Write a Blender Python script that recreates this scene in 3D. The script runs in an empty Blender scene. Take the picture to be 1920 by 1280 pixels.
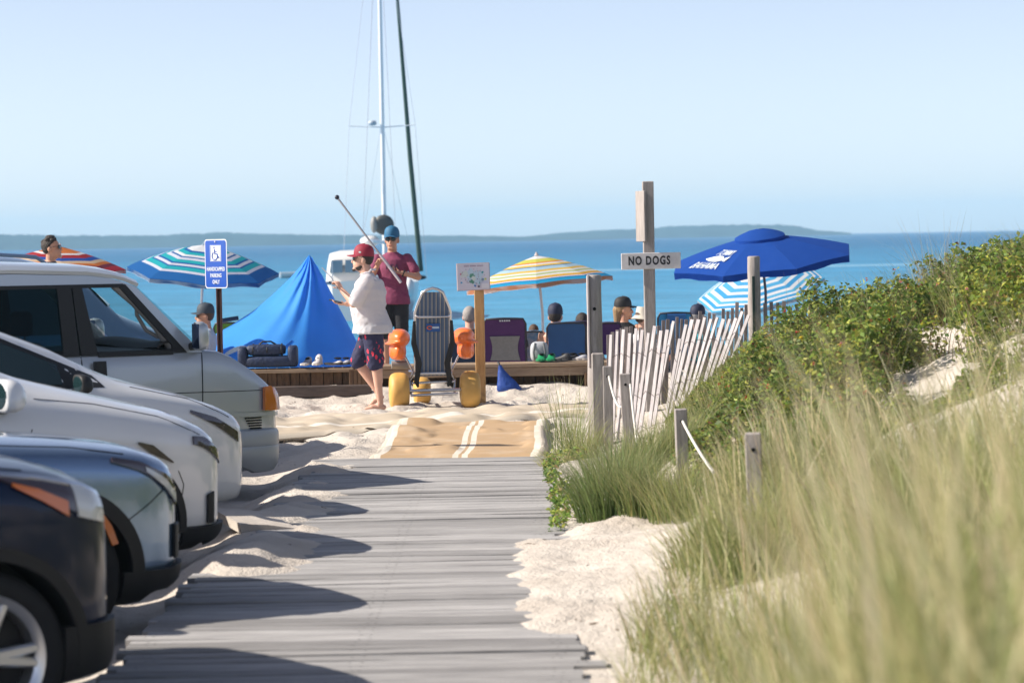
import bpy, bmesh, math, random
import numpy as np
from mathutils import Vector, Matrix
from mathutils.bvhtree import BVHTree
RAD = math.radians
S = bpy.context.scene
COL = S.collection
random.seed(7)
# ------------------------------------------------------------------ camera
CAM_H, FPX, PITCH, ROLL = 2.0, 5333.33, RAD(2.073), RAD(1.05)
_f = Vector((0, math.cos(PITCH), -math.sin(PITCH)))
_u = Vector((0, math.sin(PITCH), math.cos(PITCH)))
_r = Vector((1, 0, 0))
CR = _r*math.cos(ROLL) - _u*math.sin(ROLL)
CU = _u*math.cos(ROLL) + _r*math.sin(ROLL)
cd = bpy.data.cameras.new('Camera')
cam = bpy.data.objects.new('Camera', cd); COL.objects.link(cam)
cd.lens = 100; cd.sensor_width = 36; cd.clip_start = 0.1; cd.clip_end = 20000
M = Matrix((( CR.x, CU.x, -_f.x, 0), (CR.y, CU.y, -_f.y, 0), (CR.z, CU.z, -_f.z, CAM_H), (0, 0, 0, 1)))
cam.matrix_world = M
cd.dof.use_dof = True; cd.dof.focus_distance = 27.5; cd.dof.aperture_fstop = 3.4
S.camera = cam
# ------------------------------------------------------------------ sky, sun, exposure
SUN_EL, SUN_AZ = RAD(36), Vector((-1, -0.06))          # where the sun stands (x, y)
SUN_AZ.normalize()
w = bpy.data.worlds.new('World'); S.world = w; w.use_nodes = True
nt = w.node_tree; bg = nt.nodes['Background']
sky = nt.nodes.new('ShaderNodeTexSky'); sky.sky_type = 'NISHITA'; sky.sun_disc = False
sky.sun_elevation = SUN_EL
sky.sun_rotation = math.atan2(SUN_AZ.x, SUN_AZ.y)
sky.air_density = 0.5; sky.dust_density = 0.5; sky.ozone_density = 1.2; sky.altitude = 0
hsv = nt.nodes.new('ShaderNodeHueSaturation'); hsv.inputs['Saturation'].default_value = 0.76; hsv.inputs['Value'].default_value = 1.0
nt.links.new(sky.outputs[0], hsv.inputs['Color']); tint = nt.nodes.new('ShaderNodeMixRGB'); tint.blend_type = 'MULTIPLY'; tint.inputs[0].default_value = 1; tint.inputs[2].default_value = (1.06, 0.97, 0.93, 1)
nt.links.new(hsv.outputs[0], tint.inputs[1]); nt.links.new(tint.outputs[0], bg.inputs[0]); bg.inputs[1].default_value = 0.115
sd = bpy.data.lights.new('Sun', 'SUN'); sd.energy = 4.7; sd.angle = RAD(0.53); sd.color = (1, 0.91, 0.79)
so = bpy.data.objects.new('Sun', sd); COL.objects.link(so)
_sv = Vector((SUN_AZ.x*math.cos(SUN_EL), SUN_AZ.y*math.cos(SUN_EL), math.sin(SUN_EL)))
so.rotation_euler = _sv.to_track_quat('Z', 'Y').to_euler(); so.location = (-8, 20, 20)
S.view_settings.view_transform = 'Standard'; S.view_settings.look = 'None'
S.view_settings.exposure = 0.78; S.view_settings.gamma = 1.0
S.render.engine = 'CYCLES'; S.cycles.use_denoising = True; S.cycles.max_bounces = 8; S.cycles.volume_bounces = 3
S.cycles.transparent_max_bounces = 16

def W(px, py, D):
    """world point seen at photograph pixel (1920x1280) at distance D along +y"""
    d = _f*FPX + CR*(px-960) + CU*(640-py)
    return Vector((0, 0, CAM_H)) + d*(D/d.y)

# ------------------------------------------------------------------ mesh helpers
class MB:
    def __init__(s): s.v = []; s.f = []; s.m = []; s.uv = {}
    def add(s, vs, fs, mi=0, M=None):
        o = len(s.v)
        for p in vs:
            p = Vector(p)
            s.v.append(M @ p if M is not None else p)
        for q in fs:
            s.f.append(tuple(i+o for i in q)); s.m.append(mi)
        return s
    def box(s, c, size, bev=0.0, mi=0, M=None, seg=1):
        bm = bmesh.new(); bmesh.ops.create_cube(bm, size=1)
        for v in bm.verts: v.co = Vector((v.co.x*size[0], v.co.y*size[1], v.co.z*size[2]))
        if bev: bmesh.ops.bevel(bm, geom=bm.edges[:], offset=bev, segments=seg, affect='EDGES', profile=0.6)
        T = Matrix.Translation(c)
        if M is not None: T = T @ M
        s.add([v.co.copy() for v in bm.verts], [[v.index for v in f.verts] for f in bm.faces], mi, T)
        bm.free(); return s
    def beam(s, a, b, w, h, bev=0.0, mi=0, upv=(0, 0, 1)):
        a, b = Vector(a), Vector(b); z = (b-a); L = z.length; z.normalize()
        x = z.cross(Vector(upv)); 
        if x.length < 1e-4: x = z.cross(Vector((0, 1, 0)))
        x.normalize(); y = z.cross(x)
        Mr = Matrix((x, y, z)).transposed().to_4x4()
        return s.box((a+b)/2, (w, h, L), bev, mi, Mr)
    def tube(s, pts, r, n=8, mi=0, caps=True, closed=False, flat=1.0):
        pts = [Vector(p) for p in pts]; N = len(pts)
        rs = r if isinstance(r, (list, tuple)) else [r]*N
        rings = []; prev = None
        for i, p in enumerate(pts):
            if closed: t = pts[(i+1) % N]-pts[i-1]
            else: t = pts[min(i+1, N-1)]-pts[max(i-1, 0)]
            if t.length < 1e-9: t = Vector((0, 0, 1))
            t.normalize()
            if prev is None:
                a = Vector((0, 0, 1)) if abs(t.z) < 0.9 else Vector((0, 1, 0))
                x = t.cross(a).normalized()
            else:
                x = prev - t*prev.dot(t)
                if x.length < 1e-6: x = t.orthogonal()
                x.normalize()
            prev = x; y = t.cross(x)
            rings.append([p + x*math.cos(6.28318*k/n)*rs[i] + y*math.sin(6.28318*k/n)*rs[i]*flat for k in range(n)])
        vs = [q for ring in rings for q in ring]; fs = []
        for i in range(N if closed else N-1):
            j = (i+1) % N
            for k in range(n):
                fs.append((i*n+k, i*n+(k+1) % n, j*n+(k+1) % n, j*n+k))
        if caps and not closed:
            fs.append(tuple(range(n))[::-1]); fs.append(tuple((N-1)*n+k for k in range(n)))
        return s.add(vs, fs, mi)
    def cap(s, a, b, r0, r1, n=12, mi=0, flat=1.0):
        """tapered capsule from a to b"""
        a, b = Vector(a), Vector(b); d = b-a; L = max(d.length, 1e-6); d = d/L
        pts = []; rs = []
        for t in (90, 65, 40, 18): pts.append(a-d*r0*math.sin(RAD(t))); rs.append(max(r0*math.cos(RAD(t)), r0*.05))
        pts.append(a); rs.append(r0); pts.append((a+b)/2); rs.append((r0+r1)/2); pts.append(b); rs.append(r1)
        for t in (18, 40, 65, 90): pts.append(b+d*r1*math.sin(RAD(t))); rs.append(max(r1*math.cos(RAD(t)), r1*.05))
        return s.tube(pts, rs, n, mi, True, False, flat)
    def lathe(s, prof, n=20, M=None, mi=0):
        vs = []; fs = []
        for r, z in prof:
            for k in range(n): vs.append((r*math.cos(6.28318*k/n), r*math.sin(6.28318*k/n), z))
        for i in range(len(prof)-1):
            for k in range(n): fs.append((i*n+k, i*n+(k+1) % n, (i+1)*n+(k+1) % n, (i+1)*n+k))
        loop = prof[0] == prof[-1]
        if prof[0][0] > 1e-5 and not loop: fs.append(tuple(range(n))[::-1])
        if prof[-1][0] > 1e-5 and not loop: fs.append(tuple((len(prof)-1)*n+k for k in range(n)))
        return s.add(vs, fs, mi, M)
    def ell(s, c, rad, nu=16, nv=10, M=None, mi=0):
        T = Matrix.Translation(c)
        if M is not None: T = T @ M
        T = T @ Matrix.Diagonal((rad[0], rad[1], rad[2], 1))
        prof = [(max(math.cos(RAD(-90+180*i/nv)), 1e-4), math.sin(RAD(-90+180*i/nv))) for i in range(nv+1)]
        return s.lathe(prof, nu, T, mi)
    def grid(s, P, mi=0, cu=False, cv=False, flip=False):
        nu, nv = len(P), len(P[0]); fs = []
        for i in range(nu if cu else nu-1):
            for j in range(nv if cv else nv-1):
                a, b, c, d = i*nv+j, ((i+1) % nu)*nv+j, ((i+1) % nu)*nv+(j+1) % nv, i*nv+(j+1) % nv
                fs.append((a, d, c, b) if flip else (a, b, c, d))
        return s.add([p for row in P for p in row], fs, mi)
    def prism(s, poly, y0, y1, mi=0, M=None):
        """polygon in x,z extruded in y"""
        n = len(poly)
        vs = [(x, y0, z) for x, z in poly]+[(x, y1, z) for x, z in poly]
        fs = [tuple(range(n)), tuple(range(2*n-1, n-1, -1))]
        for k in range(n): fs.append((k, k+n, (k+1) % n+n, (k+1) % n))
        return s.add(vs, fs, mi, M)
    def sheet(s, P, th, mi=0):
        """closed slab: grid of points P and its copy pushed along -normal by th"""
        nu, nv = len(P), len(P[0])
        P = [[Vector(p) for p in row] for row in P]
        Q = []
        for i in range(nu):
            row = []
            for j in range(nv):
                a = P[min(i+1, nu-1)][j]-P[max(i-1, 0)][j]; b = P[i][min(j+1, nv-1)]-P[i][max(j-1, 0)]
                nn = a.cross(b)
                if nn.length > 1e-9: nn.normalize()
                row.append(P[i][j]-nn*th)
            Q.append(row)
        o = nu*nv; fs = []
        for i in range(nu-1):
            for j in range(nv-1):
                a, b, c, d = i*nv+j, (i+1)*nv+j, (i+1)*nv+j+1, i*nv+j+1
                fs.append((a, b, c, d)); fs.append((o+a, o+d, o+c, o+b))
        for i in range(nu-1):
            for j, fl in ((0, 0), (nv-1, 1)):
                a, b = i*nv+j, (i+1)*nv+j
                fs.append((a, a+o, b+o, b) if not fl else (a, b, b+o, a+o))
        for j in range(nv-1):
            for i, fl in ((0, 1), (nu-1, 0)):
                a, b = i*nv+j, i*nv+j+1
                fs.append((a, a+o, b+o, b) if not fl else (a, b, b+o, a+o))
        return s.add([p for r in P for p in r]+[p for r in Q for p in r], fs, mi)
    def mesh(s, name, smooth=None):
        me = bpy.data.meshes.new(name)
        me.from_pydata([tuple(p) for p in s.v], [], s.f)
        me.polygons.foreach_set('material_index', s.m)
        if smooth is not None:
            me.polygons.foreach_set('use_smooth', [True]*len(s.f))
            if smooth < 180: me.set_sharp_from_angle(angle=RAD(smooth))
        me.update(); return me
    def build(s, name, mat, parent=None, smooth=40):
        return link(name, s.mesh(name, smooth), mat, parent)

def link(name, me, mat, parent=None):
    o = bpy.data.objects.new(name, me); COL.objects.link(o)
    for m in (mat if isinstance(mat, (list, tuple)) else [mat]):
        me.materials.append(m)
    if parent is not None: o.parent = parent
    return o
def tag(o, label=None, cat=None, group=None, kind=None):
    if label: o['label'] = label
    if cat: o['category'] = cat
    if group: o['group'] = group
    if kind: o['kind'] = kind
    return o
def thing(name, label, cat, loc=(0, 0, 0), rz=0, group=None, rot=None):
    o = bpy.data.objects.new(name, None); COL.objects.link(o)
    o.location = loc; o.rotation_euler = rot if rot else (0, 0, rz); o.empty_display_size = 0.2
    return tag(o, label, cat, group)
def copy_tree(o, parent=None, pl=None):
    c = o.copy(); COL.objects.link(c)
    if parent is not None: c.parent = parent
    for ch in list(o.children): copy_tree(ch, c)
    return c
def evaluated(me, mods):
    o = bpy.data.objects.new('tmp', me); COL.objects.link(o)
    for typ, kw in mods:
        m = o.modifiers.new('m', typ)
        for k, v in kw.items(): setattr(m, k, v)
    dg = bpy.context.evaluated_depsgraph_get()
    out = bpy.data.meshes.new_from_object(o.evaluated_get(dg), depsgraph=dg)
    bpy.data.objects.remove(o); return out
def text_mb(mb, txt, size, M, mi=0, depth=0.002, bold=0.0, space=1.0, align='CENTER'):
    c = bpy.data.curves.new('t', 'FONT'); c.body = txt; c.size = size; c.extrude = depth; c.offset = bold
    c.align_x = align; c.align_y = 'CENTER'; c.space_character = space; c.resolution_u = 3
    o = bpy.data.objects.new('t', c); COL.objects.link(o)
    dg = bpy.context.evaluated_depsgraph_get()
    me = bpy.data.meshes.new_from_object(o.evaluated_get(dg), depsgraph=dg)
    mb.add([v.co.copy() for v in me.vertices], [tuple(p.vertices) for p in me.polygons], mi, M)
    bpy.data.objects.remove(o); bpy.data.meshes.remove(me); bpy.data.curves.remove(c)
FACE_CAM = Matrix.Rotation(RAD(90), 4, 'X')      # text plane xy -> xz facing -y

# ------------------------------------------------------------------ materials
MATS = {}
def mat(name, col, rough=0.6, metal=0.0, spec=0.5, var=0.0, vscale=5.0, stretch=(1, 1, 1), col2=None, bump=0.0, bscale=40.0,
        coat=0.0, trans=0.0, sheen=0.0, sss=0.0, detail=4.0, trl=0.0):
    if name in MATS: return MATS[name]
    m = bpy.data.materials.new(name); MATS[name] = m; m.use_nodes = True
    n = m.node_tree.nodes; L = m.node_tree.links; b = n['Principled BSDF']
    b.inputs['Base Color'].default_value = (*col, 1); b.inputs['Roughness'].default_value = rough
    b.inputs['Metallic'].default_value = metal; b.inputs['Specular IOR Level'].default_value = spec
    b.inputs['Coat Weight'].default_value = coat; b.inputs['Coat Roughness'].default_value = 0.03
    b.inputs['Transmission Weight'].default_value = trans; b.inputs['Sheen Weight'].default_value = sheen
    if sss:
        b.inputs['Subsurface Weight'].default_value = sss; b.inputs['Subsurface Radius'].default_value = (0.012, 0.005, 0.003)
        b.inputs['Subsurface Scale'].default_value = 1.0
    if var or bump:
        tc = n.new('ShaderNodeTexCoord'); mp = n.new('ShaderNodeMapping'); mp.inputs['Scale'].default_value = stretch
        L.new(tc.outputs['Object'], mp.inputs[0])
    if var or col2:
        nz = n.new('ShaderNodeTexNoise'); nz.inputs['Scale'].default_value = vscale; nz.inputs['Detail'].default_value = detail
        L.new(mp.outputs[0], nz.inputs['Vector'])
        rp = n.new('ShaderNodeValToRGB'); rp.color_ramp.elements[0].position = 0.3; rp.color_ramp.elements[1].position = 0.7
        c2 = col2 if col2 else tuple(c*(1-var) for c in col)
        c1 = col if col2 else tuple(min(1, c*(1+var*.6)) for c in col)
        rp.color_ramp.elements[0].color = (*c2, 1); rp.color_ramp.elements[1].color = (*c1, 1)
        L.new(nz.outputs[0], rp.inputs[0]); L.new(rp.outputs[0], b.inputs['Base Color'])
        m['ramp'] = 1
    if bump:
        nb = n.new('ShaderNodeTexNoise'); nb.inputs['Scale'].default_value = bscale; nb.inputs['Detail'].default_value = 5
        L.new(mp.outputs[0], nb.inputs['Vector'])
        bp = n.new('ShaderNodeBump'); bp.inputs['Strength'].default_value = bump; bp.inputs['Distance'].default_value = 0.02
        L.new(nb.outputs[0], bp.inputs['Height']); L.new(bp.outputs[0], b.inputs['Normal'])
    if trl:
        tr = n.new('ShaderNodeBsdfTranslucent'); mx = n.new('ShaderNodeMixShader'); mx.inputs[0].default_value = trl
        src = b.inputs['Base Color']
        if src.is_linked: L.new(src.links[0].from_socket, tr.inputs[0])
        else: tr.inputs[0].default_value = (*col, 1)
        L.new(b.outputs[0], mx.inputs[1]); L.new(tr.outputs[0], mx.inputs[2]); L.new(mx.outputs[0], n['Material Output'].inputs[0])
    return m
def glass(name, col, mix=0.5, rough=0.02):
    """tinted pane: part see-through, part mirror"""
    if name in MATS: return MATS[name]
    m = bpy.data.materials.new(name); MATS[name] = m; m.use_nodes = True
    n = m.node_tree.nodes; L = m.node_tree.links; b = n['Principled BSDF']
    b.inputs['Base Color'].default_value = (0.01, 0.015, 0.02, 1); b.inputs['Roughness'].default_value = rough
    t = n.new('ShaderNodeBsdfTransparent'); t.inputs[0].default_value = (*col, 1)
    mx = n.new('ShaderNodeMixShader'); mx.inputs[0].default_value = mix
    L.new(t.outputs[0], mx.inputs[1]); L.new(b.outputs[0], mx.inputs[2]); L.new(mx.outputs[0], n['Material Output'].inputs[0])
    return m
def smooth01(t): t = np.clip(t, 0, 1); return t*t*(3-2*t)
_rng = np.random.RandomState(3); _lat = _rng.rand(64, 64)
def vn(x, y):
    xi = np.floor(x).astype(int); yi = np.floor(y).astype(int); fx = x-xi; fy = y-yi
    fx = fx*fx*(3-2*fx); fy = fy*fy*(3-2*fy)
    g = lambda a, b: _lat[a % 64, b % 64]
    return (g(xi, yi)*(1-fx)+g(xi+1, yi)*fx)*(1-fy)+(g(xi, yi+1)*(1-fx)+g(xi+1, yi+1)*fx)*fy - 0.5
# ------------------------------------------------------------------ the ground
SEA = -0.35
def gz(x, y, detail=True):
    x = np.asarray(x, float); y = np.asarray(y, float)
    z = np.zeros(np.broadcast(x, y).shape)
    z = z - 0.11*smooth01((-1.75-x)/0.45)*(1-smooth01((y-25.5)/2.5))          # parking lot a little lower
    z = z + 0.10*smooth01((y-26)/5.5) + 0.14*smooth01((y-33.1)/0.8) + 0.04*smooth01((y-34.4)/1.0)
    z = z - 1.35*smooth01((y-37.6)/5.5)
    z = z - 1.5*smooth01((y-44)/20)
    sp = 0.25*np.log1p(np.exp(np.clip((x-0.95)/0.25, -40, 40)))
    d = 0.47*sp; d = 1.9*np.tanh(d/1.9)
    d = d*(1-smooth01((y-26.0)/5.5))*smooth01((y-2)/4)
    z = z + d
    z = z + 1.05*smooth01((x/np.maximum(y, 1)-.045)/.085)*smooth01((7.6-y)/2.4)*smooth01((y-1.2)/1.2)
    if detail:
        beach = smooth01((y-25)/2)*(1-smooth01((y-40)/3))
        z = z + beach*(0.075*vn(x*1.9, y*1.5)+0.085*vn(x*4.6+7, y*3.6)+0.04*vn(x*9+1, y*7))
        z = z + smooth01((x-0.6)/0.8)*(0.28*vn(x*0.9+3, y*0.7)+0.06*vn(x*4, y*4))
        lot = smooth01((-1.2-x)/0.4)*(1-smooth01((y-25)/2))
        z = z + lot*(0.05*vn(x*2.3+1, y*2.0+5)+0.02*vn(x*7, y*7))
        # drifts lying over the edges of the boardwalk
        m1 = smooth01(1-np.abs(x+1.72)/0.66)*smooth01((y-16.4)/1.0)*smooth01((26.2-y)/1.5)
        z = z + m1*(0.05+0.11*vn(x*1.3+9, y*1.35+2)+0.07*vn(x*5, y*4.5)+.045*vn(x*11, y*9))
        m2 = smooth01((x+0.16+0.22*vn(y*1.7, y*0+4.5))/0.35)*smooth01((y-13.6)/1.0)*smooth01((18.8-y)/0.6)
        z = z + m2*(0.055+0.05*vn(x*3+2, y*3)+0.03*vn(x*8, y*8))
        m3 = smooth01((x-0.22)/0.3)*smooth01((y-18)/1)*smooth01((27-y)/2)
        z = z + m3*(0.05+0.06*vn(x*4, y*3))
    return z
def G(x, y): return float(gz(x, y))
def nonuni(lo, a, b, hi, fine, coarse_n):
    l = list(a-(a-lo)*(np.linspace(1, 0, coarse_n, endpoint=False)**2)) if lo < a else []
    m = list(np.arange(a, b, fine)); r = list(b+(hi-b)*(np.linspace(0, 1, coarse_n)**2))
    return np.array(l+m+r)
xs = nonuni(-60, -4.2, 6.2, 60, 0.065, 14); ys = nonuni(-3, 9, 38, 64, 0.065, 16)
X, Y = np.meshgrid(xs, ys); Z = gz(X, Y)
Z = np.where(X < -4.2, np.minimum(Z, 0.35), Z)
nx, ny = len(xs), len(ys)
co = np.stack([X, Y, Z], -1).reshape(-1, 3)
I = np.arange(nx*ny).reshape(ny, nx)
fa = np.stack([I[:-1, :-1], I[:-1, 1:], I[1:, 1:], I[1:, :-1]], -1).reshape(-1, 4)
def np_mesh(name, co, fa, smooth=True):
    me = bpy.data.meshes.new(name); k = fa.shape[1]
    me.vertices.add(len(co)); me.vertices.foreach_set('co', np.asarray(co, np.float32).ravel())
    me.loops.add(fa.size); me.loops.foreach_set('vertex_index', fa.astype(np.int32).ravel())
    me.polygons.add(len(fa)); me.polygons.foreach_set('loop_start', np.arange(0, fa.size, k, dtype=np.int32))
    me.polygons.foreach_set('loop_total', np.full(len(fa), k, np.int32))
    if smooth: me.polygons.foreach_set('use_smooth', np.ones(len(fa), bool))
    me.update(calc_edges=True); return me
def sand_material():
    m = bpy.data.materials.new('beach_sand'); m.use_nodes = True
    n = m.node_tree.nodes; L = m.node_tree.links; b = n['Principled BSDF']; b.inputs['Roughness'].default_value = 0.9
    b.inputs['Specular IOR Level'].default_value = 0.15
    tc = n.new('ShaderNodeTexCoord')
    def noise(sc, det=5, st=(1, 1, 1)):
        mp = n.new('ShaderNodeMapping'); mp.inputs['Scale'].default_value = st; L.new(tc.outputs['Object'], mp.inputs[0])
        q = n.new('ShaderNodeTexNoise'); q.inputs['Scale'].default_value = sc; q.inputs['Detail'].default_value = det
        L.new(mp.outputs[0], q.inputs['Vector']); return q.outputs[0]
    r = n.new('ShaderNodeValToRGB'); e = r.color_ramp.elements
    e[0].position = .3; e[0].color = (.46, .41, .36, 1); e[1].position = .7; e[1].color = (.60, .555, .50, 1)
    L.new(noise(1.3, 8), r.inputs[0])
    # dark flecks of weed and twig
    r2 = n.new('ShaderNodeValToRGB'); e = r2.color_ramp.elements
    e[0].position = .695; e[0].color = (0, 0, 0, 1); e[1].position = .72; e[1].color = (1, 1, 1, 1)
    L.new(noise(13, 3, (1, .6, 1)), r2.inputs[0])
    mx = n.new('ShaderNodeMixRGB'); L.new(r2.outputs[0], mx.inputs[0]); L.new(r.outputs[0], mx.inputs[1]); mx.inputs[2].default_value = (.13, .10, .075, 1)
    # grey gravelly hard ground of the parking lot
    sp = n.new('ShaderNodeSeparateXYZ'); L.new(tc.outputs['Object'], sp.inputs[0])
    mr = n.new('ShaderNodeMapRange'); mr.inputs[1].default_value = -2.2; mr.inputs[2].default_value = -3.2; L.new(sp.outputs[0], mr.inputs[0])
    my = n.new('ShaderNodeMapRange'); my.inputs[1].default_value = 27; my.inputs[2].default_value = 25; L.new(sp.outputs[1], my.inputs[0])
    mm = n.new('ShaderNodeMath'); mm.operation = 'MULTIPLY'; L.new(mr.outputs[0], mm.inputs[0]); L.new(my.outputs[0], mm.inputs[1])
    mx2 = n.new('ShaderNodeMixRGB'); L.new(mm.outputs[0], mx2.inputs[0]); L.new(mx.outputs[0], mx2.inputs[1])
    r3 = n.new('ShaderNodeValToRGB'); r3.color_ramp.elements[0].color = (.16, .15, .14, 1); r3.color_ramp.elements[1].color = (.34, .31, .27, 1)
    L.new(noise(6), r3.inputs[0]); L.new(r3.outputs[0], mx2.inputs[2]); L.new(mx2.outputs[0], b.inputs['Base Color'])
    ad = n.new('ShaderNodeMath'); L.new(noise(9, 6), ad.inputs[0]); 
    q = n.new('ShaderNodeMath'); q.operation = 'MULTIPLY'; q.inputs[1].default_value = .35; L.new(noise(60, 3), q.inputs[0]); L.new(q.outputs[0], ad.inputs[1])
    bp = n.new('ShaderNodeBump'); bp.inputs['Strength'].default_value = .75; bp.inputs['Distance'].default_value = .045
    L.new(ad.outputs[0], bp.inputs['Height']); L.new(bp.outputs[0], b.inputs['Normal'])
    return m
SAND = sand_material()
ground = link('sand_ground', np_mesh('sand_ground', co, fa), SAND); tag(ground, kind='structure')

# ------------------------------------------------------------------ sea
def sea_material():
    m = bpy.data.materials.new('sea_water'); m.use_nodes = True
    n = m.node_tree.nodes; L = m.node_tree.links; b = n['Principled BSDF']
    b.inputs['Roughness'].default_value = .25; b.inputs['IOR'].default_value = 1.33; b.inputs['Specular IOR Level'].default_value = .012
    tc = n.new('ShaderNodeTexCoord'); sp = n.new('ShaderNodeSeparateXYZ'); L.new(tc.outputs['Object'], sp.inputs[0])
    lg = n.new('ShaderNodeMath'); lg.operation = 'LOGARITHM'; lg.inputs[1].default_value = 10; L.new(sp.outputs[1], lg.inputs[0])
    mr = n.new('ShaderNodeMapRange'); mr.inputs[1].default_value = 1.6; mr.inputs[2].default_value = 3.5; L.new(lg.outputs[0], mr.inputs[0])
    r = n.new('ShaderNodeValToRGB'); e = r.color_ramp.elements  # sky reflection is put into this colour; the surface itself barely mirrors
    e[0].position = 0; e[0].color = (.088, .31, .475, 1); e[1].position = 1; e[1].color = (.002, .075, .20, 1)
    k = e.new(.34); k.color = (.032, .215, .39, 1); k = e.new(.6); k.color = (.005, .115, .255, 1)
    L.new(mr.outputs[0], r.inputs[0])
    # light and dark of the ripples put into the colour, wide across, short in depth
    mp = n.new('ShaderNodeMapping'); mp.inputs['Scale'].default_value = (.012, .035, 1); L.new(tc.outputs['Object'], mp.inputs[0])
    nz = n.new('ShaderNodeTexNoise'); nz.inputs['Scale'].default_value = 2.2; nz.inputs['Detail'].default_value = 7; nz.inputs['Roughness'].default_value = .65; L.new(mp.outputs[0], nz.inputs['Vector'])
    hs = n.new('ShaderNodeHueSaturation'); L.new(r.outputs[0], hs.inputs['Color'])
    mv = n.new('ShaderNodeMapRange'); mv.inputs[1].default_value = .3; mv.inputs[2].default_value = .7; mv.inputs[3].default_value = .66; mv.inputs[4].default_value = 1.34
    mp2 = n.new('ShaderNodeMapping'); mp2.inputs['Scale'].default_value = (.14, .55, 1); L.new(tc.outputs['Object'], mp2.inputs[0])
    nz2 = n.new('ShaderNodeTexNoise'); nz2.inputs['Scale'].default_value = 1.6; nz2.inputs['Detail'].default_value = 6; L.new(mp2.outputs[0], nz2.inputs['Vector'])
    av = n.new('ShaderNodeMath'); av.operation = 'MULTIPLY_ADD'; L.new(nz2.outputs[0], av.inputs[0]); av.inputs[1].default_value = .55
    hf = n.new('ShaderNodeMath'); hf.operation = 'MULTIPLY'; hf.inputs[1].default_value = .45; L.new(nz.outputs[0], hf.inputs[0]); L.new(hf.outputs[0], av.inputs[2]); L.new(av.outputs[0], mv.inputs[0]); L.new(mv.outputs[0], hs.inputs['Value'])
    # pale wake line some two hundred metres out
    d = n.new('ShaderNodeMath'); d.operation = 'SUBTRACT'; L.new(sp.outputs[1], d.inputs[0]); d.inputs[1].default_value = 201
    a = n.new('ShaderNodeMath'); a.operation = 'ABSOLUTE'; L.new(d.outputs[0], a.inputs[0])
    wk = n.new('ShaderNodeMapRange'); wk.inputs[1].default_value = 7; wk.inputs[2].default_value = 2; L.new(a.outputs[0], wk.inputs[0])
    wx = n.new('ShaderNodeMapRange'); wx.inputs[1].default_value = -2; wx.inputs[2].default_value = 8; L.new(sp.outputs[0], wx.inputs[0])
    ww = n.new('ShaderNodeMath'); ww.operation = 'MULTIPLY'; L.new(wk.outputs[0], ww.inputs[0]); L.new(wx.outputs[0], ww.inputs[1])
    w2 = n.new('ShaderNodeMath'); w2.operation = 'MULTIPLY'; L.new(ww.outputs[0], w2.inputs[0]); w2.inputs[1].default_value = .55
    mx = n.new('ShaderNodeMixRGB'); L.new(w2.outputs[0], mx.inputs[0]); L.new(hs.outputs[0], mx.inputs[1]); mx.inputs[2].default_value = (.30, .50, .62, 1)
    L.new(mx.outputs[0], b.inputs['Base Color'])
    def nb(sc, st):
        mq = n.new('ShaderNodeMapping'); mq.inputs['Scale'].default_value = st; L.new(tc.outputs['Object'], mq.inputs[0])
        q = n.new('ShaderNodeTexNoise'); q.inputs['Scale'].default_value = sc; q.inputs['Detail'].default_value = 6; L.new(mq.outputs[0], q.inputs['Vector']); return q.outputs[0]
    ad = n.new('ShaderNodeMath'); L.new(nb(1.1, (.5, 1, 1)), ad.inputs[0]); L.new(nb(.22, (.5, 1, 1)), ad.inputs[1])
    bp = n.new('ShaderNodeBump'); bp.inputs['Strength'].default_value = .8; bp.inputs['Distance'].default_value = .55
    L.new(ad.outputs[0], bp.inputs['Height']); L.new(bp.outputs[0], b.inputs['Normal'])
    return m
yy = np.concatenate([np.linspace(38, 300, 60), np.geomspace(310, 5000, 40)]); 
xx = np.concatenate([-np.geomspace(20, 3000, 20)[::-1], np.linspace(-18, 18, 25), np.geomspace(20, 3000, 20)])
XX, YY = np.meshgrid(xx, yy)
co = np.stack([XX, YY, np.full_like(XX, SEA)], -1).reshape(-1, 3); I = np.arange(XX.size).reshape(XX.shape)
fa = np.stack([I[:-1, :-1], I[:-1, 1:], I[1:, 1:], I[1:, :-1]], -1).reshape(-1, 4)
sea = link('water', np_mesh('water', co, fa), sea_material()); tag(sea, kind='structure')

# ------------------------------------------------------------------ far shore (low wooded land across the sound)
def far_land(name, prof, D, th, m):
    """prof: (px, py_top) outline points at distance D; a ridge with real depth"""
    P = []; pxs = np.arange(prof[0][0], prof[-1][0]+1, 6.0)
    tops = np.interp(pxs, [p[0] for p in prof], [p[1] for p in prof])
    base = SEA-.5
    for px, py in zip(pxs, tops):
        t = W(px, py, D); h = max(t.z-base, .6)*(1+.10*float(vn(px*.09, 1.5))+.09*float(vn(px*.31, 7.5))+.05*float(vn(px*.9, 3.5)))
        row = []
        for k in range(9):
            u = k/8.0; f = math.sin(math.pi*min(1, u*1.0))**.55 if 0 < u < 1 else 0
            row.append(Vector((t.x*(1+u*th/D), D+u*th, base+h*f)))
        P.append(row)
    o = MB().grid(P).build(name, m, None, 60); return tag(o, kind='structure')
LAND = mat('far_woodland', (.028, .06, .07), .95, var=.45, vscale=.02, spec=.1)
LAND2 = mat('far_bluff', (.05, .08, .10), .95, var=.3, vscale=.01, spec=.1)
far_land('far_hills', [(-900, 440), (-200, 438), (0, 437), (120, 441), (300, 440), (420, 434), (560, 439), (700, 440), (860, 441), (960, 443), (1060, 445), (1160, 447)], 2400, 260, LAND)
far_land('far_hills', [(960, 446), (1040, 437), (1110, 432), (1160, 429), (1210, 428), (1260, 423), (1330, 421), (1400, 420), (1460, 420), (1500, 424), (1530, 431), (1600, 437)], 2700, 260, LAND)

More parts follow.
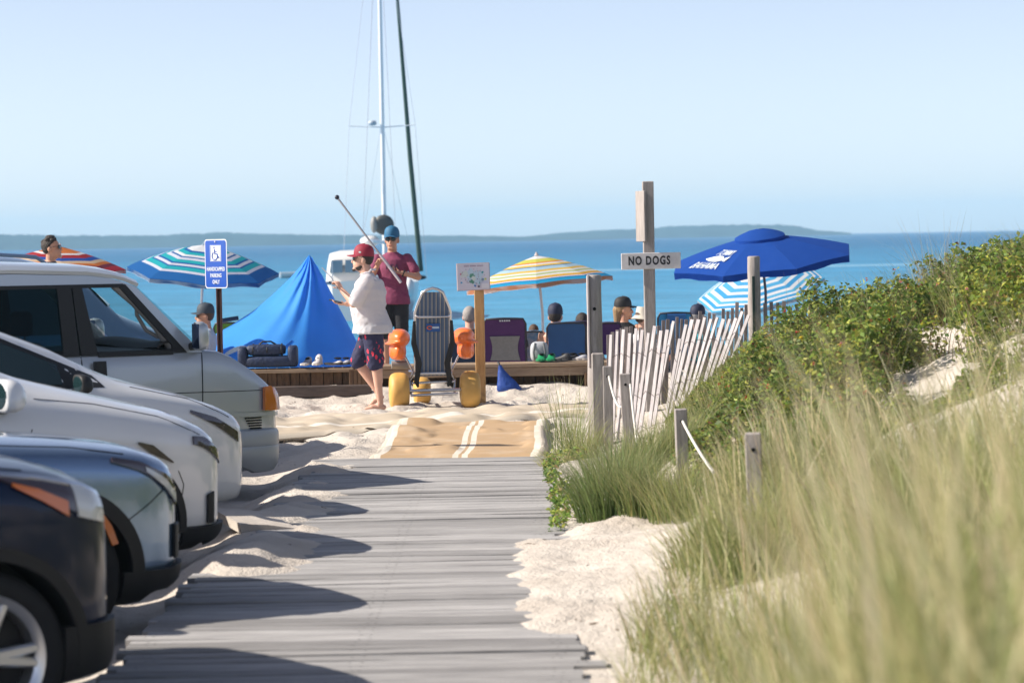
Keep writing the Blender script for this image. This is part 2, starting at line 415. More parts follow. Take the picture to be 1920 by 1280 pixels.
# ------------------------------------------------------------------ boardwalk: weathered planks laid across the way
def wood_mat(name, c1, c2, stretch, rough=.85, bump=.5, attr=True):
    m = bpy.data.materials.new(name); MATS[name] = m; m.use_nodes = True
    n = m.node_tree.nodes; L = m.node_tree.links; b = n['Principled BSDF']; b.inputs['Roughness'].default_value = rough; b.inputs['Specular IOR Level'].default_value = .25
    tc = n.new('ShaderNodeTexCoord'); mp = n.new('ShaderNodeMapping'); mp.inputs['Scale'].default_value = stretch; L.new(tc.outputs['Object'], mp.inputs[0])
    nz = n.new('ShaderNodeTexNoise'); nz.inputs['Scale'].default_value = 6; nz.inputs['Detail'].default_value = 8; nz.inputs['Roughness'].default_value = .7; L.new(mp.outputs[0], nz.inputs['Vector'])
    r = n.new('ShaderNodeValToRGB'); e = r.color_ramp.elements; e[0].position = .28; e[1].position = .68
    e[0].color = (*c2, 1); e[1].color = (*c1, 1); L.new(nz.outputs[0], r.inputs[0]); out = r.outputs[0]
    if attr:
        at = n.new('ShaderNodeAttribute'); at.attribute_name = 'tone'; hs = n.new('ShaderNodeHueSaturation'); L.new(out, hs.inputs['Color'])
        L.new(at.outputs['Fac'], hs.inputs['Value']); out = hs.outputs[0]
    L.new(out, b.inputs['Base Color'])
    bp = n.new('ShaderNodeBump'); bp.inputs['Strength'].default_value = bump; bp.inputs['Distance'].default_value = .01
    L.new(nz.outputs[0], bp.inputs['Height']); L.new(bp.outputs[0], b.inputs['Normal'])
    return m
def set_tone(o, tones):
    a = o.data.attributes.new('tone', 'FLOAT', 'FACE'); a.data.foreach_set('value', tones)
DECK = wood_mat('weathered_deck_wood', (.42, .412, .41), (.18, .177, .18), (.35, 5, 5))
rr = random.Random(5); mb = MB(); tones = []; y = 8.0
sag = lambda x, y: .022*float(vn(np.array(y*1.3), np.array(2.5)))+.012*float(vn(np.array(y*3.1+x), np.array(7.5)))
while y < 25.65:
    xl = -1.78+.05*rr.uniform(-1, 1); xr = .30+.05*rr.uniform(-1, 1)
    if y < 17: xl -= .12
    if rr.random() < .1: xr += .08
    tn = rr.choice([.72, .85, .95, 1.0, 1.05, 1.12, 1.2, .9]); wd = .1425*rr.uniform(.97, 1)
    n0 = len(mb.f); dz = rr.uniform(-.006, .008); tl = rr.uniform(-.012, .012); rt = rr.uniform(-.012, .012)
    P = []
    for k in range(7):
        x = xl+(xr-xl)*k/6; zc = .032+dz*.6+sag(x, y)+tl*(k/6-.5); yo = rt*(k/6-.5)
        P.append([Vector((x, y+yo-wd/2, zc-.035)), Vector((x, y+yo-wd/2+.002, zc-.004)), Vector((x, y+yo-wd/2+.010, zc)), Vector((x, y+yo+wd/2-.010, zc)), Vector((x, y+yo+wd/2-.002, zc-.004)), Vector((x, y+yo+wd/2, zc-.035))])
    mb.grid(P, flip=False)
    for e, fl in ((0, 1), (6, 0)):
        o = len(mb.v)-42+e*6; q = tuple(o+i for i in range(6)); mb.f.append(q if not fl else q[::-1]); mb.m.append(0)
    for nxp in (xl+.09, xl+.13, -.78+rr.uniform(-.02, .02), -.73, xr-.13, xr-.09):
        zz = .032+dz*.6+sag(nxp, y)+tl*((nxp-xl)/(xr-xl)-.5)+.0015; q = len(mb.v); yy_ = y+rr.uniform(-.03, .03)
        mb.v += [Vector((nxp+.006*math.cos(RAD(60*k)), yy_+.006*math.sin(RAD(60*k)), zz)) for k in range(6)]; mb.f.append(tuple(range(q, q+6))); mb.m.append(0)
    nn_ = len(mb.f)-n0; tones += [tn]*(nn_-6)+[.22]*6; y += .1465
deck = mb.build('boardwalk', DECK, None, 30); set_tone(deck, tones); tag(deck, kind='structure')

# ------------------------------------------------------------------ roll-out access mats
def mat_material(name, ucols, base2):
    m = bpy.data.materials.new(name); m.use_nodes = True
    n = m.node_tree.nodes; L = m.node_tree.links; b = n['Principled BSDF']; b.inputs['Roughness'].default_value = .85; b.inputs['Specular IOR Level'].default_value = .2
    at = n.new('ShaderNodeAttribute'); at.attribute_name = 'across'
    r = n.new('ShaderNodeValToRGB'); r.color_ramp.interpolation = 'CONSTANT'; e = r.color_ramp.elements
    while len(e) < len(ucols): e.new(.5)
    for k, (p, c) in enumerate(ucols): e[k].position = p; e[k].color = (*c, 1)
    L.new(at.outputs['Fac'], r.inputs[0])
    tc = n.new('ShaderNodeTexCoord'); nz = n.new('ShaderNodeTexNoise'); nz.inputs['Scale'].default_value = 3.5; nz.inputs['Detail'].default_value = 8; L.new(tc.outputs['Object'], nz.inputs['Vector'])
    mr = n.new('ShaderNodeMapRange'); mr.inputs[1].default_value = .5; mr.inputs[2].default_value = .78; mr.inputs[4].default_value = .75; L.new(nz.outputs[0], mr.inputs[0])
    mx = n.new('ShaderNodeMixRGB'); L.new(mr.outputs[0], mx.inputs[0]); L.new(r.outputs[0], mx.inputs[1]); mx.inputs[2].default_value = (*base2, 1)
    L.new(mx.outputs[0], b.inputs['Base Color'])
    wv = n.new('ShaderNodeTexNoise'); wv.inputs['Scale'].default_value = 90; L.new(tc.outputs['Object'], wv.inputs['Vector'])
    bp = n.new('ShaderNodeBump'); bp.inputs['Strength'].default_value = .4; bp.inputs['Distance'].default_value = .006; L.new(wv.outputs[0], bp.inputs['Height']); L.new(bp.outputs[0], b.inputs['Normal'])
    return m
TAN = (.43, .30, .18); WHT = (.66, .61, .53)
def strip(name, c0, c1, w0, w1, nu, nv, m, lift=.03, wob=.02, drop=0):
    """a mat from c0 to c1 (x,y centres), widths w0, w1; attribute 'across' 0..1"""
    mb = MB(); P = []; c0 = Vector((*c0, 0)); c1 = Vector((*c1, 0)); d = (c1-c0); nrm = Vector((d.y, -d.x, 0)).normalized()
    for i in range(nu):
        t = i/(nu-1); c = c0+d*t; w = w0+(w1-w0)*t; row = []
        cx = c + nrm*(.022*math.sin(t*6.5))*(1 if drop else .3)
        for j in range(nv):
            u = j/(nv-1); p = cx+nrm*(u-.5)*w
            z = max(G(p.x, p.y), G(p.x-.04, p.y), G(p.x+.04, p.y), float(gz(p.x, p.y, False)))+lift+wob*float(vn(np.array(p.x*2.1+4), np.array(p.y*2.4)))-(.035 if j in (0, nv-1) or i in (0, nu-1) else 0)
            row.append(Vector((p.x, p.y, z)))
        P.append(row)
    mb.sheet(P, .03); o = mb.build(name, m, None, 50)
    a = o.data.attributes.new('across', 'FLOAT', 'POINT')
    vals = [j/(nv-1) for i in range(nu) for j in range(nv)]*2; a.data.foreach_set('value', vals)
    return o
M1 = mat_material('tan_mat_with_white_lines', [(0, (.50, .45, .38)), (.025, WHT), (.06, TAN), (.478, WHT), (.512, TAN), (.535, WHT), (.568, TAN), (.93, WHT), (.97, (.50, .45, .38))], (.52, .42, .31))
o = strip('access_mat', (-.53, 25.6), (-.40, 29.3), 1.56, 1.52, 60, 61, M1, .026, .012, 1)
tag(o, 'tan roll-out mat with white lines at the end of the boardwalk', 'mat')
M2 = mat_material('sandy_mat_with_pale_edge', [(0, (.50, .43, .34)), (.40, (.47, .40, .31)), (.66, (.68, .64, .57)), (.735, (.47, .40, .31)), (.97, (.55, .49, .4))], (.55, .47, .38))
o = strip('access_mat', (-3.0, 29.05), (1.15, 31.2), 1.65, 1.65, 90, 41, M2, .010, .006)
tag(o, 'narrow sandy mat crossing the beach with a pale rope line along it', 'mat')

# ------------------------------------------------------------------ sea air between here and the far shore
hm = bpy.data.materials.new('sea_haze'); hm.use_nodes = True
n = hm.node_tree.nodes; n.remove(n['Principled BSDF']); pv = n.new('ShaderNodeVolumePrincipled')
pv.inputs['Color'].default_value = (.50, .80, 1, 1); pv.inputs['Density'].default_value = 2.2e-4; pv.inputs['Anisotropy'].default_value = 0.0
hm.node_tree.links.new(pv.outputs[0], n['Material Output'].inputs['Volume'])
hz = MB().box((0, 2540, 20), (6400, 5300, 65)).build('haze', hm, None, None); tag(hz, kind='stuff')
# ------------------------------------------------------------------ cars: x forward (nose at 0), right side at -y, z up
YAW = RAD(32)
BLACKPL = mat('black_plastic', (.018, .018, .02), .55, spec=.3)
RUBBER = mat('tyre_rubber', (.02, .02, .022), .8, spec=.2, bump=.3, bscale=60)
ALLOY = mat('wheel_alloy', (.62, .63, .65), .28, .9)
CHROME = mat('chrome', (.75, .76, .78), .12, 1.0)
AMBER = mat('amber_lens', (.60, .15, .015), .12, coat=.8)
CLEARL = mat('lamp_lens', (.55, .57, .58), .08, coat=.8)
DARKL = mat('dark_lamp_glass', (.05, .035, .045), .06, coat=.8)
DARKGLASS = mat('car_glass', (.012, .03, .034), .03, spec=.7)
SEAM = mat('panel_gap', (.012, .012, .013), .9, spec=.1)
def paint(name, col, metal=0.0, rough=.32, spec=.5): return mat(name, col, rough, metal, spec, coat=1.0, var=.04, vscale=1.5)
def interp(tab, x):
    """tab rows (x, a, b, c...) sorted by falling x"""
    xs_ = [r[0] for r in tab]
    return [float(np.interp(-x, [-q for q in xs_], [r[k] for r in tab])) for k in range(1, len(tab[0]))]
def car_body(P, xs_):
    """stations along x: section from (zb, zs shoulder, zt centre top, w half width, k cabin blend, tw top half width ratio)"""
    rows = []
    for x in xs_:
        zb, zs, zt, wd, k, tw = interp(P, x)
        hood = [(.955, zs+.0*(zt-zs)), (.90, zs+.30*(zt-zs)), (.78, zs+.55*(zt-zs)), (.5, zs+.86*(zt-zs)), (.25, zs+.97*(zt-zs)), (0, zt)]
        cz = zt-.05
        cabin = [(.955, zs), (.925, zs+.03), (tw+.045, cz-.09), (tw, cz-.025), (tw*.6, zt-.012), (0, zt)]
        top = [(h[0]*(1-k)+c[0]*k, h[1]*(1-k)+c[1]*k) for h, c in zip(hood, cabin)]
        H = zs-zb
        half = [(0, zb), (.78, zb), (.93, zb+.05*H), (.972, zb+.14*H), (.985, zb+.28*H), (.992, zb+.45*H), (1.0, zb+.62*H), (1.0, zb+.76*H), (.992, zb+.88*H), (.978, zs-.035*H)] + top
        ring = [(-a*wd, z) for a, z in half] + [(a*wd, z) for a, z in half[-2:0:-1]]
        rows.append([Vector((x, y, z)) for y, z in ring])
    return rows
def cut_arches(me, wheels, R, W_):
    cb = MB()
    for wx, wz in wheels:
        for sgn in (-1, 1):
            y0, y1 = (-W_/2-.2, -W_/2+.34) if sgn < 0 else (W_/2-.34, W_/2+.2)
            poly = [(wx+R*math.cos(6.28318*k/40), wz+R*math.sin(6.28318*k/40)) for k in range(40)]
            poly = [(x, z) for x, z in poly]
            cb.prism(poly, y0, y1, 1)
    cme = cb.mesh('cutter')
    bmc = bmesh.new(); bmc.from_mesh(cme); bmesh.ops.recalc_face_normals(bmc, faces=bmc.faces); bmc.to_mesh(cme); bmc.free()
    for k in range(2): cme.materials.append(BLACKPL)
    co_ = bpy.data.objects.new('cut', cme); COL.objects.link(co_)
    out = evaluated(me, [('BOOLEAN', dict(operation='DIFFERENCE', object=co_, solver='EXACT', material_mode='INDEX'))])
    bpy.data.objects.remove(co_)
    return out
class Skin:
    """drop curves on to a body's side (or front) and lay patches there"""
    def __init__(s, me):
        bm = bmesh.new(); bm.from_mesh(me); s.t = BVHTree.FromBMesh(bm); bm.free()
    def side(s, x, z, off, sgn=-1):
        h = s.t.ray_cast(Vector((x, sgn*3, z)), Vector((0, -sgn, 0)))
        if h[0] is None: return None
        nn = h[1]
        if nn.y*sgn < 0: nn = -nn
        return h[0]+nn*off
    def front(s, y, z, off):
        h = s.t.ray_cast(Vector((2, y, z)), Vector((-1, 0, 0)))
        return None if h[0] is None else h[0]+(h[1] if h[1].x > 0 else -h[1])*off
    def diag(s, a, z, off, sgn=-1, ang=45):
        """ray coming in at an angle over the front corner; a = position across the ray"""
        d = Vector((-math.cos(RAD(ang)), -sgn*math.sin(RAD(ang)), 0)); side_ = Vector((math.sin(RAD(ang)), -sgn*math.cos(RAD(ang)), 0))
        h = s.t.ray_cast(Vector((0, sgn*.7, z))+side_*a-d*2.5, d)
        if h[0] is None: return None
        nn = h[1] if h[1].dot(d) < 0 else -h[1]
        return h[0]+nn*off
ZS = 1.0
def curve(pts, n):
    pts = [Vector((p[0], 0, p[1]*ZS)) for p in pts]; L = [0]
    for a, b in zip(pts, pts[1:]): L.append(L[-1]+(b-a).length)
    xs_ = [p.x for p in pts]; zs_ = [p.z for p in pts]
    return [(float(np.interp(L[-1]*k/(n-1), L, xs_)), float(np.interp(L[-1]*k/(n-1), L, zs_))) for k in range(n)]
def patch(mb, skin, top, bot, nu=14, nv=6, off=.005, th=.02, sgn=-1, mi=0, fn=None):
    a = curve(top, nu); b = curve(bot, nu); P = []; last = None
    for i in range(nu):
        row = []
        for j in range(nv):
            t = j/(nv-1); x = a[i][0]*(1-t)+b[i][0]*t; z = a[i][1]*(1-t)+b[i][1]*t
            p = (fn or skin.side)(x, z, off, sgn)
            if p is None: p = last if last is not None else Vector((x, sgn*.8, z))
            row.append(p); last = p
        P.append(row)
    if sgn > 0: P = P[::-1]
    mb.sheet(P, th, mi)
def seam(mb, skin, pts, n=24, w_=.006, sgn=-1, off=.0015, mi=0):
    c = curve(pts, n); L = []
    for x, z in c:
        p = skin.side(x, z, off, sgn)
        if p is not None: L.append(p)
    if len(L) > 2: mb.tube(L, w_/2, 5, mi)
def arch_ring(mb, skin, wx, wz, r0, r1, a0=-8, a1=188, n=36, off=.012, th=.03, sgn=-1, mi=0):
    top = [(wx+r1*math.cos(RAD(a0+(a1-a0)*k/(n-1))), wz+r1*math.sin(RAD(a0+(a1-a0)*k/(n-1)))) for k in range(n)]
    bot = [(wx+r0*math.cos(RAD(a0+(a1-a0)*k/(n-1))), wz+r0*math.sin(RAD(a0+(a1-a0)*k/(n-1)))) for k in range(n)]
    P = []; ly = None
    for i in range(n):
        row = []
        for t in (0, .35, .7, 1):
            x = top[i][0]*(1-t)+bot[i][0]*t; z = top[i][1]*(1-t)+bot[i][1]*t
            p = skin.side(x, z, 0, sgn)
            if p is not None and abs(p.y) > .55: ly = p.y
            elif ly is None: ly = sgn*.9
            row.append(Vector((x, ly+sgn*off, z)))
        P.append(row)
    if sgn < 0: P = P[::-1]
    mb.sheet(P, th, mi)
def make_wheel(car, x, y, R, rimr, spokes=5, face=-1, twin=False):
    """wheel > tyre, rim; the outer face looks along y*face"""
    T = Matrix.Translation((x, y, R)) @ Matrix.Rotation(RAD(90 if face < 0 else -90), 4, 'X')
    hub = MB().lathe([(0.03, .02), (R*.5, .0), (rimr*.9, -.02), (rimr*.9, -.15), (.03, -.15)], 28, T).build('wheel', BLACKPL, car, 50)
    t = MB().lathe([(rimr, .095), (rimr+.02, .11), (R-.05, .118), (R-.015, .10), (R, .075), (R, -.075), (R-.015, -.10), (R-.05, -.112), (rimr, -.10), (rimr, .095)], 44, T)
    t.build('tyre', RUBBER, hub, 50)
    r = MB().lathe([(rimr-.035, .075), (rimr-.02, .092), (rimr+.004, .10), (rimr+.006, .085), (rimr-.03, .02), (rimr-.03, -.09), (rimr-.045, -.09), (rimr-.045, .03), (rimr-.035, .075)], 44, T)
    r.lathe([(0, .085), (.03, .085), (.045, .075), (.05, .04), (0, .04)], 18, T)
    for k in range(spokes):
        for dd in ((-.13, .13) if twin else (0,)):
            a = 6.28318*k/spokes+dd; ca, sa = math.cos(a), math.sin(a); pa, pb = .04, rimr-.025
            w0, w1 = (.028, .020) if twin else (.05, .042)
            vs = []
            for rr_, ww, zz in ((pa, w0, .075), (pb, w1, .085)):
                for s_, dz in ((-1, -.012), (-.55, 0), (.55, 0), (1, -.012), (1, -.05), (-1, -.05)):
                    vs.append((rr_*ca-s_*ww*sa, rr_*sa+s_*ww*ca, zz+dz))
            fs = [(k2, (k2+1) % 6, (k2+1) % 6+6, k2+6) for k2 in range(6)]+[(5, 4, 3, 2, 1, 0), (6, 7, 8, 9, 10, 11)]
            r.add(vs, fs, 0, T)
    r.build('rim', ALLOY, hub, 40)
    return hub
def place_car(root, corner_px, D, z=-.11, yaw=YAW, W_=1.85, inset=.0):
    """put the car so that its right front corner projects on pixel x corner_px at distance D"""
    p = W(corner_px, 900, D)
    fwd = Vector((math.cos(yaw), math.sin(yaw), 0)); left = Vector((-math.sin(yaw), math.cos(yaw), 0))
    loc = Vector((p.x, D, 0))+left*(W_/2-inset)
    root.location = (loc.x, loc.y, z); root.rotation_euler = (0, 0, yaw)
NOSE = [(0, .60), (-.03, .72), (-.08, .82), (-.16, .895), (-.28, .95), (-.45, .982), (-.7, 1.0)]
def suv(name, label, cat, col, dims, prof, wheels, R, rimr, spokes, cladding, lamps, twin=False):
    """generic hatch/SUV; prof rows (x, zb, zs, zt, k, tw); dims (L, W)"""
    L, W_ = dims; root = thing(name, label, cat)
    def wr(x):
        f = float(np.interp(-x, [-a for a, b in NOSE], [b for a, b in NOSE]))
        r_ = min(1, .70+.3*smooth01((L+x)/.5)); return W_/2*f*r_
    xs_ = sorted(set([0, -.012, -.03, -.055, -.08, -.12, -.16, -.22, -.28, -.36, -.45, -.55, -.7, -.85, -1.0, -1.15, -1.3, -1.45, -1.6, -1.75, -1.9, -2.05, -2.2, -2.5, -2.8, -3.1, -3.4, -3.7, -3.95, -4.15, -4.3, -4.42]+[-L, -L+.03, -L+.1]), reverse=True)
    xs_ = [x for x in xs_ if x >= -L]
    rows_p = [(r[0], r[1], r[2], r[3], 0, r[4], r[5]) for r in prof]
    def station_rows():
        P = []
        for x in xs_:
            v = interp(rows_p, x); v[3] = wr(x); P.append((x, *v))
        return P
    mb = MB(); rows = car_body(station_rows(), xs_); mb.grid(rows, cv=True)
    n = len(rows[0]); a0 = len(mb.v)-len(xs_)*n
    mb.f.append(tuple(range(a0, a0+n))); mb.m.append(0)
    last = a0+(len(xs_)-1)*n; mb.f.append(tuple(range(last+n-1, last-1, -1))); mb.m.append(0)
    me = mb.mesh('body', None); bm = bmesh.new(); bm.from_mesh(me); bmesh.ops.recalc_face_normals(bm, faces=bm.faces); bm.to_mesh(me); bm.free()
    me.materials.append(col); me.materials.append(BLACKPL)
    sk = Skin(me)
    me2 = cut_arches(me, [(wx, R) for wx in wheels], R+.055, W_)
    me2.polygons.foreach_set('use_smooth', [True]*len(me2.polygons)); me2.set_sharp_from_angle(angle=RAD(50))
    body = bpy.data.objects.new('body', me2); COL.objects.link(body); body.parent = root
    if len(me2.materials) < 2:
        me2.materials.clear(); me2.materials.append(col); me2.materials.append(BLACKPL)
    for sgn in (-1, 1):
        for wx in wheels:
            c = MB(); arch_ring(c, sk, wx, R, R+.05, R+.05+cladding[0], sgn=sgn)
            c.build('wheel_arch_trim', BLACKPL if cladding[2] is None else cladding[2], root, 40)
        if cladding[1]:
            c = MB(); zb = prof[3][1]/ZS
            patch(c, sk, [(wheels[0]-R-.1, zb+cladding[1]), (wheels[1]+R+.1, zb+cladding[1])], [(wheels[0]-R-.1, zb+.02), (wheels[1]+R+.1, zb+.02)], 20, 4, .012, .03, sgn)
            c.build('sill_cladding', BLACKPL if cladding[2] is None else cladding[2], root, 40)
    for wx in wheels:
        for sgn in (-1, 1): make_wheel(root, wx, sgn*(W_/2-.125), R, rimr, spokes, sgn, twin)
    return root, body, sk
def mirror(root, x, z, W_, shell, sgn=-1, s=1.0):
    M_ = Matrix.Translation((x, sgn*(W_/2+.10*s), z))
    m = MB(); P = []
    for dx, sy, sz in ((-.05, .085, .062), (-.04, .10, .075), (0, .10, .076), (.035, .085, .064), (.06, .05, .04), (.07, .01, .01)):
        P.append([M_ @ Vector((dx*s, s*sy*math.copysign(abs(math.cos(a))**.6, math.cos(a))-sgn*.02*s*math.sin(a), s*sz*math.copysign(abs(math.sin(a))**.7, math.sin(a)))) for a in [6.28318*k/22 for k in range(22)]])
    m.grid(P, cv=True); m.f.append(tuple(range(22))); m.m.append(0)
    o = m.build('door_mirror', shell, root, 60)
    MB().ell((-.050*s, 0, 0), (.006, .088*s, .062*s), 16, 8, M_).build('mirror_glass', DARKGLASS, o, 60)
    MB().beam((x, sgn*(W_/2-.06), z-.07*s), (x, sgn*(W_/2+.06), z-.05*s), .09*s, .045*s, .012).build('mirror_foot', BLACKPL, o)
    return o

# ---- nearest: dark blue SUV ----
BLUEP = mat('dark_blue_paint', (.002, .010, .038), .3, 0, .05, coat=.55)
pf = [(0, .30, .78, .90, 0, .7), (-.10, .22, .86, .97, 0, .7), (-.3, .20, .93, 1.02, 0, .7), (-.6, .20, .985, 1.055, 0, .7), (-1.0, .21, 1.02, 1.09, 0, .7), (-1.35, .22, 1.045, 1.12, 0, .7), (-1.6, .22, 1.06, 1.26, .5, .72), (-2.15, .22, 1.07, 1.66, 1, .70), (-2.5, .22, 1.08, 1.73, 1, .70), (-3.3, .22, 1.10, 1.74, 1, .70), (-4.2, .24, 1.12, 1.66, 1, .68), (-4.55, .30, 1.10, 1.3, .8, .68), (-4.72, .4, 1.0, 1.06, .3, .68)]
ZS = 1.16; pf = [(r[0], r[1], r[2]*ZS, r[3]*ZS, r[4], r[5]) for r in pf]
r1, b1, sk1 = suv('dark_blue_suv', 'dark blue SUV nearest the camera with an amber marker in its headlamp', 'car', BLUEP, (4.72, 1.89), pf, (-.70, -3.6), .375, .275, 5, (.055, .13, None), None, True)
MIRRORLENS = CLEARL
for sgn in (-1, 1):
    hl = MB(); patch(hl, sk1, [(-.62, .985), (-.42, .965), (-.2, .925), (-.10, .885)], [(-.62, .975), (-.42, .905), (-.2, .81), (-.10, .78)], 18, 6, .003, .012, sgn)
    h = hl.build('headlight', DARKL, r1, 40)
    tp_ = MB(); patch(tp_, sk1, [(-.27, .93), (-.17, .905), (-.10, .875)], [(-.25, .82), (-.17, .80), (-.10, .785)], 8, 6, .008, .012, sgn); tp_.build('lamp_reflector', CLEARL, h, 40)
    am = MB(); patch(am, sk1, [(-.56, .955), (-.42, .925), (-.30, .880)], [(-.56, .948), (-.42, .885), (-.30, .825)], 12, 5, .010, .01, sgn); am.build('amber_reflector', AMBER, h, 40)
    dk = MB(); patch(dk, sk1, [(-.62, .988), (-.42, .968), (-.2, .928), (-.10, .888)], [(-.62, .982), (-.42, .955), (-.2, .912), (-.10, .87)], 18, 3, .011, .01, sgn); dk.build('lamp_trim', CHROME, h, 40)
    wg = MB(); patch(wg, sk1, [(-2.15, 1.58), (-2.6, 1.62), (-3.3, 1.63), (-4.1, 1.55)], [(-1.72, 1.14), (-2.6, 1.15), (-3.3, 1.17), (-4.1, 1.20)], 24, 6, .004, .015, sgn); wg.build('side_window', DARKGLASS, r1, 40)
    sm = MB(); seam(sm, sk1, [(-1.46, 1.0), (-1.50, .7), (-1.42, .45)], sgn=sgn); sm.build('panel_seam', SEAM, r1)
    mirror(r1, -1.78, 1.30, 1.89, BLUEP, sgn)
    bd = MB(); patch(bd, sk1, [(-.34, .42), (-.10, .42), (-.02, .42)], [(-.34, .23), (-.10, .24), (-.02, .32)], 14, 4, .010, .03, sgn); bd.build('bumper_cladding', BLACKPL, r1, 40)
gr = MB(); patch(gr, sk1, [(-.5, .80), (.5, .80)], [(-.5, .55), (.5, .55)], 14, 5, .008, .02, -1, fn=lambda a, z, off, s: sk1.front(a, z, off)); gr.build('grille', BLACKPL, r1, 40)
place_car(r1, 236, 12.35, -.11, YAW, 1.89, .10); ZS = 1.0

for sgn in (-1, 1):
    sm = MB(); ZS = 1.16; seam(sm, sk1, [(-.45, .995), (-.8, 1.035), (-1.3, 1.07)], sgn=sgn); sm.build('bonnet_seam', SEAM, r1); ZS = 1.0
# ---- second: silver grey-blue SUV ----
SILV = paint('silver_paint', (.16, .245, .38), .75, .25)
pf = [(0, .34, .80, .93, 0, .7), (-.10, .26, .90, 1.0, 0, .7), (-.3, .22, .965, 1.05, 0, .7), (-.6, .21, 1.015, 1.085, 0, .7), (-1.0, .21, 1.045, 1.12, 0, .7), (-1.35, .22, 1.065, 1.15, 0, .7), (-1.6, .22, 1.08, 1.28, .5, .72), (-2.15, .22, 1.09, 1.68, 1, .70), (-2.5, .22, 1.10, 1.74, 1, .70), (-3.3, .22, 1.11, 1.75, 1, .70), (-4.1, .24, 1.13, 1.66, 1, .68), (-4.42, .30, 1.10, 1.3, .8, .68), (-4.6, .4, 1.0, 1.06, .3, .68)]
r2, b2, sk2 = suv('silver_suv', 'silver blue SUV with black wheel arch trim and an orange side marker', 'car', SILV, (4.6, 1.87), pf, (-.82, -3.55), .365, .25, 5, (.075, .14, None), None)
for sgn in (-1, 1):
    hl = MB(); patch(hl, sk2, [(-.50, .985), (-.32, .95), (-.16, .88), (-.08, .80)], [(-.50, .965), (-.32, .905), (-.16, .80), (-.08, .70)], 18, 5, .003, .012, sgn)
    h = hl.build('headlight', DARKL, r2, 40)
    lz = MB(); patch(lz, sk2, [(-.30, .925), (-.18, .86), (-.09, .77)], [(-.30, .90), (-.18, .815), (-.09, .72)], 10, 4, .010, .012, sgn); lz.build('lamp_reflector', CLEARL, h, 40)
    mk = MB(); patch(mk, sk2, [(-.60, .73), (-.53, .64), (-.49, .54)], [(-.63, .705), (-.565, .62), (-.525, .53)], 10, 3, .022, .012, sgn); mk.build('side_marker', AMBER, r2, 40)
    wg = MB(); patch(wg, sk2, [(-2.15, 1.60), (-2.6, 1.63), (-3.3, 1.64), (-4.0, 1.56)], [(-1.72, 1.16), (-2.6, 1.17), (-3.3, 1.18), (-4.0, 1.21)], 24, 6, .004, .015, sgn); wg.build('side_window', DARKGLASS, r2, 40)
    sm = MB(); seam(sm, sk2, [(-.17, .80), (-.30, .72), (-.47, .62)], sgn=sgn); sm.build('panel_seam', SEAM, r2); sm = MB(); seam(sm, sk2, [(-1.48, 1.03), (-1.52, .7), (-1.44, .45)], sgn=sgn); sm.build('panel_seam', SEAM, r2)
    mirror(r2, -1.78, 1.14, 1.87, SILV, sgn)
    bd = MB(); patch(bd, sk2, [(-.46, .38), (-.16, .38), (-.02, .40)], [(-.46, .22), (-.16, .23), (-.02, .34)], 14, 4, .012, .03, sgn); bd.build('bumper_cladding', BLACKPL, r2, 40)
    fo = MB(); patch(fo, sk2, [(-.10, .60), (-.02, .60)], [(-.10, .42), (-.02, .42)], 6, 5, .007, .015, sgn); fo.build('air_intake', BLACKPL, r2, 40)
gr = MB(); patch(gr, sk2, [(-.5, .84), (.5, .84)], [(-.45, .55), (.45, .55)], 14, 5, .008, .02, -1, fn=lambda a, z, off, s: sk2.front(a, z, off)); gr.build('grille', BLACKPL, r2, 40)
place_car(r2, 360, 15.35, -.11, YAW, 1.87, .10)

for sgn in (-1, 1):
    sm = MB(); seam(sm, sk2, [(-.40, 1.00), (-.7, 1.05), (-1.3, 1.095)], sgn=sgn); sm.build('bonnet_seam', SEAM, r2)
# ---- third: white crossover ----
WHITE = paint('white_paint', (.72, .73, .74), 0, .3)
pf = [(0, .30, .74, .90, 0, .7), (-.10, .22, .84, .985, 0, .7), (-.3, .20, .92, 1.065, 0, .7), (-.6, .19, 1.0, 1.135, 0, .7), (-.95, .19, 1.07, 1.225, 0, .7), (-1.25, .20, 1.11, 1.30, 0, .7), (-1.55, .20, 1.13, 1.42, .55, .72), (-2.15, .20, 1.14, 1.66, 1, .70), (-2.6, .20, 1.15, 1.71, 1, .69), (-3.3, .20, 1.16, 1.70, 1, .68), (-4.1, .24, 1.17, 1.58, 1, .66), (-4.42, .30, 1.10, 1.28, .8, .66), (-4.62, .4, .95, 1.0, .3, .66)]
r3, b3, sk3 = suv('white_crossover', 'white crossover between the silver SUV and the white hatchback, its door mirror in view', 'car', WHITE, (4.62, 1.85), pf, (-.84, -3.58), .36, .25, 10, (.05, .10, None), None)
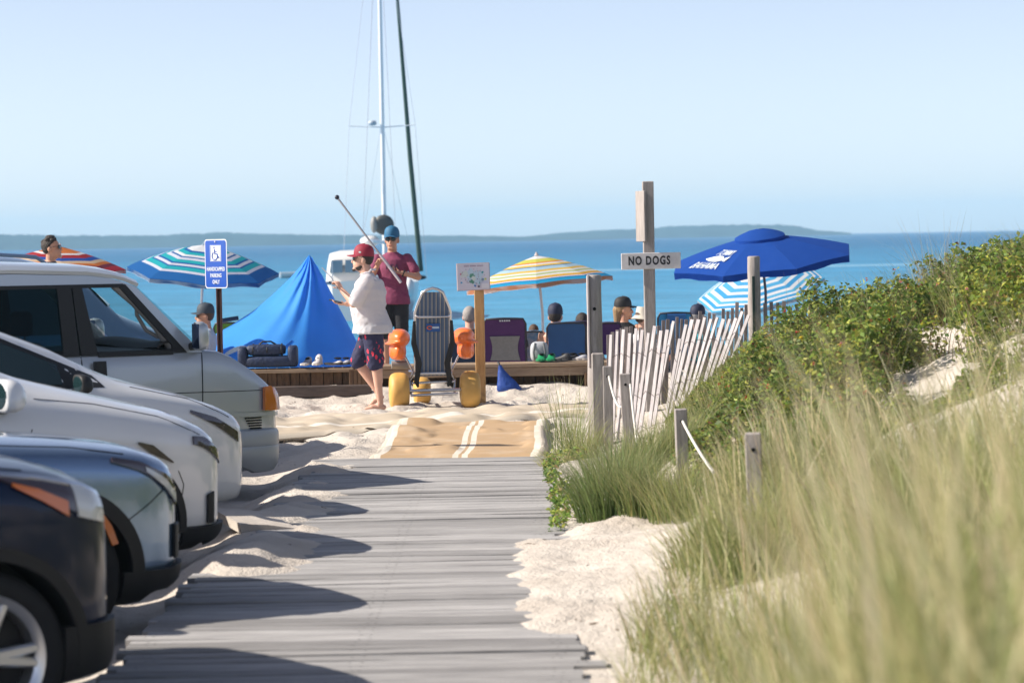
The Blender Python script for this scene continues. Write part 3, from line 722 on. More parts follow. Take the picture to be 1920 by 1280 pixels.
for sgn in (-1, 1):
    hl = MB(); patch(hl, sk3, [(-.30, .895), (-.20, .88), (-.09, .81), (-.03, .75)], [(-.30, .845), (-.20, .81), (-.09, .74), (-.03, .70)], 16, 5, .003, .012, sgn)
    h = hl.build('headlight', DARKL, r3, 40)
    rd = MB(); patch(rd, sk3, [(-.20, .865), (-.10, .80)], [(-.20, .825), (-.10, .755)], 8, 4, .006, .008, sgn); rd.build('lamp_reflector', CLEARL, h, 40)
    mk = MB(); patch(mk, sk3, [(-.70, .885), (-.60, .86), (-.46, .75)], [(-.70, .87), (-.62, .81), (-.46, .74)], 12, 4, .003, .012, sgn); mk.build('side_marker', DARKL, r3, 40)
    wg = MB(); patch(wg, sk3, [(-2.15, 1.575), (-2.6, 1.615), (-3.3, 1.61), (-4.0, 1.50)], [(-1.60, 1.19), (-2.6, 1.21), (-3.3, 1.22), (-4.0, 1.25)], 24, 6, .004, .015, sgn); wg.build('side_window', DARKGLASS, r3, 40)
    sm = MB(); seam(sm, sk3, [(-1.40, 1.0), (-1.46, .8), (-1.47, .6), (-1.42, .4)], sgn=sgn); sm.build('panel_seam', SEAM, r3); sm = MB(); seam(sm, sk3, [(-.42, .69), (-.38, .6), (-.40, .48)], sgn=sgn); sm.build('panel_seam', SEAM, r3)
    mirror(r3, -1.60, 1.22, 1.85, WHITE, sgn, 1.35)
    bd = MB(); patch(bd, sk3, [(-.40, .33), (-.16, .33), (-.02, .34)], [(-.40, .20), (-.16, .21), (-.02, .30)], 14, 4, .008, .03, sgn); bd.build('bumper_cladding', BLACKPL, r3, 40)
    fo = MB(); patch(fo, sk3, [(-.20, .52), (-.15, .54)], [(-.20, .34), (-.15, .34)], 5, 6, .007, .015, sgn); fo.build('air_intake', BLACKPL, r3, 40)
gr = MB(); patch(gr, sk3, [(-.5, .72), (.5, .72)], [(-.4, .4), (.4, .4)], 14, 5, .008, .02, -1, fn=lambda a, z, off, s: sk3.front(a, z, off)); gr.build('grille', BLACKPL, r3, 40)
place_car(r3, 437, 18.15, -.11, YAW, 1.85, .10)

for sgn in (-1, 1):
    sm = MB(); seam(sm, sk3, [(-.22, .90), (-.5, 1.03), (-.95, 1.13), (-1.35, 1.18)], sgn=sgn); sm.build('bonnet_seam', SEAM, r3)
# ---- fourth: white hatchback, lower, its window seen over the crossover's bonnet ----
pf = [(0, .26, .66, .80, 0, .7), (-.10, .18, .76, .86, 0, .7), (-.27, .17, .83, .93, 0, .7), (-.5, .16, .90, 1.0, 0, .7), (-.8, .16, .96, 1.08, 0, .7), (-1.02, .17, .99, 1.15, .1, .72), (-1.4, .17, 1.01, 1.34, .75, .72), (-2.0, .17, 1.03, 1.56, 1, .70), (-2.6, .17, 1.05, 1.63, 1, .69), (-3.3, .17, 1.08, 1.60, 1, .68), (-4.0, .2, 1.10, 1.46, 1, .66), (-4.35, .30, 1.04, 1.2, .8, .66), (-4.5, .4, .9, .95, .3, .66)]
r4, b4, sk4 = suv('white_hatchback', 'low white hatchback between the white crossover and the silver van', 'car', WHITE, (4.5, 1.78), pf, (-.90, -3.55), .325, .215, 5, (.012, .0, WHITE), None)
for sgn in (-1, 1):
    hl = MB(); patch(hl, sk4, [(-.55, .87), (-.35, .81), (-.14, .69)], [(-.55, .85), (-.35, .75), (-.14, .62)], 16, 5, .003, .012, sgn)
    h = hl.build('headlight', DARKL, r4, 40)
    rd = MB(); patch(rd, sk4, [(-.32, .775), (-.17, .695)], [(-.32, .735), (-.17, .645)], 8, 4, .006, .008, sgn); rd.build('lamp_reflector', CLEARL, h, 40)
    tr = MB(); patch(tr, sk4, [(-1.22, 1.14), (-2.0, 1.475), (-2.6, 1.54), (-3.3, 1.53), (-3.9, 1.38)], [(-1.18, 1.06), (-2.0, 1.065), (-2.6, 1.07), (-3.3, 1.10), (-3.9, 1.16)], 30, 7, .003, .015, sgn); tr.build('window_surround', BLACKPL, r4, 40)
    wg = MB(); patch(wg, sk4, [(-1.50, 1.225), (-2.0, 1.43), (-2.6, 1.50)], [(-1.50, 1.09), (-2.0, 1.09), (-2.6, 1.095)], 24, 6, .009, .012, sgn); wg.build('side_window', DARKGLASS, r4, 40)
    sm = MB(); seam(sm, sk4, [(-1.32, .97), (-1.38, .7), (-1.34, .4)], sgn=sgn); sm.build('panel_seam', SEAM, r4)
    mirror(r4, -1.42, 1.10, 1.78, BLACKPL, sgn, .9)
gr = MB(); patch(gr, sk4, [(-.5, .6), (.5, .6)], [(-.4, .3), (.4, .3)], 14, 5, .008, .02, -1, fn=lambda a, z, off, s: sk4.front(a, z, off)); gr.build('grille', BLACKPL, r4, 40)
place_car(r4, 479, 20.75, -.06, YAW, 1.78, .10)

for sgn in (-1, 1):
    sm = MB(); seam(sm, sk4, [(-.20, .80), (-.5, .945), (-.95, 1.05)], sgn=sgn); sm.build('bonnet_seam', SEAM, r4)
# ---- sixth, beyond the van: blue grey wagon with roof rails ----
GREYP = paint('blue_grey_paint', (.22, .32, .46), .5, .3)
pf = [(0, .34, .80, .93, 0, .7), (-.10, .26, .90, 1.02, 0, .7), (-.3, .22, .965, 1.11, 0, .7), (-.6, .21, 1.04, 1.24, 0, .7), (-.9, .21, 1.10, 1.37, 0, .7), (-1.12, .22, 1.14, 1.46, .1, .72), (-1.35, .22, 1.16, 1.66, .7, .74), (-1.68, .22, 1.18, 1.88, 1, .74), (-2.1, .22, 1.19, 1.985, 1, .73), (-3.3, .22, 1.20, 2.0, 1, .73), (-4.3, .24, 1.20, 1.92, 1, .70), (-4.7, .30, 1.15, 1.4, .8, .7), (-4.85, .4, 1.0, 1.1, .3, .7)]
r6, b6, sk6 = suv('grey_wagon', 'tall blue grey wagon with a roof rail, parked beyond the silver van', 'car', GREYP, (4.85, 1.95), pf, (-.95, -3.8), .37, .25, 5, (.03, .1, None), None)
for sgn in (-1, 1):
    wg = MB(); patch(wg, sk6, [(-1.95, 1.75), (-2.3, 1.84), (-3.3, 1.83), (-4.2, 1.76)], [(-1.55, 1.26), (-2.3, 1.26), (-3.3, 1.24), (-4.2, 1.26)], 24, 6, .004, .015, sgn); wg.build('side_window', DARKGLASS, r6, 40)
    pts = [(-1.85, sgn*.70, 1.87), (-2.0, sgn*.69, 1.97), (-2.6, sgn*.68, 2.015), (-3.4, sgn*.68, 2.01), (-4.1, sgn*.67, 1.975), (-4.2, sgn*.67, 1.90)]
    MB().tube(pts, .018, 8).build('roof_rail', GREYP, r6)
    hl = MB(); patch(hl, sk6, [(-.4, .96), (-.16, .90), (-.06, .82)], [(-.4, .86), (-.16, .78), (-.06, .72)], 12, 5, .006, .03, sgn); hl.build('headlight', CLEARL, r6, 40)
ws = MB(); patch(ws, sk6, [(-.6, 1.80), (.6, 1.80)], [(-.72, 1.50), (.72, 1.50)], 14, 6, .004, .012, -1, fn=lambda a, z, off, s: sk6.front(a, z, off)); ws.build('windscreen', DARKGLASS, r6, 40)
place_car(r6, 462, 26.9, -.06, YAW, 1.95, .10)
# ------------------------------------------------------------------ fifth: silver van, hollow cabin, front window open
VANP = paint('van_silver_paint', (.42, .455, .49), .4, .3)
BUMPG = mat('van_bumper_grey', (.42, .44, .45), .40, .2)
TRIMG = mat('van_grey_trim', (.22, .215, .21), .7)
SEATF = mat('seat_fabric', (.03, .035, .05), .9)
TEAL = glass('tinted_teal_glass', (.30, .56, .62), .10)
CLEARG = glass('clear_glass', (.80, .88, .88), .10)
rv = thing('silver_van', 'silver van with an open front window and an orange corner lamp', 'van')
VL, VW = 4.79, 1.84
def van_top(x): return float(np.interp(-x, [0, .06, .09, .12, .25, .45, .58, .73, 5], [.86, .90, .935, .96, 1.06, 1.185, 1.235, 1.25, 1.25]))
xs_ = [0, -.015, -.035, -.06, -.09, -.13, -.18, -.25, -.33, -.45, -.58, -.73, -.9, -1.1, -1.4, -1.7, -2.1, -2.6, -3.1, -3.6, -4.1, -4.5, -4.68, -4.76, -4.79]
rows = []
for x in xs_:
    f = float(np.interp(-x, [0, .03, .08, .16, .3, .6, 9], [.80, .87, .92, .955, .98, .995, 1])); f *= .9+.1*float(smooth01((VL+x)/.3))
    zt = van_top(x); zb = float(np.interp(-x, [0, .3, 9], [.30, .22, .22])); H = zt-zb
    half = [(0, zb), (.8, zb), (.94, zb+.04*H), (.975, zb+.16*H), (.988, zb+.3*H), (1, zb+.5*H), (1, zb+.62*H), (.992, zb+.76*H), (.978, zb+.88*H), (.966, zt-.03), (.945, zt-.008), (.90, zt+.002), (.5, zt+.008), (0, zt+.01)]
    ring = [(-a*f*VW/2, z) for a, z in half]+[(a*f*VW/2, z) for a, z in half[-2:0:-1]]
    rows.append([Vector((x, y, z)) for y, z in ring])
mb = MB(); mb.grid(rows, cv=True); n_ = len(rows[0])
mb.f.append(tuple(range(n_))); mb.m.append(0); q = (len(xs_)-1)*n_; mb.f.append(tuple(range(q+n_-1, q-1, -1))); mb.m.append(0)
me = mb.mesh('body', None); bm = bmesh.new(); bm.from_mesh(me); bmesh.ops.recalc_face_normals(bm, faces=bm.faces); bm.to_mesh(me); bm.free()
me.materials.append(VANP); me.materials.append(BLACKPL)
skv = Skin(me); VWH = [(-.88, .32), (-3.80, .32)]
me2 = cut_arches(me, VWH, .385, VW); me2.polygons.foreach_set('use_smooth', [True]*len(me2.polygons)); me2.set_sharp_from_angle(angle=RAD(38))
vb = bpy.data.objects.new('body', me2); COL.objects.link(vb); vb.parent = rv
if len(me2.materials) < 2:
    me2.materials.clear(); me2.materials.append(VANP); me2.materials.append(BLACKPL)
def yw(z): return .882-(z-1.24)/.62*.085
def side_piece(mb, poly, sgn, th=.045, out=0.0):
    v = [(x, sgn*(yw(z)+out), z) for x, z in poly]+[(x, sgn*(yw(z)-th), z) for x, z in poly]; n = len(poly)
    fs = [tuple(range(n)), tuple(range(2*n-1, n-1, -1))]+[(k, k+n, (k+1) % n+n, (k+1) % n) for k in range(n)]
    mb.add(v, fs)
for sgn in (-1, 1):
    fr = MB()
    side_piece(fr, [(-1.27, 1.775), (-1.38, 1.82), (-1.48, 1.848), (-1.68, 1.875), (-2.3, 1.90), (-4.55, 1.90), (-4.62, 1.82), (-1.36, 1.80)], sgn)
    side_piece(fr, [(-.73, 1.235), (-1.27, 1.775), (-1.36, 1.80), (-.86, 1.235)], sgn)
    side_piece(fr, [(-4.30, 1.235), (-4.30, 1.82), (-4.62, 1.82), (-4.78, 1.235)], sgn)
    fr.build('upper_frame', VANP, rv, 30)
    bk = MB(); side_piece(bk, [(-.86, 1.24), (-1.36, 1.80), (-1.43, 1.80), (-.99, 1.30), (-.99, 1.24)], sgn, .03, -.004); bk.build('black_pillar', BLACKPL, rv, 30)
    bk = MB(); side_piece(bk, [(-1.64, 1.24), (-1.74, 1.81), (-1.82, 1.81), (-1.785, 1.24)], sgn, .04, -.004); bk.build('black_pillar', BLACKPL, rv, 30)
    bk = MB(); side_piece(bk, [(-1.80, 1.24), (-1.83, 1.81), (-1.95, 1.81), (-1.93, 1.24)], sgn, .04, -.002); bk.build('black_pillar', BLACKPL, rv, 30)
    bk = MB(); side_piece(bk, [(-2.96, 1.24), (-2.96, 1.81), (-3.06, 1.81), (-3.06, 1.24)], sgn, .04, -.004); bk.build('black_pillar', BLACKPL, rv, 30)
    bk = MB(); side_piece(bk, [(-2.55, 1.26), (-2.55, 1.80), (-2.58, 1.80), (-2.58, 1.26)], sgn, .02, -.012); bk.build('window_mullion', BLACKPL, rv, 30)
    bk = MB(); side_piece(bk, [(-.99, 1.225), (-.99, 1.262), (-1.64, 1.262), (-1.64, 1.225)], sgn, .03, .006); bk.build('window_sill_trim', BLACKPL, rv, 30)
    bk = MB(); side_piece(bk, [(-1.93, 1.24), (-1.93, 1.285), (-4.30, 1.285), (-4.30, 1.24)], sgn, .02, -.006); bk.build('window_sill_trim', BLACKPL, rv, 30)
    bk = MB(); side_piece(bk, [(-1.40, 1.775), (-1.38, 1.805), (-4.30, 1.82), (-4.30, 1.79)], sgn, .03, .003); bk.build('window_header_trim', BLACKPL, rv, 30)
    g = MB(); side_piece(g, [(-1.94, 1.26), (-1.94, 1.80), (-2.96, 1.80), (-2.96, 1.26)], sgn, .006, -.018); g.build('side_window', TEAL, rv, 30)
    g = MB(); side_piece(g, [(-3.06, 1.26), (-3.06, 1.80), (-4.30, 1.80), (-4.30, 1.26)], sgn, .006, -.018); g.build('side_window', TEAL, rv, 30)
    if sgn > 0:
        g = MB(); side_piece(g, [(-1.0, 1.25), (-1.0, 1.30), (-1.43, 1.79), (-1.73, 1.80), (-1.64, 1.25)], sgn, .006, -.018); g.build('side_window', CLEARG, rv, 30)
    # inner pillar trim and grab handle
    t = MB(); t.tube([(-1.42, sgn*.735, 1.80), (-1.25, sgn*.75, 1.66), (-1.06, sgn*.77, 1.46), (-.92, sgn*.79, 1.26)], [.045, .05, .055, .07], 10); t.build('pillar_trim', TRIMG, rv, 60)
    t = MB(); t.tube([(-1.22, sgn*.70, 1.62), (-1.21, sgn*.68, 1.55), (-1.13, sgn*.68, 1.42), (-1.03, sgn*.70, 1.36)], .017, 8); t.build('grab_handle', TRIMG, rv, 60)
    sm = MB(); seam(sm, skv, [(-.735, 1.23), (-.745, 1.0), (-.76, .62)], sgn=sgn, w_=.009); sm.build('door_seam', SEAM, rv)
    sm = MB(); seam(sm, skv, [(-1.79, 1.23), (-1.78, .9), (-1.74, .35)], sgn=sgn, w_=.009); sm.build('door_seam', SEAM, rv)
    sm = MB(); seam(sm, skv, [(-.12, .90), (-.8, .91), (-2.5, .93), (-4.7, .93)], 40, sgn=sgn, w_=.007); sm.build('body_crease', SEAM, rv)
    # orange corner lamp, bumper, vent slots
    la = MB(); patch(la, skv, [(-.185, .925), (-.13, .93), (-.075, .90), (-.03, .85)], [(-.20, .735), (-.13, .73), (-.06, .73), (-.02, .73)], 14, 6, .010, .03, sgn); la.build('corner_lamp', AMBER, rv, 50)
    wl = MB(); patch(wl, skv, [(-.62, .735), (-.3, .725), (-.01, .715)], [(-.62, .70), (-.3, .69), (-.01, .685)], 30, 3, .010, .012, sgn); wl.build('body_moulding', VANP, rv, 50)
    for k in range(5):
        z = .683-.021*k; vt = MB(); patch(vt, skv, [(-.37+.012*k, z), (-.215, z)], [(-.37+.012*k, z-.010), (-.215, z-.010)], 6, 3, .004, .012, sgn); vt.build('vent_slot', SEAM, rv, 40)
    hd = MB(); patch(hd, skv, [(-1.70, 1.19), (-1.60, 1.19)], [(-1.70, 1.04), (-1.60, 1.04)], 7, 7, .022, .03, sgn); hd.build('door_handle', BLACKPL, rv, 60)
    hd = MB(); patch(hd, skv, [(-2.02, 1.17), (-1.88, 1.17)], [(-2.02, 1.10), (-1.88, 1.10)], 7, 5, .018, .03, sgn); hd.build('door_handle', BLACKPL, rv, 60)
    ar = MB(); arch_ring(ar, skv, -.88, .32, .38, .425, sgn=sgn, off=.014); ar.build('wheel_arch_lip', VANP, rv, 50)
    m = MB(); M_ = Matrix.Translation((-.80, sgn*1.03, 1.37))
    P = []
    for dx, sy, sz in ((-.055, .062, .112), (-.04, .070, .118), (0, .070, .115), (.03, .06, .095), (.048, .035, .06), (.054, .01, .02)):
        P.append([Vector((dx, sy*math.copysign(abs(math.cos(a))**.6, math.cos(a)), sz*math.copysign(abs(math.sin(a))**.6, math.sin(a)))) for a in [6.28318*k/24 for k in range(24)]])
    m.grid([[M_ @ p for p in row] for row in P], cv=True); m.f.append(tuple(range(24))); m.m.append(0)
    mo = m.build('door_mirror', VANP, rv, 60)
    rv_g = MB().box((0, 0, 0), (.01, .12, .20), .004, M=None).build('mirror_glass', mat('mirror_glass', (.02, .04, .09), .05, .6), mo)
    rv_g.location = M_ @ Vector((-.057, 0, 0))
    MB().beam((-.80, sgn*.86, 1.28), (-.79, sgn*.98, 1.30), .10, .06, .012).build('mirror_foot', BLACKPL, mo)
P = []
for x, z, in [(-1.26, 1.775), (-1.38, 1.825), (-1.48, 1.85), (-1.68, 1.878), (-2.3, 1.905), (-3.4, 1.915), (-4.5, 1.905), (-4.62, 1.86)]:
    h = yw(z)+.004
    P.append([Vector((x+.05*(1-(y/h)**2), y, z+.055*(1-abs(y/h)**3)+(.012 if abs(y) < h*.97 else 0))) for y in [h*t for t in (-1, -.97, -.9, -.75, -.5, -.25, 0, .25, .5, .75, .9, .97, 1)]])
rf = MB(); rf.sheet(P, .03); rf.build('roof', VANP, rv, 50)
bm_ = MB()
for sgn in (-1, 1): pass
P = []
for t in (0, .33, .66, 1):
    x0, z0 = -.70-.58*t, 1.245+.55*t; h = yw(z0)-.02
    P.append([Vector((x0+.06*(1-u*u), h*u, z0)) for u in (-1, -.6, -.2, .2, .6, 1)])
MB().sheet(P, .006).build('windscreen', CLEARG, rv, 60)
P = [[Vector((-4.77+.10*t, h*(yw(1.26+.6*t)-.02), 1.25+.6*t)) for h in (-1, 0, 1)] for t in (0, 1)]
MB().sheet(P, .006).build('rear_window', TEAL, rv, 60)
i_ = MB(); i_.box((-2.75, 0, 1.262), (4.0, 1.70, .012)); i_.build('dark_cabin_sheet', BLACKPL, rv)  # added black sheet hides the silver body top, standing in for the dark cabin
i_ = MB()
P = []
for x, z in ((-.76, 1.262), (-.82, 1.30), (-.95, 1.315), (-1.06, 1.30), (-1.10, 1.262)):
    P.append([Vector((x, y, z+.012*math.sin(y*5))) for y in np.linspace(-.84, .84, 12)])
i_.sheet(P, .02); i_.build('dashboard', BLACKPL, rv, 50)
for x, y in ((-2.05, -.45), (-2.05, .45), (-3.3, -.5), (-3.3, .5), (-3.3, 0)):
    st = MB(); st.box((x-.03, y, 1.27), (.13, .46, .16), .05, seg=3); s_ = st.build('seat_back', SEATF, rv, 60)
    hr = MB(); hr.box((x-.06, y, 1.50), (.11, .27, .20), .05, seg=3)
    for q in (-.06, .06): hr.tube([(x-.06, y+q, 1.32), (x-.06, y+q, 1.43)], .007, 6)
    hr.build('headrest', SEATF, s_, 60)
for wx, wz in VWH:
    for sgn in (-1, 1): make_wheel(rv, wx, sgn*(VW/2-.125), .32, .205, 6, sgn)
for sgn in (-1, 1):
    hl = MB(); patch(hl, skv, [(sgn*.55, .9), (sgn*.75, .9)], [(sgn*.55, .75), (sgn*.75, .75)], 6, 5, .008, .02, -1, fn=lambda a, z, off, s: skv.front(a, z, off)); hl.build('headlight', CLEARL, rv, 40)
place_car(rv, 532, 23.5, -.11, YAW, VW, .06)

pl = [(-.505, .915), (-.42, .935), (-.3, .935), (-.2, .915), (-.11, .87), (-.04, .79), (.01, .66), (.035, .4), (.045, 0)]
pl = pl+[(x, -y) for x, y in pl[-2::-1]]
P = []
for k, (x, y) in enumerate(pl):
    a, b = pl[max(k-1, 0)], pl[min(k+1, len(pl)-1)]; nn = Vector((-(b[1]-a[1]), b[0]-a[0])).normalized()
    e = max(0, 1-min(abs(k), abs(len(pl)-1-k))/2.0)
    row = []
    for o_, z in ((-.05, .585), (.0, .585), (.022, .575), (.034, .55), (.036, .46), (.030, .445), (.036, .43), (.034, .36), (.022, .29), (-.01, .235), (-.05, .225)):
        zz = z if z > .45 else z+e*.10*(.45-z)/.2
        row.append(Vector((x+nn.x*o_, y+nn.y*o_, zz)))
    P.append(row)
MB().sheet(P, .012).build('bumper', BUMPG, rv, 35)
# ------------------------------------------------------------------ posts, signs, fences, bench
GREYWOOD = wood_mat('grey_post_wood', (.42, .385, .37), (.20, .18, .17), (5, 5, .6), attr=False)
BROWNWOOD = wood_mat('brown_bench_wood', (.19, .115, .065), (.055, .033, .022), (4, 4, .8), attr=False)
TOPWOOD = wood_mat('bench_top_wood', (.36, .27, .19), (.19, .13, .085), (.5, 5, 5), attr=False)
NEWWOOD = wood_mat('yellow_pine_post', (.56, .36, .16), (.36, .20, .08), (5, 5, .5), attr=False)
SLAT_LIT = wood_mat('lit_slat_wood', (.62, .59, .61), (.36, .335, .35), (6, 6, .7), attr=False)  # lit copy of the slat wood: sunlight is in the colour
SLAT_SHADE = wood_mat('shaded_slat_wood', (.30, .26, .255), (.16, .14, .14), (6, 6, .7), attr=False)  # darker copy of the same wood: shade of the back rows is in the colour
SIGNW = mat('white_sign_paint', (.66, .64, .64), .6, var=.2, vscale=9)
BLACKT = mat('black_lettering', (.02, .02, .025), .6)
WIRE = mat('rusty_wire', (.16, .11, .09), .6, .5)
def upright(px, D):
    p = W(px, 800, D); return Vector((p.x, D, G(p.x, D)))
def log_post(name, px, ytop, D, r, label, cat='post', m=GREYWOOD, z0=-.35, taper=.94):
    b = upright(px, D); top = W(px, ytop, D).z; h = top-b.z
    root = thing(name, label, cat, b); mb = MB(); rr = random.Random(int(px))
    pts = [(0, 0, z0)]+[(rr.uniform(-.004, .004), rr.uniform(-.004, .004), h*k/8) for k in range(1, 8)]+[(0, 0, h-.012), (0, 0, h-.004), (0, 0, h)]
    mb.tube(pts, [r]+[r*(1-(1-taper)*k/8)*rr.uniform(.98, 1.02) for k in range(1, 8)]+[r*taper, r*taper*.93, r*taper*.8], 14)
    mb.build('post_shaft', m, root, 50); return root, h
rt, h = log_post('fence_post', 1118, 515, 26.0, .072, 'thick round grey post with a bolt hole, at the path end of the slat fence')
MB().tube([(.0, -.076, h-.31), (.0, -.060, h-.31)], .016, 10).build('bolt_hole', SEAM, rt)
mb = MB(); mb.box((.02, -.115, (h-.86)/2-.1), (.115, .09, h-.86+.5), .012); mb.build('butted_post', GREYWOOD, rt, 30)
mb = MB(); mb.box((-.055, -.055, h-.42), (.02, .05, .84), .004); mb.build('lit_edge_strip', mat('lit_edge_pale', (.55, .50, .50), .8, var=.2), rt, 30)  # pale strip puts the sunlit left edge of the post into colour
rt, h = log_post('fence_post', 1418, 480, 28.3, .066, 'round topped grey post with a dark green stripe at the slat fence\'s dune end')
MB().box((-.012, -.064, h*.42), (.028, .012, h*.86), .003).build('green_stripe', mat('dark_green_paint', (.012, .035, .03), .6), rt, 30)
# NO DOGS
D = 29.0; b = upright(1222, D); top = W(1214, 340, D); sc = 5333/D
root = thing('no_dogs_signpost', 'tall square grey post carrying a white board that reads NO DOGS', 'sign', b)
h = top.z-b.z
mb = MB(); mb.box((0, 0, h/2-.2), (.115, .10, h+.4), .008); mb.build('post_shaft', GREYWOOD, root, 30)
q = W(1220, 489, D); T = Matrix.Translation((q.x-b.x, -.062, q.z-b.z)) @ Matrix.Rotation(RAD(-.4), 4, 'Y')
mb = MB(); mb.box((0, 0, 0), (.605, .022, .165), .004, 0, T); s_ = mb.build('sign_board', SIGNW, root, 30); s_['label'] = 'white board reading NO DOGS in black'
for wd_, tx in (('NO', -.163), ('DOGS', .070)):
    mb = MB(); text_mb(mb, wd_, .120, T @ Matrix.Translation((tx, -.0125, .0)) @ FACE_CAM @ Matrix.Diagonal((.68, 1, 1, 1)), 0, .001, .0045, 1.2); mb.build('lettering', BLACKT, s_, None)
q0, q1 = W(1201, 358, D), W(1203, 453, D)
mb = MB(); mb.box((q0.x-b.x, .02, (q0.z+q1.z)/2-b.z), (.022, .30, q0.z-q1.z), .004, 0, Matrix.Rotation(RAD(14), 4, 'Z')); mb.build('sign_back_board', GREYWOOD, root, 30)
# HANDICAPPED PARKING ONLY
D = 26.6; b = upright(416, D); b.z = -.05; q = W(406, 494.5, D)
root = thing('parking_sign', 'blue handicapped parking sign on a rust brown steel post behind the van', 'sign', b)
BLUESIGN = mat('blue_sign_paint', (.006, .075, .42), .4, var=.06); WSIGN = mat('reflective_white', (.74, .78, .82), .45)
RUST = mat('rust_brown_post', (.10, .038, .026), .7, var=.35, vscale=12)
mb = MB(); hh = q.z-b.z+.10
mb.box((-.018, 0, hh/2-.2), (.016, .042, hh+.4), .003); mb.box((.018, 0, hh/2-.2), (.016, .042, hh+.4), .003); mb.box((0, .012, hh/2-.2), (.030, .018, hh+.4)); mb.build('post_shaft', RUST, root, 30)
T = Matrix.Translation((q.x-b.x, -.04, q.z-b.z)) @ Matrix.Rotation(RAD(-42), 4, 'Z')
def rrect(w, h, r, n=6):
    o = []
    for cx, cz, a0 in ((w/2-r, h/2-r, 0), (-w/2+r, h/2-r, 90), (-w/2+r, -h/2+r, 180), (w/2-r, -h/2+r, 270)):
        for k in range(n+1): o.append((cx+r*math.cos(RAD(a0+90*k/n)), cz+r*math.sin(RAD(a0+90*k/n))))
    return o
s_ = MB().prism(rrect(.305, .457, .03), -.002, .002, 0, T).build('sign_plate', WSIGN, root, 30)
MB().prism(rrect(.285, .437, .024), -.004, -.0025, 0, T).build('blue_field', BLUESIGN, s_, 30)
mb = MB(); mb.prism(rrect(.150, .150, .004), -.0055, -.0045, 0, T @ Matrix.Translation((.0, 0, .098)))
mb.build('symbol_panel', WSIGN, s_, 30)
mb = MB(); TT = T @ Matrix.Translation((0, -.0065, .095))
for a, c, w_ in (((-.066, -.066), (.066, -.066), .005), ((-.066, .072), (.066, .072), .005), ((-.066, -.066), (-.066, .072), .005), ((.066, -.066), (.066, .072), .005)):
    mb.beam(TT @ Vector((a[0], 0, a[1])), TT @ Vector((c[0], 0, c[1])), w_, .001)
mb.tube([TT @ Vector((-.008+.037*math.cos(RAD(k)), 0, -.022+.037*math.sin(RAD(k)))) for k in range(120, 372, 12)], .0055, 6)
mb.tube([TT @ Vector(p) for p in ((-.012, 0, .040), (-.006, 0, -.002), (.024, 0, -.004), (.040, 0, -.038), (.050, 0, -.034))], .0065, 6)
mb.tube([TT @ Vector(p) for p in ((-.010, 0, .020), (.018, 0, .018))], .005, 6)
mb.ell(TT @ Vector((-.013, 0, .055)), (.0095, .002, .0095), 10, 6)
mb.build('wheelchair_symbol', BLUESIGN, s_, 30)
for t, z, s2 in (('HANDICAPPED', -.050, .051), ('PARKING', -.110, .051), ('ONLY', -.170, .051)):
    mb = MB(); text_mb(mb, t, s2, T @ Matrix.Translation((0, -.0055, z)) @ FACE_CAM @ Matrix.Diagonal((.66, 1, 1, 1)), 0, .0008, .0012, 1.12); mb.build('lettering', WSIGN, s_, None)
mb = MB()
for z in (.205, -.185): mb = MB(); mb.tube([T @ Vector((0, -.003, z)), T @ Vector((0, -.012, z))], .007, 8); mb.build('bolt', CHROME, s_, 40)
# map board on a yellow post
D = 32.8; b = upright(903, D); q = W(887.5, 518.5, D)
root = thing('map_signpost', 'yellow pine post holding a small painted map board beside the beach wheelchair', 'sign', b)
mb = MB(); mb.box((0, .03, (q.z-b.z)/2-.15), (.112, .10, q.z-b.z+.3), .006); mb.build('post_shaft', NEWWOOD, root, 30)
T = Matrix.Translation((q.x-b.x, -.05, q.z-b.z)) @ Matrix.Rotation(RAD(12), 4, 'Z') @ Matrix.Rotation(RAD(-1.0), 4, 'Y')
mb = MB(); mb.box((0, 0, 0), (.385, .035, .315), .004, 0, T); s_ = mb.build('map_board', mat('board_edge', (.33, .24, .23), .7), root, 30)
mb = MB(); mb.box((0, -.0185, 0), (.375, .003, .305), 0, 0, T); mb.build('map_sheet', mat('map_paper', (.66, .66, .74), .5, var=.05, vscale=14), s_)
def blob(name, c, r, cx, cz, n=14, sd=0):
    rr = random.Random(sd); poly = [(cx+r*rr.uniform(.6, 1.2)*math.cos(6.283*k/n), cz+r*rr.uniform(.5, 1.1)*math.sin(6.283*k/n)) for k in range(n)]
    MB().prism(poly, -.0215-.0006*(sd % 5), -.0205, 0, T).build(name, mat('map_ink_%s' % name, c, .6), s_)
blob('pale_water', (.50, .66, .76), .115, .005, -.005, 24, 1); blob('green_island', (.10, .30, .22), .034, -.018, .012, 12, 2)
blob('green_island', (.16, .42, .30), .030, -.02, -.055, 10, 3); blob('pale_land', (.62, .70, .66), .030, .0, -.018, 10, 4); blob('pale_land', (.55, .60, .66), .05, -.10, .03, 14, 3)
rr = random.Random(4)
for k, c in enumerate([(.02, .33, .38), (.02, .2, .45), (.6, .65, .1), (.7, .1, .2), (.05, .35, .6), (.02, .35, .35), (.1, .1, .14), (.06, .2, .5)]):
    x, z = [(.105, .045), (.108, -.035), (.135, -.03), (-.145, .035), (-.145, -.065), (.062, -.07), (.055, -.115), (.015, -.105)][k]
    blob('map_mark_%s' % ['teal', 'blue', 'lime', 'red', 'sky', 'cyan', 'black', 'navy'][k], c, .015, x, z, 9, 5+k)
mb = MB()
for k in range(34):
    a = rr.uniform(0, 6.28); r_ = rr.uniform(.05, .12); x, z = r_*math.cos(a)*1.25-.01, r_*math.sin(a)*.95
    mb.box((x, -.0215, z), (rr.uniform(.004, .012), .001, rr.uniform(.004, .010)), 0, 0, T)
mb.v = [v for v in mb.v]
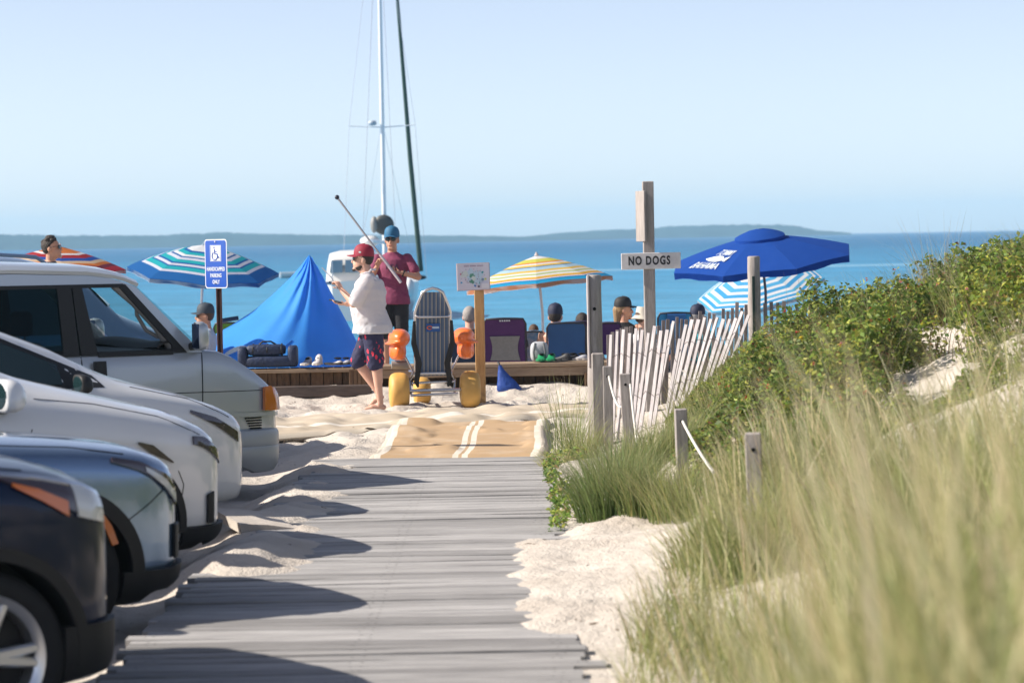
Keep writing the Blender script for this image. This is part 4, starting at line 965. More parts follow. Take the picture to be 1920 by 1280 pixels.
mb = MB()
for k in range(40):
    a = rr.uniform(0, 6.28); r_ = rr.uniform(.05, .125); x, z = r_*math.cos(a)*1.2-.01, r_*math.sin(a)*.9+.01
    mb.prism([(x-.005, z-.004), (x+rr.uniform(.002, .008), z-.003), (x+.004, z+rr.uniform(.003, .008))], -.0242, -.0232, 0, T)
for k in range(20):
    x = -.11+.012*k
    if k % 7 != 5: mb.prism([(x, .118), (x+.008, .118), (x+.008, .128), (x, .128)], -.0242, -.0232, 0, T)
o = mb.build('map_lettering', mat('map_text_ink', (.25, .14, .24), .6), s_); o['kind'] = 'stuff'
MB().box((.135, -.0222, -.105), (.085, .0015, .055), 0, 0, T).build('map_legend', mat('map_legend_white', (.74, .74, .78), .6), s_)

# ------------------------------------------------------------------ slat fences (slats wired together)
def fence(name, label, A, B, n, top0, top1, lean0, lean1, m, wires, seed, wob=.05, L=1.25, sw=.04, tw=0.0):
    """A, B: (px, D); tops in photograph y"""
    rr = random.Random(seed); root = None; mb = MB(); mids = []
    for k in range(n):
        t = k/(n-1); px = A[0]+(B[0]-A[0])*t; D = A[1]+(B[1]-A[1])*t; yt = top0+(top1-top0)*t+rr.uniform(-8, 8)
        if rr.random() < .06: yt += rr.uniform(15, 40)
        tp = W(px, yt, D)
        if root is None: base = Vector((tp.x, D, G(tp.x, D))); root = thing(name, label, 'fence', base)
        le = RAD(lean0+(lean1-lean0)*t+rr.uniform(-1.3, 1.3)); d = Vector((-math.sin(le), rr.uniform(-.05, .05), -math.cos(le)))
        bt = tp+d*L; z0 = G(bt.x, bt.y)-.15
        if bt.z < z0: bt = tp+d*((tp.z-z0)/-d.z)
        w_ = sw*rr.uniform(.85, 1.15)
        a, c = tp-base, bt-base
        mb.beam(c, a, w_, .012, .002, 0, (rr.uniform(-.2, .2)+tw, 1, 0)); mids.append((a, c))
    f = mb.build('slat_panel', m, root, 30)
    for u in wires:
        pts = []
        for k, (a, c) in enumerate(mids):
            ln = (c-a).length; p = a+(c-a).normalized()*min(u, ln*.98); pts.append(p+Vector((0, -.012 if k % 2 else .012, 0)))
        MB().tube(pts, .0028, 5).build('wire', WIRE, root)
    return root
fence('slat_fence', 'slat fence coloured pale for sunlight, leaning to the right beside the path', (1146, 26.25), (1404, 28.2), 23, 628, 585, 2, 22, SLAT_LIT, (.22, .62, .95), 11, sw=.037, tw=.9)
fence('slat_fence', 'upright slat fence coloured grey for shade behind the pale leaning one', (1140, 29.6), (1408, 30.6), 32, 628, 566, 0, 3, SLAT_SHADE, (.20, .6), 12, sw=.036)
fence('slat_fence', 'short run of slats coloured grey for shade between the green striped post and the rose bushes', (1434, 29.0), (1530, 29.8), 9, 572, 566, -1, 1, SLAT_SHADE, (.20, .6), 13, sw=.036)
# short rope posts along the dune
ROPE = mat('white_rope', (.62, .60, .56), .8, bump=.4, bscale=120)
rp = []
for px, yt, D, w_, lab, tilt in ((1141, 686, 25.2, .085, 'short grey board post with a rope hole beside the round fence post', 0), (1181, 700, 24.0, .095, 'dark square rope post in front of the pale slats', -2.5), (1279, 766, 20.6, .088, 'low dark rope post standing in the green bushes', -1), (1415, 811, 15.6, .088, 'blurred grey rope post nearest the camera, in the tall grass', -1)):
    b = upright(px, D); tp = W(px, yt, D); h = tp.z-b.z
    root = thing('rope_post', lab, 'post', b, rot=(0, RAD(tilt), RAD(random.uniform(-8, 8))))
    MB().box((0, 0, h/2-.2), (w_, w_*(.5 if px == 1141 else 1), h+.4), .006).build('post_shaft', GREYWOOD, root, 30)
    MB().tube([(0, -w_*.54, h-.09), (0, -w_*.48, h-.09)], .012, 8).build('rope_hole', SEAM, root)
    rp.append(Vector((tp.x, D-.06, tp.z-.09)))
def rope(a, b, sag, lab, r=.011):
    pts = [a.lerp(b, t)+Vector((0, 0, -sag*4*t*(1-t))) for t in np.linspace(0, 1, 14)]
    tag(MB().tube(pts, r, 7).build('rope', ROPE, None, 60), lab, 'rope')
rope(rp[0], rp[1]+Vector((0, .03, -.02)), .22, 'slack white rope hanging from the board post to the dark square post')
e = W(1197, 850, 23.2); e.z = max(e.z, G(e.x, e.y)); rope(rp[1], e, .03, 'white rope running down into the grass from the dark square post')
e = W(1338, 885, 18.5); rope(rp[2], e, .02, 'white rope slanting down from the low dark post in the bushes')

# ------------------------------------------------------------------ long bench at the head of the beach
D = 34.1; zt = .485
L_, R_ = W(180, 700, D).x, W(1175, 700, D).x; mid = W(672, 700, D).x
root = thing('beach_bench', 'long low wooden bench wall with dark plank front between path and beach', 'bench', (mid, D, .2))
def X(px): return W(px, 700, D).x-mid
mb = MB(); rr = random.Random(8); x = X(180)
while x < X(688):
    w_ = rr.uniform(.10, .16); mb.box((x+w_/2, rr.uniform(-.01, .01), .05), (w_-.008, .04, .50), .004); x += w_
mb.build('plank_front', BROWNWOOD, root, 30)
mb = MB(); x = X(688)
while x < X(1180):
    w_ = rr.uniform(.13, .17); mb.box((x+w_/2, .16, .0), (w_-.01, .04, .40), .004); x += w_
mb.build('plank_front', BROWNWOOD, root, 30)
mb = MB(); mb.box(((X(180)+X(1180))/2, .23, .0), (X(1180)-X(180), .03, .46)); mb.build('added_gap_board', BROWNWOOD, root, 30)  # added behind the planks so no daylight shows through their gaps
mb = MB(); mb.box(((X(180)+X(664))/2, .12, zt-.2-.022), (X(664)-X(180), .46, .045), .006); mb.build('bench_top', TOPWOOD, root, 30)
mb = MB(); mb.box(((X(668)+X(1180))/2, .10, zt-.2-.0), (X(1180)-X(668), .50, .045), .006); mb.build('bench_top', TOPWOOD, root, 30)
mb = MB(); mb.box(((X(694)+X(1180))/2, -.10, zt-.2-.078), (X(1180)-X(694), .045, .105), .005); mb.build('bench_fascia', TOPWOOD, root, 30)
mb = MB()
for k, x in enumerate((655, 663, 671, 679)): mb.box((X(x)+.03, -.14, .03), (.048, .05, .48), .004)
mb.build('end_boards', BROWNWOOD, root, 30)
mb = MB(); mb.box((X(1108), -.10, -.03), (.16, .09, .44), .006); mb.build('bench_leg', BROWNWOOD, root, 30)
mb = MB(); mb.beam((X(300), -.50, .035), (X(700), -.50, .04), .11, .13, .01); o = mb.build('base_timber', wood_mat('dark_timber', (.11, .085, .075), (.05, .04, .038), (.6, 5, 5), attr=False), None, 30)
o.location = (mid, D, .2); tag(o, 'dark timber lying in the sand at the foot of the bench wall', 'timber')
# ------------------------------------------------------------------ beach umbrellas
STEEL = mat('white_steel_tube', (.68, .68, .68), .35, .2)
def stripe_mat(name, bands, under=(.6, .55, .53)):
    """bands by distance from apex 0..1; the same cloth from below shows pale"""
    m = bpy.data.materials.new(name); m.use_nodes = True
    n = m.node_tree.nodes; L = m.node_tree.links; b = n['Principled BSDF']; b.inputs['Roughness'].default_value = .8; b.inputs['Specular IOR Level'].default_value = .25
    at = n.new('ShaderNodeAttribute'); at.attribute_name = 'reach'
    r = n.new('ShaderNodeValToRGB'); r.color_ramp.interpolation = 'CONSTANT'; e = r.color_ramp.elements
    while len(e) < len(bands): e.new(.5)
    for k, (p, c) in enumerate(bands): e[k].position = p**.66 if p < 1 else p; e[k].color = (*c, 1)
    L.new(at.outputs['Fac'], r.inputs[0]); L.new(r.outputs[0], b.inputs['Base Color'])
    tc = n.new('ShaderNodeTexCoord'); nz = n.new('ShaderNodeTexNoise'); nz.inputs['Scale'].default_value = 5; L.new(tc.outputs['Object'], nz.inputs['Vector'])
    bp = n.new('ShaderNodeBump'); bp.inputs['Strength'].default_value = .35; bp.inputs['Distance'].default_value = .03; L.new(nz.outputs[0], bp.inputs['Height']); L.new(bp.outputs[0], b.inputs['Normal'])
    tr = n.new('ShaderNodeBsdfTranslucent'); L.new(r.outputs[0], tr.inputs[0]); mx = n.new('ShaderNodeMixShader'); mx.inputs[0].default_value = .42
    L.new(b.outputs[0], mx.inputs[1]); L.new(tr.outputs[0], mx.inputs[2]); L.new(mx.outputs[0], n['Material Output'].inputs[0])
    return m
def umbrella(label, px, py_apex, D, Rr, h, lean, toward, phi, m, m_under, pole_m, n=8, val=.05, vent=0, curve_=.35, tiltz=None):
    """apex at pixel; lean>0 drops the right side, toward>0 drops the near side; phi = azimuth of first rib from the near side, degrees, right positive"""
    ap = W(px, py_apex, D); g = G(ap.x, ap.y) if D < 41 else min(G(ap.x, ap.y), -.3)
    Rm = Matrix.Rotation(RAD(lean), 3, 'Y') @ Matrix.Rotation(RAD(toward), 3, 'X')
    foot = Vector((ap.x, ap.y, g))
    root = thing('beach_umbrella', label, 'umbrella', foot); A = ap-foot
    def pt(az, t, drop=0):
        """az in degrees from near side (-y), t 0..1 from apex"""
        az = (az-phi) % 360; seg = 360/n; k = int(az//seg); u = (az-k*seg)/seg
        a0, a1 = RAD(k*seg+phi), RAD((k+1)*seg+phi)
        r0 = Vector((math.sin(a0), -math.cos(a0), 0)); r1 = Vector((math.sin(a1), -math.cos(a1), 0))
        d = r0*(1-u)+r1*u; sag = .05*math.sin(math.pi*u)*t*t
        z = -h*(t**1.0*(1-curve_)+curve_*t*t)
        return A+Rm @ (d*Rr*t*(1-.0*sag)+Vector((0, 0, z+sag*.25-drop)))
    nt_, na = 14, n*6; P = []; reach = []
    for i in range(nt_+1):
        t = max(.03, i/nt_); P.append([pt(360*j/na+phi+1e-4, t) for j in range(na)]); reach += [t]*na
    if val:
        P.append([pt(360*j/na+phi+1e-4, 1.0, val*(1+.15*math.sin(j*1.7))) for j in range(na)]); reach += [1.05]*na
    mb = MB(); mb.grid(P, cv=True, flip=True); k0 = len(mb.f)
    Q = [[p+Rm @ Vector((0, 0, -.006)) for p in row] for row in P]; mb.grid(Q, 1, cv=True, flip=False)
    cv_ = mb.build('canopy', [m, m_under], root, 9)
    a = cv_.data.attributes.new('reach', 'FLOAT', 'POINT'); a.data.foreach_set('value', reach*2)
    rb = None
    for k in range(n):
        az = k*360/n+phi
        MB().tube([pt(az+1e-3, t, .012) for t in (.02, .3, .6, .9, 1.0)], .005, 5).build('rib', pole_m, root)
        MB().tube([A+Rm @ Vector((0, 0, -h*1.0-.02)), pt(az+1e-3, .5, .016)], .004, 5).build('strut', pole_m, root)
    MB().tube([A+Rm @ Vector((0, 0, .0)), A+Rm @ Vector((0, 0, .02)), A+Rm @ Vector((0, 0, .045))], [.035, .02, .008], 10).build('finial', m_under, root)
    low = A+Rm @ Vector((0, 0, -.75)); MB().tube([A, low, Vector((low.x*1.0, low.y, -.3))], .018, 10).build('pole', pole_m, root)
    if vent:
        P = []
        for i in range(5):
            t = max(.02, i/4)*vent; P.append([A+Rm @ Vector((math.sin(6.283*j/24)*Rr*t, -math.cos(6.283*j/24)*Rr*t, .06-.09*(i/4)**2+.008*math.sin(j*3))) for j in range(24)])
        P.append([p+Rm @ Vector((0, 0, -.035)) for p in P[-1]])
        o = MB().grid(P, cv=True, flip=True).build('vent_cap', m, root, 30)
        a = o.data.attributes.new('reach', 'FLOAT', 'POINT'); a.data.foreach_set('value', [.3]*len(o.data.vertices))
    return root, pt, A
def cyc(cols, edges):
    return [(e, cols[k % len(cols)]) for k, e in enumerate(edges)]
NV, TL, LV, WT = (.015, .14, .40), (.02, .42, .48), (.64, .66, .76), (.74, .76, .78)
m1 = stripe_mat('teal_navy_striped_cloth', [(0, WT), (.10, NV), (.14, TL), (.20, WT), (.25, NV), (.28, LV), (.34, TL), (.42, NV), (.46, LV), (.52, NV), (.555, TL), (.66, LV), (.73, NV), (.76, (.012, .13, .40))])
PU = mat('umbrella_lining', (.62, .56, .55), .8, trl=.35)
umbrella('teal, navy and white striped beach umbrella behind the blue parking sign', 383, 459, 37.5, 1.0, .34, 5, 10, -37, m1, mat('blue_lining', (.25, .36, .5), .8, trl=.3), STEEL)
RD, OR, CRM, MR, BL = (.42, .03, .04), (.65, .20, .05), (.66, .50, .34), (.22, .03, .06), (.02, .10, .42)
m2 = stripe_mat('red_orange_striped_cloth', [(0, OR), (.18, WT), (.24, RD), (.36, BL), (.48, CRM), (.58, OR), (.68, MR), (.80, (.5, .03, .05))])
umbrella('red, orange and blue striped beach umbrella behind the dark haired man', 112, 462, 40.5, .95, .30, 4, 4, 12, m2, PU, STEEL)
YE, LB, GN, OR2, BL2 = (.72, .50, .08), (.42, .60, .72), (.45, .55, .25), (.70, .25, .06), (.02, .20, .45)
m3 = stripe_mat('yellow_blue_striped_cloth', [(0, WT), (.07, (.6, .6, .12)), (.18, OR2), (.22, WT), (.27, YE), (.33, BL2), (.36, LB), (.47, YE), (.54, WT), (.60, GN), (.66, WT), (.72, YE), (.78, OR2), (.81, WT), (.84, BL2), (.88, (.02, .34, .62)), (1.03, OR2)])
umbrella('yellow, orange and blue striped beach umbrella over the seated family', 1006, 479, 37.2, .96, .37, -5, -1, -3, m3, PU, STEEL)
BB = (.012, .085, .42)
m4 = stripe_mat('plain_blue_cloth', [(0, BB), (.5, BB)])
ru, pt4, A4 = umbrella('large plain blue beach umbrella with white lettering on its left panel', 1424, 439, 37.0, 1.22, .32, -6, 8, -30, m4, m4, mat('dark_pole', (.05, .06, .09), .4), val=.075, vent=.27)
m5 = stripe_mat('sky_blue_white_striped_cloth', [(0, (.3, .55, .75)), (.12, WT), (.18, (.08, .38, .68)), (.26, WT), (.33, (.10, .42, .70)), (.43, WT), (.50, (.06, .35, .66)), (.60, WT), (.68, (.12, .46, .72)), (.76, WT), (.82, (.05, .34, .66)), (.90, WT), (.95, (.10, .45, .72))])
umbrella('sky blue and white striped umbrella half hidden beneath the large blue one', 1418, 506, 41.5, .95, .30, -13, 16, -58, m5, PU, STEEL)
# white lettering on the left panel (between ribs at -75 and -30)
c0, c1, e0, e1 = pt4(-74, .30), pt4(-31, .30), pt4(-74, .97), pt4(-31, .97)
def on_panel(u, v, off=.012):
    a = pt4(-74+43*u, .25+.75*v); b = pt4(-74+43*u+.5, .25+.75*v); c = pt4(-74+43*u, .25+.75*v+.01)
    nn = (b-a).cross(c-a).normalized(); 
    if nn.z < 0: nn = -nn
    return a+nn*off
mb = MB(); t = MB()
def flat_text(txt, u0, u1, v0, v1):
    q = MB(); text_mb(q, txt, 1, Matrix.Identity(4), 0, 0, .004, 1.08)
    xs_ = [p.x for p in q.v]; ys_ = [p.y for p in q.v]; x0, x1, y0, y1 = min(xs_), max(xs_), min(ys_), max(ys_)
    vs = [on_panel(u0+(u1-u0)*(p.x-x0)/(x1-x0), v1+(v0-v1)*(p.y-y0)/(y1-y0)) for p in q.v]
    mb.add(vs, q.f)
flat_text('TOMMY', .24, .82, .30, .47); flat_text('BAHAMA', .14, .76, .70, .87)
fish = [(.18, .60), (.31, .53), (.46, .49), (.60, .50), (.68, .56), (.82, .49), (.78, .65), (.68, .62), (.56, .67), (.41, .67), (.28, .64)]
cv = [on_panel(u, v) for u, v in fish]; mb.add(cv, [tuple(range(len(cv)))])
mb.build('panel_lettering', mat('white_print', (.68, .76, .76), .7), ru, None)

# ------------------------------------------------------------------ blue sun shelter: stretched cloth on a pole
TENTB = mat('blue_shelter_cloth', (.11, .52, 1.0), .5, var=.08, vscale=2, trl=.62)
D = 36.6; ap = W(580, 478, D); foot = Vector((ap.x, D, G(ap.x, D)))
root = thing('sun_shelter', 'bright blue stretched cloth sun shelter peaked on a pole behind the bench', 'sun shelter', foot)
def tp(px, py, d): return W(px, py, d)-foot
lf = [(580, 478), (566, 497), (545, 521), (515, 550), (480, 580), (440, 606), (395, 632), (350, 655)]
rg = [(580, 478), (592, 497), (604, 517), (619, 546), (634, 574), (649, 602), (662, 627), (674, 650)]
P = []; nn = 41
for i in range(25):
    t = i/24*7; k = min(int(t), 6); u = t-k
    l = (lf[k][0]*(1-u)+lf[k+1][0]*u, lf[k][1]*(1-u)+lf[k+1][1]*u); r = (rg[k][0]*(1-u)+rg[k+1][0]*u, rg[k][1]*(1-u)+rg[k+1][1]*u)
    row = []; T_ = i/24
    for j in range(nn):
        s = j/(nn-1); px = l[0]*(1-s)+r[0]*s; py = l[1]*(1-s)+r[1]*s+26*T_*math.sin(math.pi*s)
        fold = .060*math.sin(s*34+1.5)*T_**.5*math.exp(-3.2*T_)*2.2+.02*math.sin(s*9+T_*3)*T_
        edge = .30*(abs(2*s-1)**3)*T_
        row.append(tp(px, py, D-1.25*T_*math.sin(math.pi*min(1, max(0, s)))**.5+edge+fold))
    P.append(row)
last = P[-1]
for d in (.35, .75): P.append([Vector((p.x*1.0, p.y-.10*d, p.z+(-.02-p.z)*d)) for p in last])
mb = MB(); mb.sheet([r[::-1] for r in P], .004); mb.build('front_cloth', TENTB, root, 60)
Q = []
for i in range(16):
    T_ = i/15; a = P[int(T_*24)][-1]; b2 = P[int(T_*24)][0]
    Q.append([a.lerp(Vector((.35*T_, 2.3*T_, a.z)), s)+Vector((0, 0, -.10*math.sin(math.pi*s)*T_)) for s in np.linspace(0, 1, 9)])
mb = MB(); mb.sheet([r[::-1] for r in Q], .004); mb.build('side_cloth', TENTB, root, 60)
mb = MB(); mb.tube([(0.02, .05, -.2), (.0, .03, ap.z-foot.z-.02)], .014, 8); mb.build('pole', STEEL, root)
mb = MB(); mb.tube([P[min(24, 8+int(16*s))][int(nn*(.45+.45*(1-s)))-1]+Vector((0, -.012, 0)) for s in np.linspace(1, .72, 9)], .006, 5); mb.build('cloth_seam', mat('blue_seam', (.01, .09, .36), .7), root)
q = W(432, 645, 35.2)-foot
mb = MB(); mb.ell((0, 0, 0), (.155, .02, .052), 20, 10, Matrix.Translation(P[22][9]+Vector((0, -.035, -.02))) @ Matrix.Rotation(RAD(-22), 4, 'Y')); mb.build('white_emblem', mat('white_print', (.68, .76, .76), .7), root, 60)

# ------------------------------------------------------------------ low beach chairs seen from behind
FRAME = mat('chair_frame_dark', (.04, .04, .05), .4, .4)
def chair(label, px, ytop, D, w, fabric, h=.72, inset=None, arms=True, rec=16, print_m=None, frame=FRAME):
    """faces the sea; back's top edge at pixel"""
    tpp = W(px, ytop, D); g = G(tpp.x, D+.3); root = thing('beach_chair', label, 'chair', (tpp.x, D, g)); top = tpp.z-g; h = min(h, top-.12)
    a = RAD(rec); z0 = top-h*math.cos(a)
    def bk(x, s): # s 0 top .. 1 bottom
        return Vector((x, h*s*math.sin(a)+.035*math.sin(math.pi*s), top-h*s*math.cos(a)))
    P = []
    for i in range(13):
        s = i/12; ww = w/2*(1-.0*s) if s > .06 else w/2*(.88+.12*(s/.06)**.5)
        ww *= (1-.07*math.sin(math.pi*s)); P.append([bk(ww*x, s)+Vector((0, .02*(1-x*x), .012*(1-x*x) if s < .05 else 0)) for x in np.linspace(-1, 1, 13)])
    MB().sheet(P, .018).build('backrest', fabric, root, 50)
    if inset: 
        P = []
        for i in range(9):
            s = .36+.50*i/8; ww = w*.36*(1-.16*math.sin(math.pi*(i/8))); P.append([bk(ww*x, s)+Vector((0, -.012+.02*(1-(ww*x/(w/2))**2), 0)) for x in np.linspace(-1, 1, 9)])
        MB().sheet(P, .008).build('mesh_panel', inset, root, 50)
    fr = MB(); pts = [bk(-w/2, 1.0), bk(-w/2, .5), bk(-w/2, .1), bk(-w*.44, .0), bk(0, -.015), bk(w*.44, .0), bk(w/2, .1), bk(w/2, .5), bk(w/2, 1.0)]
    fr.tube(pts, .012, 7); fr.build('back_frame', frame, root, 60)
    yb = h*math.sin(a)
    MB().box((0, yb+.26, z0+.02), (w*.96, .48, .03), .008).build('seat', fabric, root, 40)
    for sg in (-1, 1):
        MB().tube([(sg*w/2, yb-.10, 0.0), (sg*w/2, yb+.05, z0+.02), (sg*w/2, yb+.52, z0+.05)], .011, 6).build('leg', frame, root, 60)
        MB().tube([(sg*w/2, yb+.5, 0.0), (sg*w/2, yb+.46, z0+.03), (sg*w/2, yb+.10, z0+.24)], .011, 6).build('leg', frame, root, 60)
        if arms: MB().tube([bk(sg*w*.51, .45), Vector((sg*w*.53, yb+.1, z0+.25)), Vector((sg*w*.53, yb+.42, z0+.24))], .016, 7, flat=.6).build('armrest', frame, root, 60)
    return root, bk
PURP = mat('purple_canvas', (.075, .022, .12), .85, var=.12, vscale=6); GMESH = mat('grey_mesh', (.22, .22, .22), .9, var=.1, vscale=30)
CBLUE = mat('blue_canvas', (.02, .085, .25), .8, var=.1, vscale=5); DNAVY = mat('dark_navy_canvas', (.015, .03, .07), .85)
LBLUE = mat('bright_blue_canvas', (.01, .20, .48), .75, var=.08, vscale=5); PURP2 = mat('violet_canvas', (.06, .02, .12), .85)
KID = mat('printed_kids_canvas', (.55, .52, .56), .8, var=.5, vscale=9, col2=(.05, .25, .5)); GREENC = mat('green_canvas', (.10, .26, .03), .85, var=.3, vscale=14)
chair('dark navy low chair with the grey haired man in it', 872, 630, 35.4, .50, DNAVY)
rc, bk = chair('empty purple folding chair with a grey mesh panel in its back', 946, 598, 35.0, .52, PURP, .70, GMESH)
mb = MB()
for k in range(5): mb.box(bk(-.055+.028*k, .035)+Vector((0, -.012, 0)), (.018, .006, .018), .002)
mb.build('white_tag', mat('white_print', (.68, .76, .76), .7), rc, 30); rc.children[-1]['kind'] = 'stuff'
chair("small child's chair with a blue, red and white printed back", 999, 622, 35.2, .26, KID, .42, rec=12)
chair('blue low chair with the navy capped man in it', 1062, 606, 34.9, .48, CBLUE, .72)
chair('violet chair half hidden by the round fence post', 1092, 604, 35.8, .46, PURP2, .6)
chair('violet chair of the woman in the black cap', 1141, 606, 35.3, .32, PURP2, .6)
rc, bk = chair('bright blue chair with a head pillow, beside the signpost', 1266, 587, 35.4, .43, LBLUE, .72)
mb = MB(); mb.sheet([[bk(x, s)+Vector((0, -.035, 0)) for x in (-.10, -.05, 0, .05, .13)] for s in (.03, .10, .17, .22)], .03); mb.build('pillow', mat('deep_blue_pillow', (.008, .09, .30), .8), rc, 50)
chair('green low chair behind the sun shelter', 432, 606, 38.5, .46, GREENC, .6)
tag(MB().tube([W(409, 602, 38.0), W(447, 596, 38.0)], .03, 10).build('rolled_mat', mat('navy_roll', (.01, .03, .08), .7), None, 60), 'navy roll lying across the top of the green chair', 'roll')

# ------------------------------------------------------------------ things on and by the bench
ZB = .508; DB = 34.15
def bx_(px): return W(px, 690, DB).x
NAVYF = mat('navy_nylon', (.012, .025, .07), .6, var=.25, vscale=12, bump=.5, bscale=25)
x0 = bx_(503); root = thing('duffel_bag', 'navy duffel roll strapped on top of a navy cushion on the bench', 'bag', (x0, DB, ZB))
mb = MB(); P = []
def soft(mb, c, sx, sy, sz, p=.45, n=20, m=12):
    P = []
    for i in range(m+1):
        a = RAD(-90+180*i/m); ca, sa = abs(math.cos(a))**p, math.copysign(abs(math.sin(a))**p, math.sin(a))
        P.append([Vector((c[0]+sx*math.copysign(abs(math.cos(b))**p, math.cos(b))*ca, c[1]+sy*math.copysign(abs(math.sin(b))**p, math.sin(b))*ca, c[2]+sz*sa)) for b in [6.28318*k/n for k in range(n)]])
    mb.grid(P, cv=True)
mb = MB(); soft(mb, (.01, 0, .07), .33, .16, .07); mb.build('cushion', NAVYF, root, 60)
mb = MB(); soft(mb, (-.30, 0, .13), .06, .15, .125); mb.build('side_bolster', NAVYF, root, 60)
mb = MB(); soft(mb, (.30, 0, .13), .06, .15, .13); mb.build('side_bolster', NAVYF, root, 60)
mb = MB(); soft(mb, (-.02, -.02, .21), .24, .11, .068); mb.build('rolled_bag', NAVYF, root, 60)
mb = MB()
for x in (-.17, .0, .17): mb.tube([(x+.0, -.02+.118*math.cos(RAD(k)), .21+.074*math.sin(RAD(k))) for k in range(0, 361, 20)], .008, 5, flat=.5)
mb.tube([(-.10, -.03, .275), (-.06, -.03, .31), (.04, -.03, .31), (.10, -.03, .275)], .012, 6); mb.build('straps', BLACKPL, root, 60)
def shoe(name, label, px, m, sole, L=.27, rz=0, group=None, s=1.0, w=.10, h=.095, D=DB):
    root = thing(name, label, 'shoe', (W(px, 690, D).x, D-.05, ZB), RAD(rz), group)
    mb = MB(); P = []
    for t, wd, ht, z0 in ((0, .55, .85, .02), (.06, .8, 1.05, .018), (.2, .85, 1.0, .016), (.38, .8, .72, .014), (.55, .92, .58, .012), (.75, 1.0, .45, .012), (.92, .8, .36, .016), (1, .4, .24, .02)):
        P.append([Vector((w/2*wd*s*math.copysign(abs(math.cos(a))**.7, math.cos(a)), (t-.5)*L*s, (z0+h*ht*(.5+.5*math.sin(a)))*s)) for a in [6.28318*k/14 for k in range(14)]])
    mb.grid(P, cv=True); mb.f += [tuple(range(14))[::-1], tuple(7*14+k for k in range(14))]; mb.m += [0, 0]; mb.build('upper', m, root, 70)
    mb = MB(); P = [[Vector((w/2*s*wd*1.06*x, (t-.5)*L*1.03*s, .022*s)) for x in (-1, -.5, 0, .5, 1)] for t, wd in ((0, .6), (.08, .84), (.3, .84), (.55, .92), (.75, 1.02), (.92, .82), (1, .45))]
    mb.sheet(P, .022*s); mb.build('sole', sole, root, 40)
    mb = MB(); mb.ell((0, -.27*L*s, .095*s*1.0), (.030*s, .052*s, .014*s), 12, 6); mb.build('opening', SEAM, root, 60)
    return root
SHG = mat('grey_shoe_knit', (.36, .37, .42), .8, var=.2, vscale=20); SHW = mat('white_shoe_leather', (.62, .58, .56), .6, var=.15, vscale=15); SOLW = mat('white_sole', (.62, .58, .52), .6); SHGR = mat('green_clog', (.01, .24, .09), .45); SHB = mat('black_shoe', (.03, .03, .035), .6)
shoe('sneaker', 'grey sneaker beside the navy bag on the bench', 575, SHG, SOLW, rz=168)
shoe('sneaker', 'white sneaker right of the grey one on the bench', 596, SHW, SOLW, rz=172, h=.12)
shoe('sandal', 'white strappy sandal near the end of the left bench', 626, SHW, SHB, .22, 70, h=.05)
shoe('sandal', 'white strappy sandal behind the lobster shorts', 642, SHG, SHB, .22, 60, h=.055)
shoe('clog', 'left green clog on the bench', 1015, SHGR, SHGR, .22, 175, 'pair of green clogs', h=.085, w=.115)
shoe('clog', 'right green clog on the bench', 1033, SHGR, SHGR, .22, 170, 'pair of green clogs', h=.085, w=.115)
shoe('sandal', 'black sandal with grey straps right of the green clogs', 1050, SHB, SHB, .26, 60, h=.09)
shoe('sandal', 'black sandal next to the grey strapped one', 1064, SHB, SHB, .26, 100, h=.075)
shoe('sneaker', 'pale grey sneaker near the round fence post', 1081, SHG, SOLW, .26, 70, h=.07)
shoe('sneaker', 'white sneaker lying at the round fence post', 1096, SHW, SOLW, .24, 110, h=.06)
root = thing('backpack', 'pale grey backpack standing behind the green clogs', 'bag', (bx_(1012), DB+.14, ZB))
mb = MB(); soft(mb, (0, 0, .12), .11, .09, .125, .6); mb.build('pack_body', mat('pale_grey_nylon', (.42, .44, .47), .7, var=.15, vscale=10), root, 60)
mb = MB()
for sg in (-1, 1): mb.tube([(sg*.06, -.08, .03), (sg*.07, -.11, .12), (sg*.05, -.07, .23)], .012, 6, flat=.5)
mb.build('straps', mat('grey_strap', (.16, .17, .18), .7), root, 60)
D = 33.75; tpx = W(937, 684, D); root = thing('drawstring_bag', 'blue drawstring bag hanging from the front of the bench', 'bag', (tpx.x, D, tpx.z))
mb = MB(); P = []
for t, w_, dx, d in ((0, .016, 0, .012), (.15, .03, .015, .02), (.35, .065, .04, .03), (.55, .105, .075, .045), (.75, .14, .10, .06), (.92, .155, .115, .065), (1, .135, .115, .05)):
    P.append([Vector((dx+w_*math.cos(a)+.004*math.sin(5*a+t*7), d*math.sin(a)-.02, -.33*t-.012*math.cos(a)*t)) for a in [6.28318*k/24 for k in range(24)]])
mb.grid(P, cv=True); mb.f += [tuple(range(24)), tuple(6*24+k for k in range(23, -1, -1))]; mb.m += [0, 0]
mb.build('pouch', mat('royal_blue_nylon', (.008, .055, .30), .6, var=.2, vscale=9, bump=.5, bscale=18), root, 60)
mb = MB(); mb.tube([(-.02, .03, .03), (-.01, -.02, .02), (.0, -.02, -.03), (.02, -.025, -.06)], .014, 7); mb.build('drawstring', SHB, root, 60)
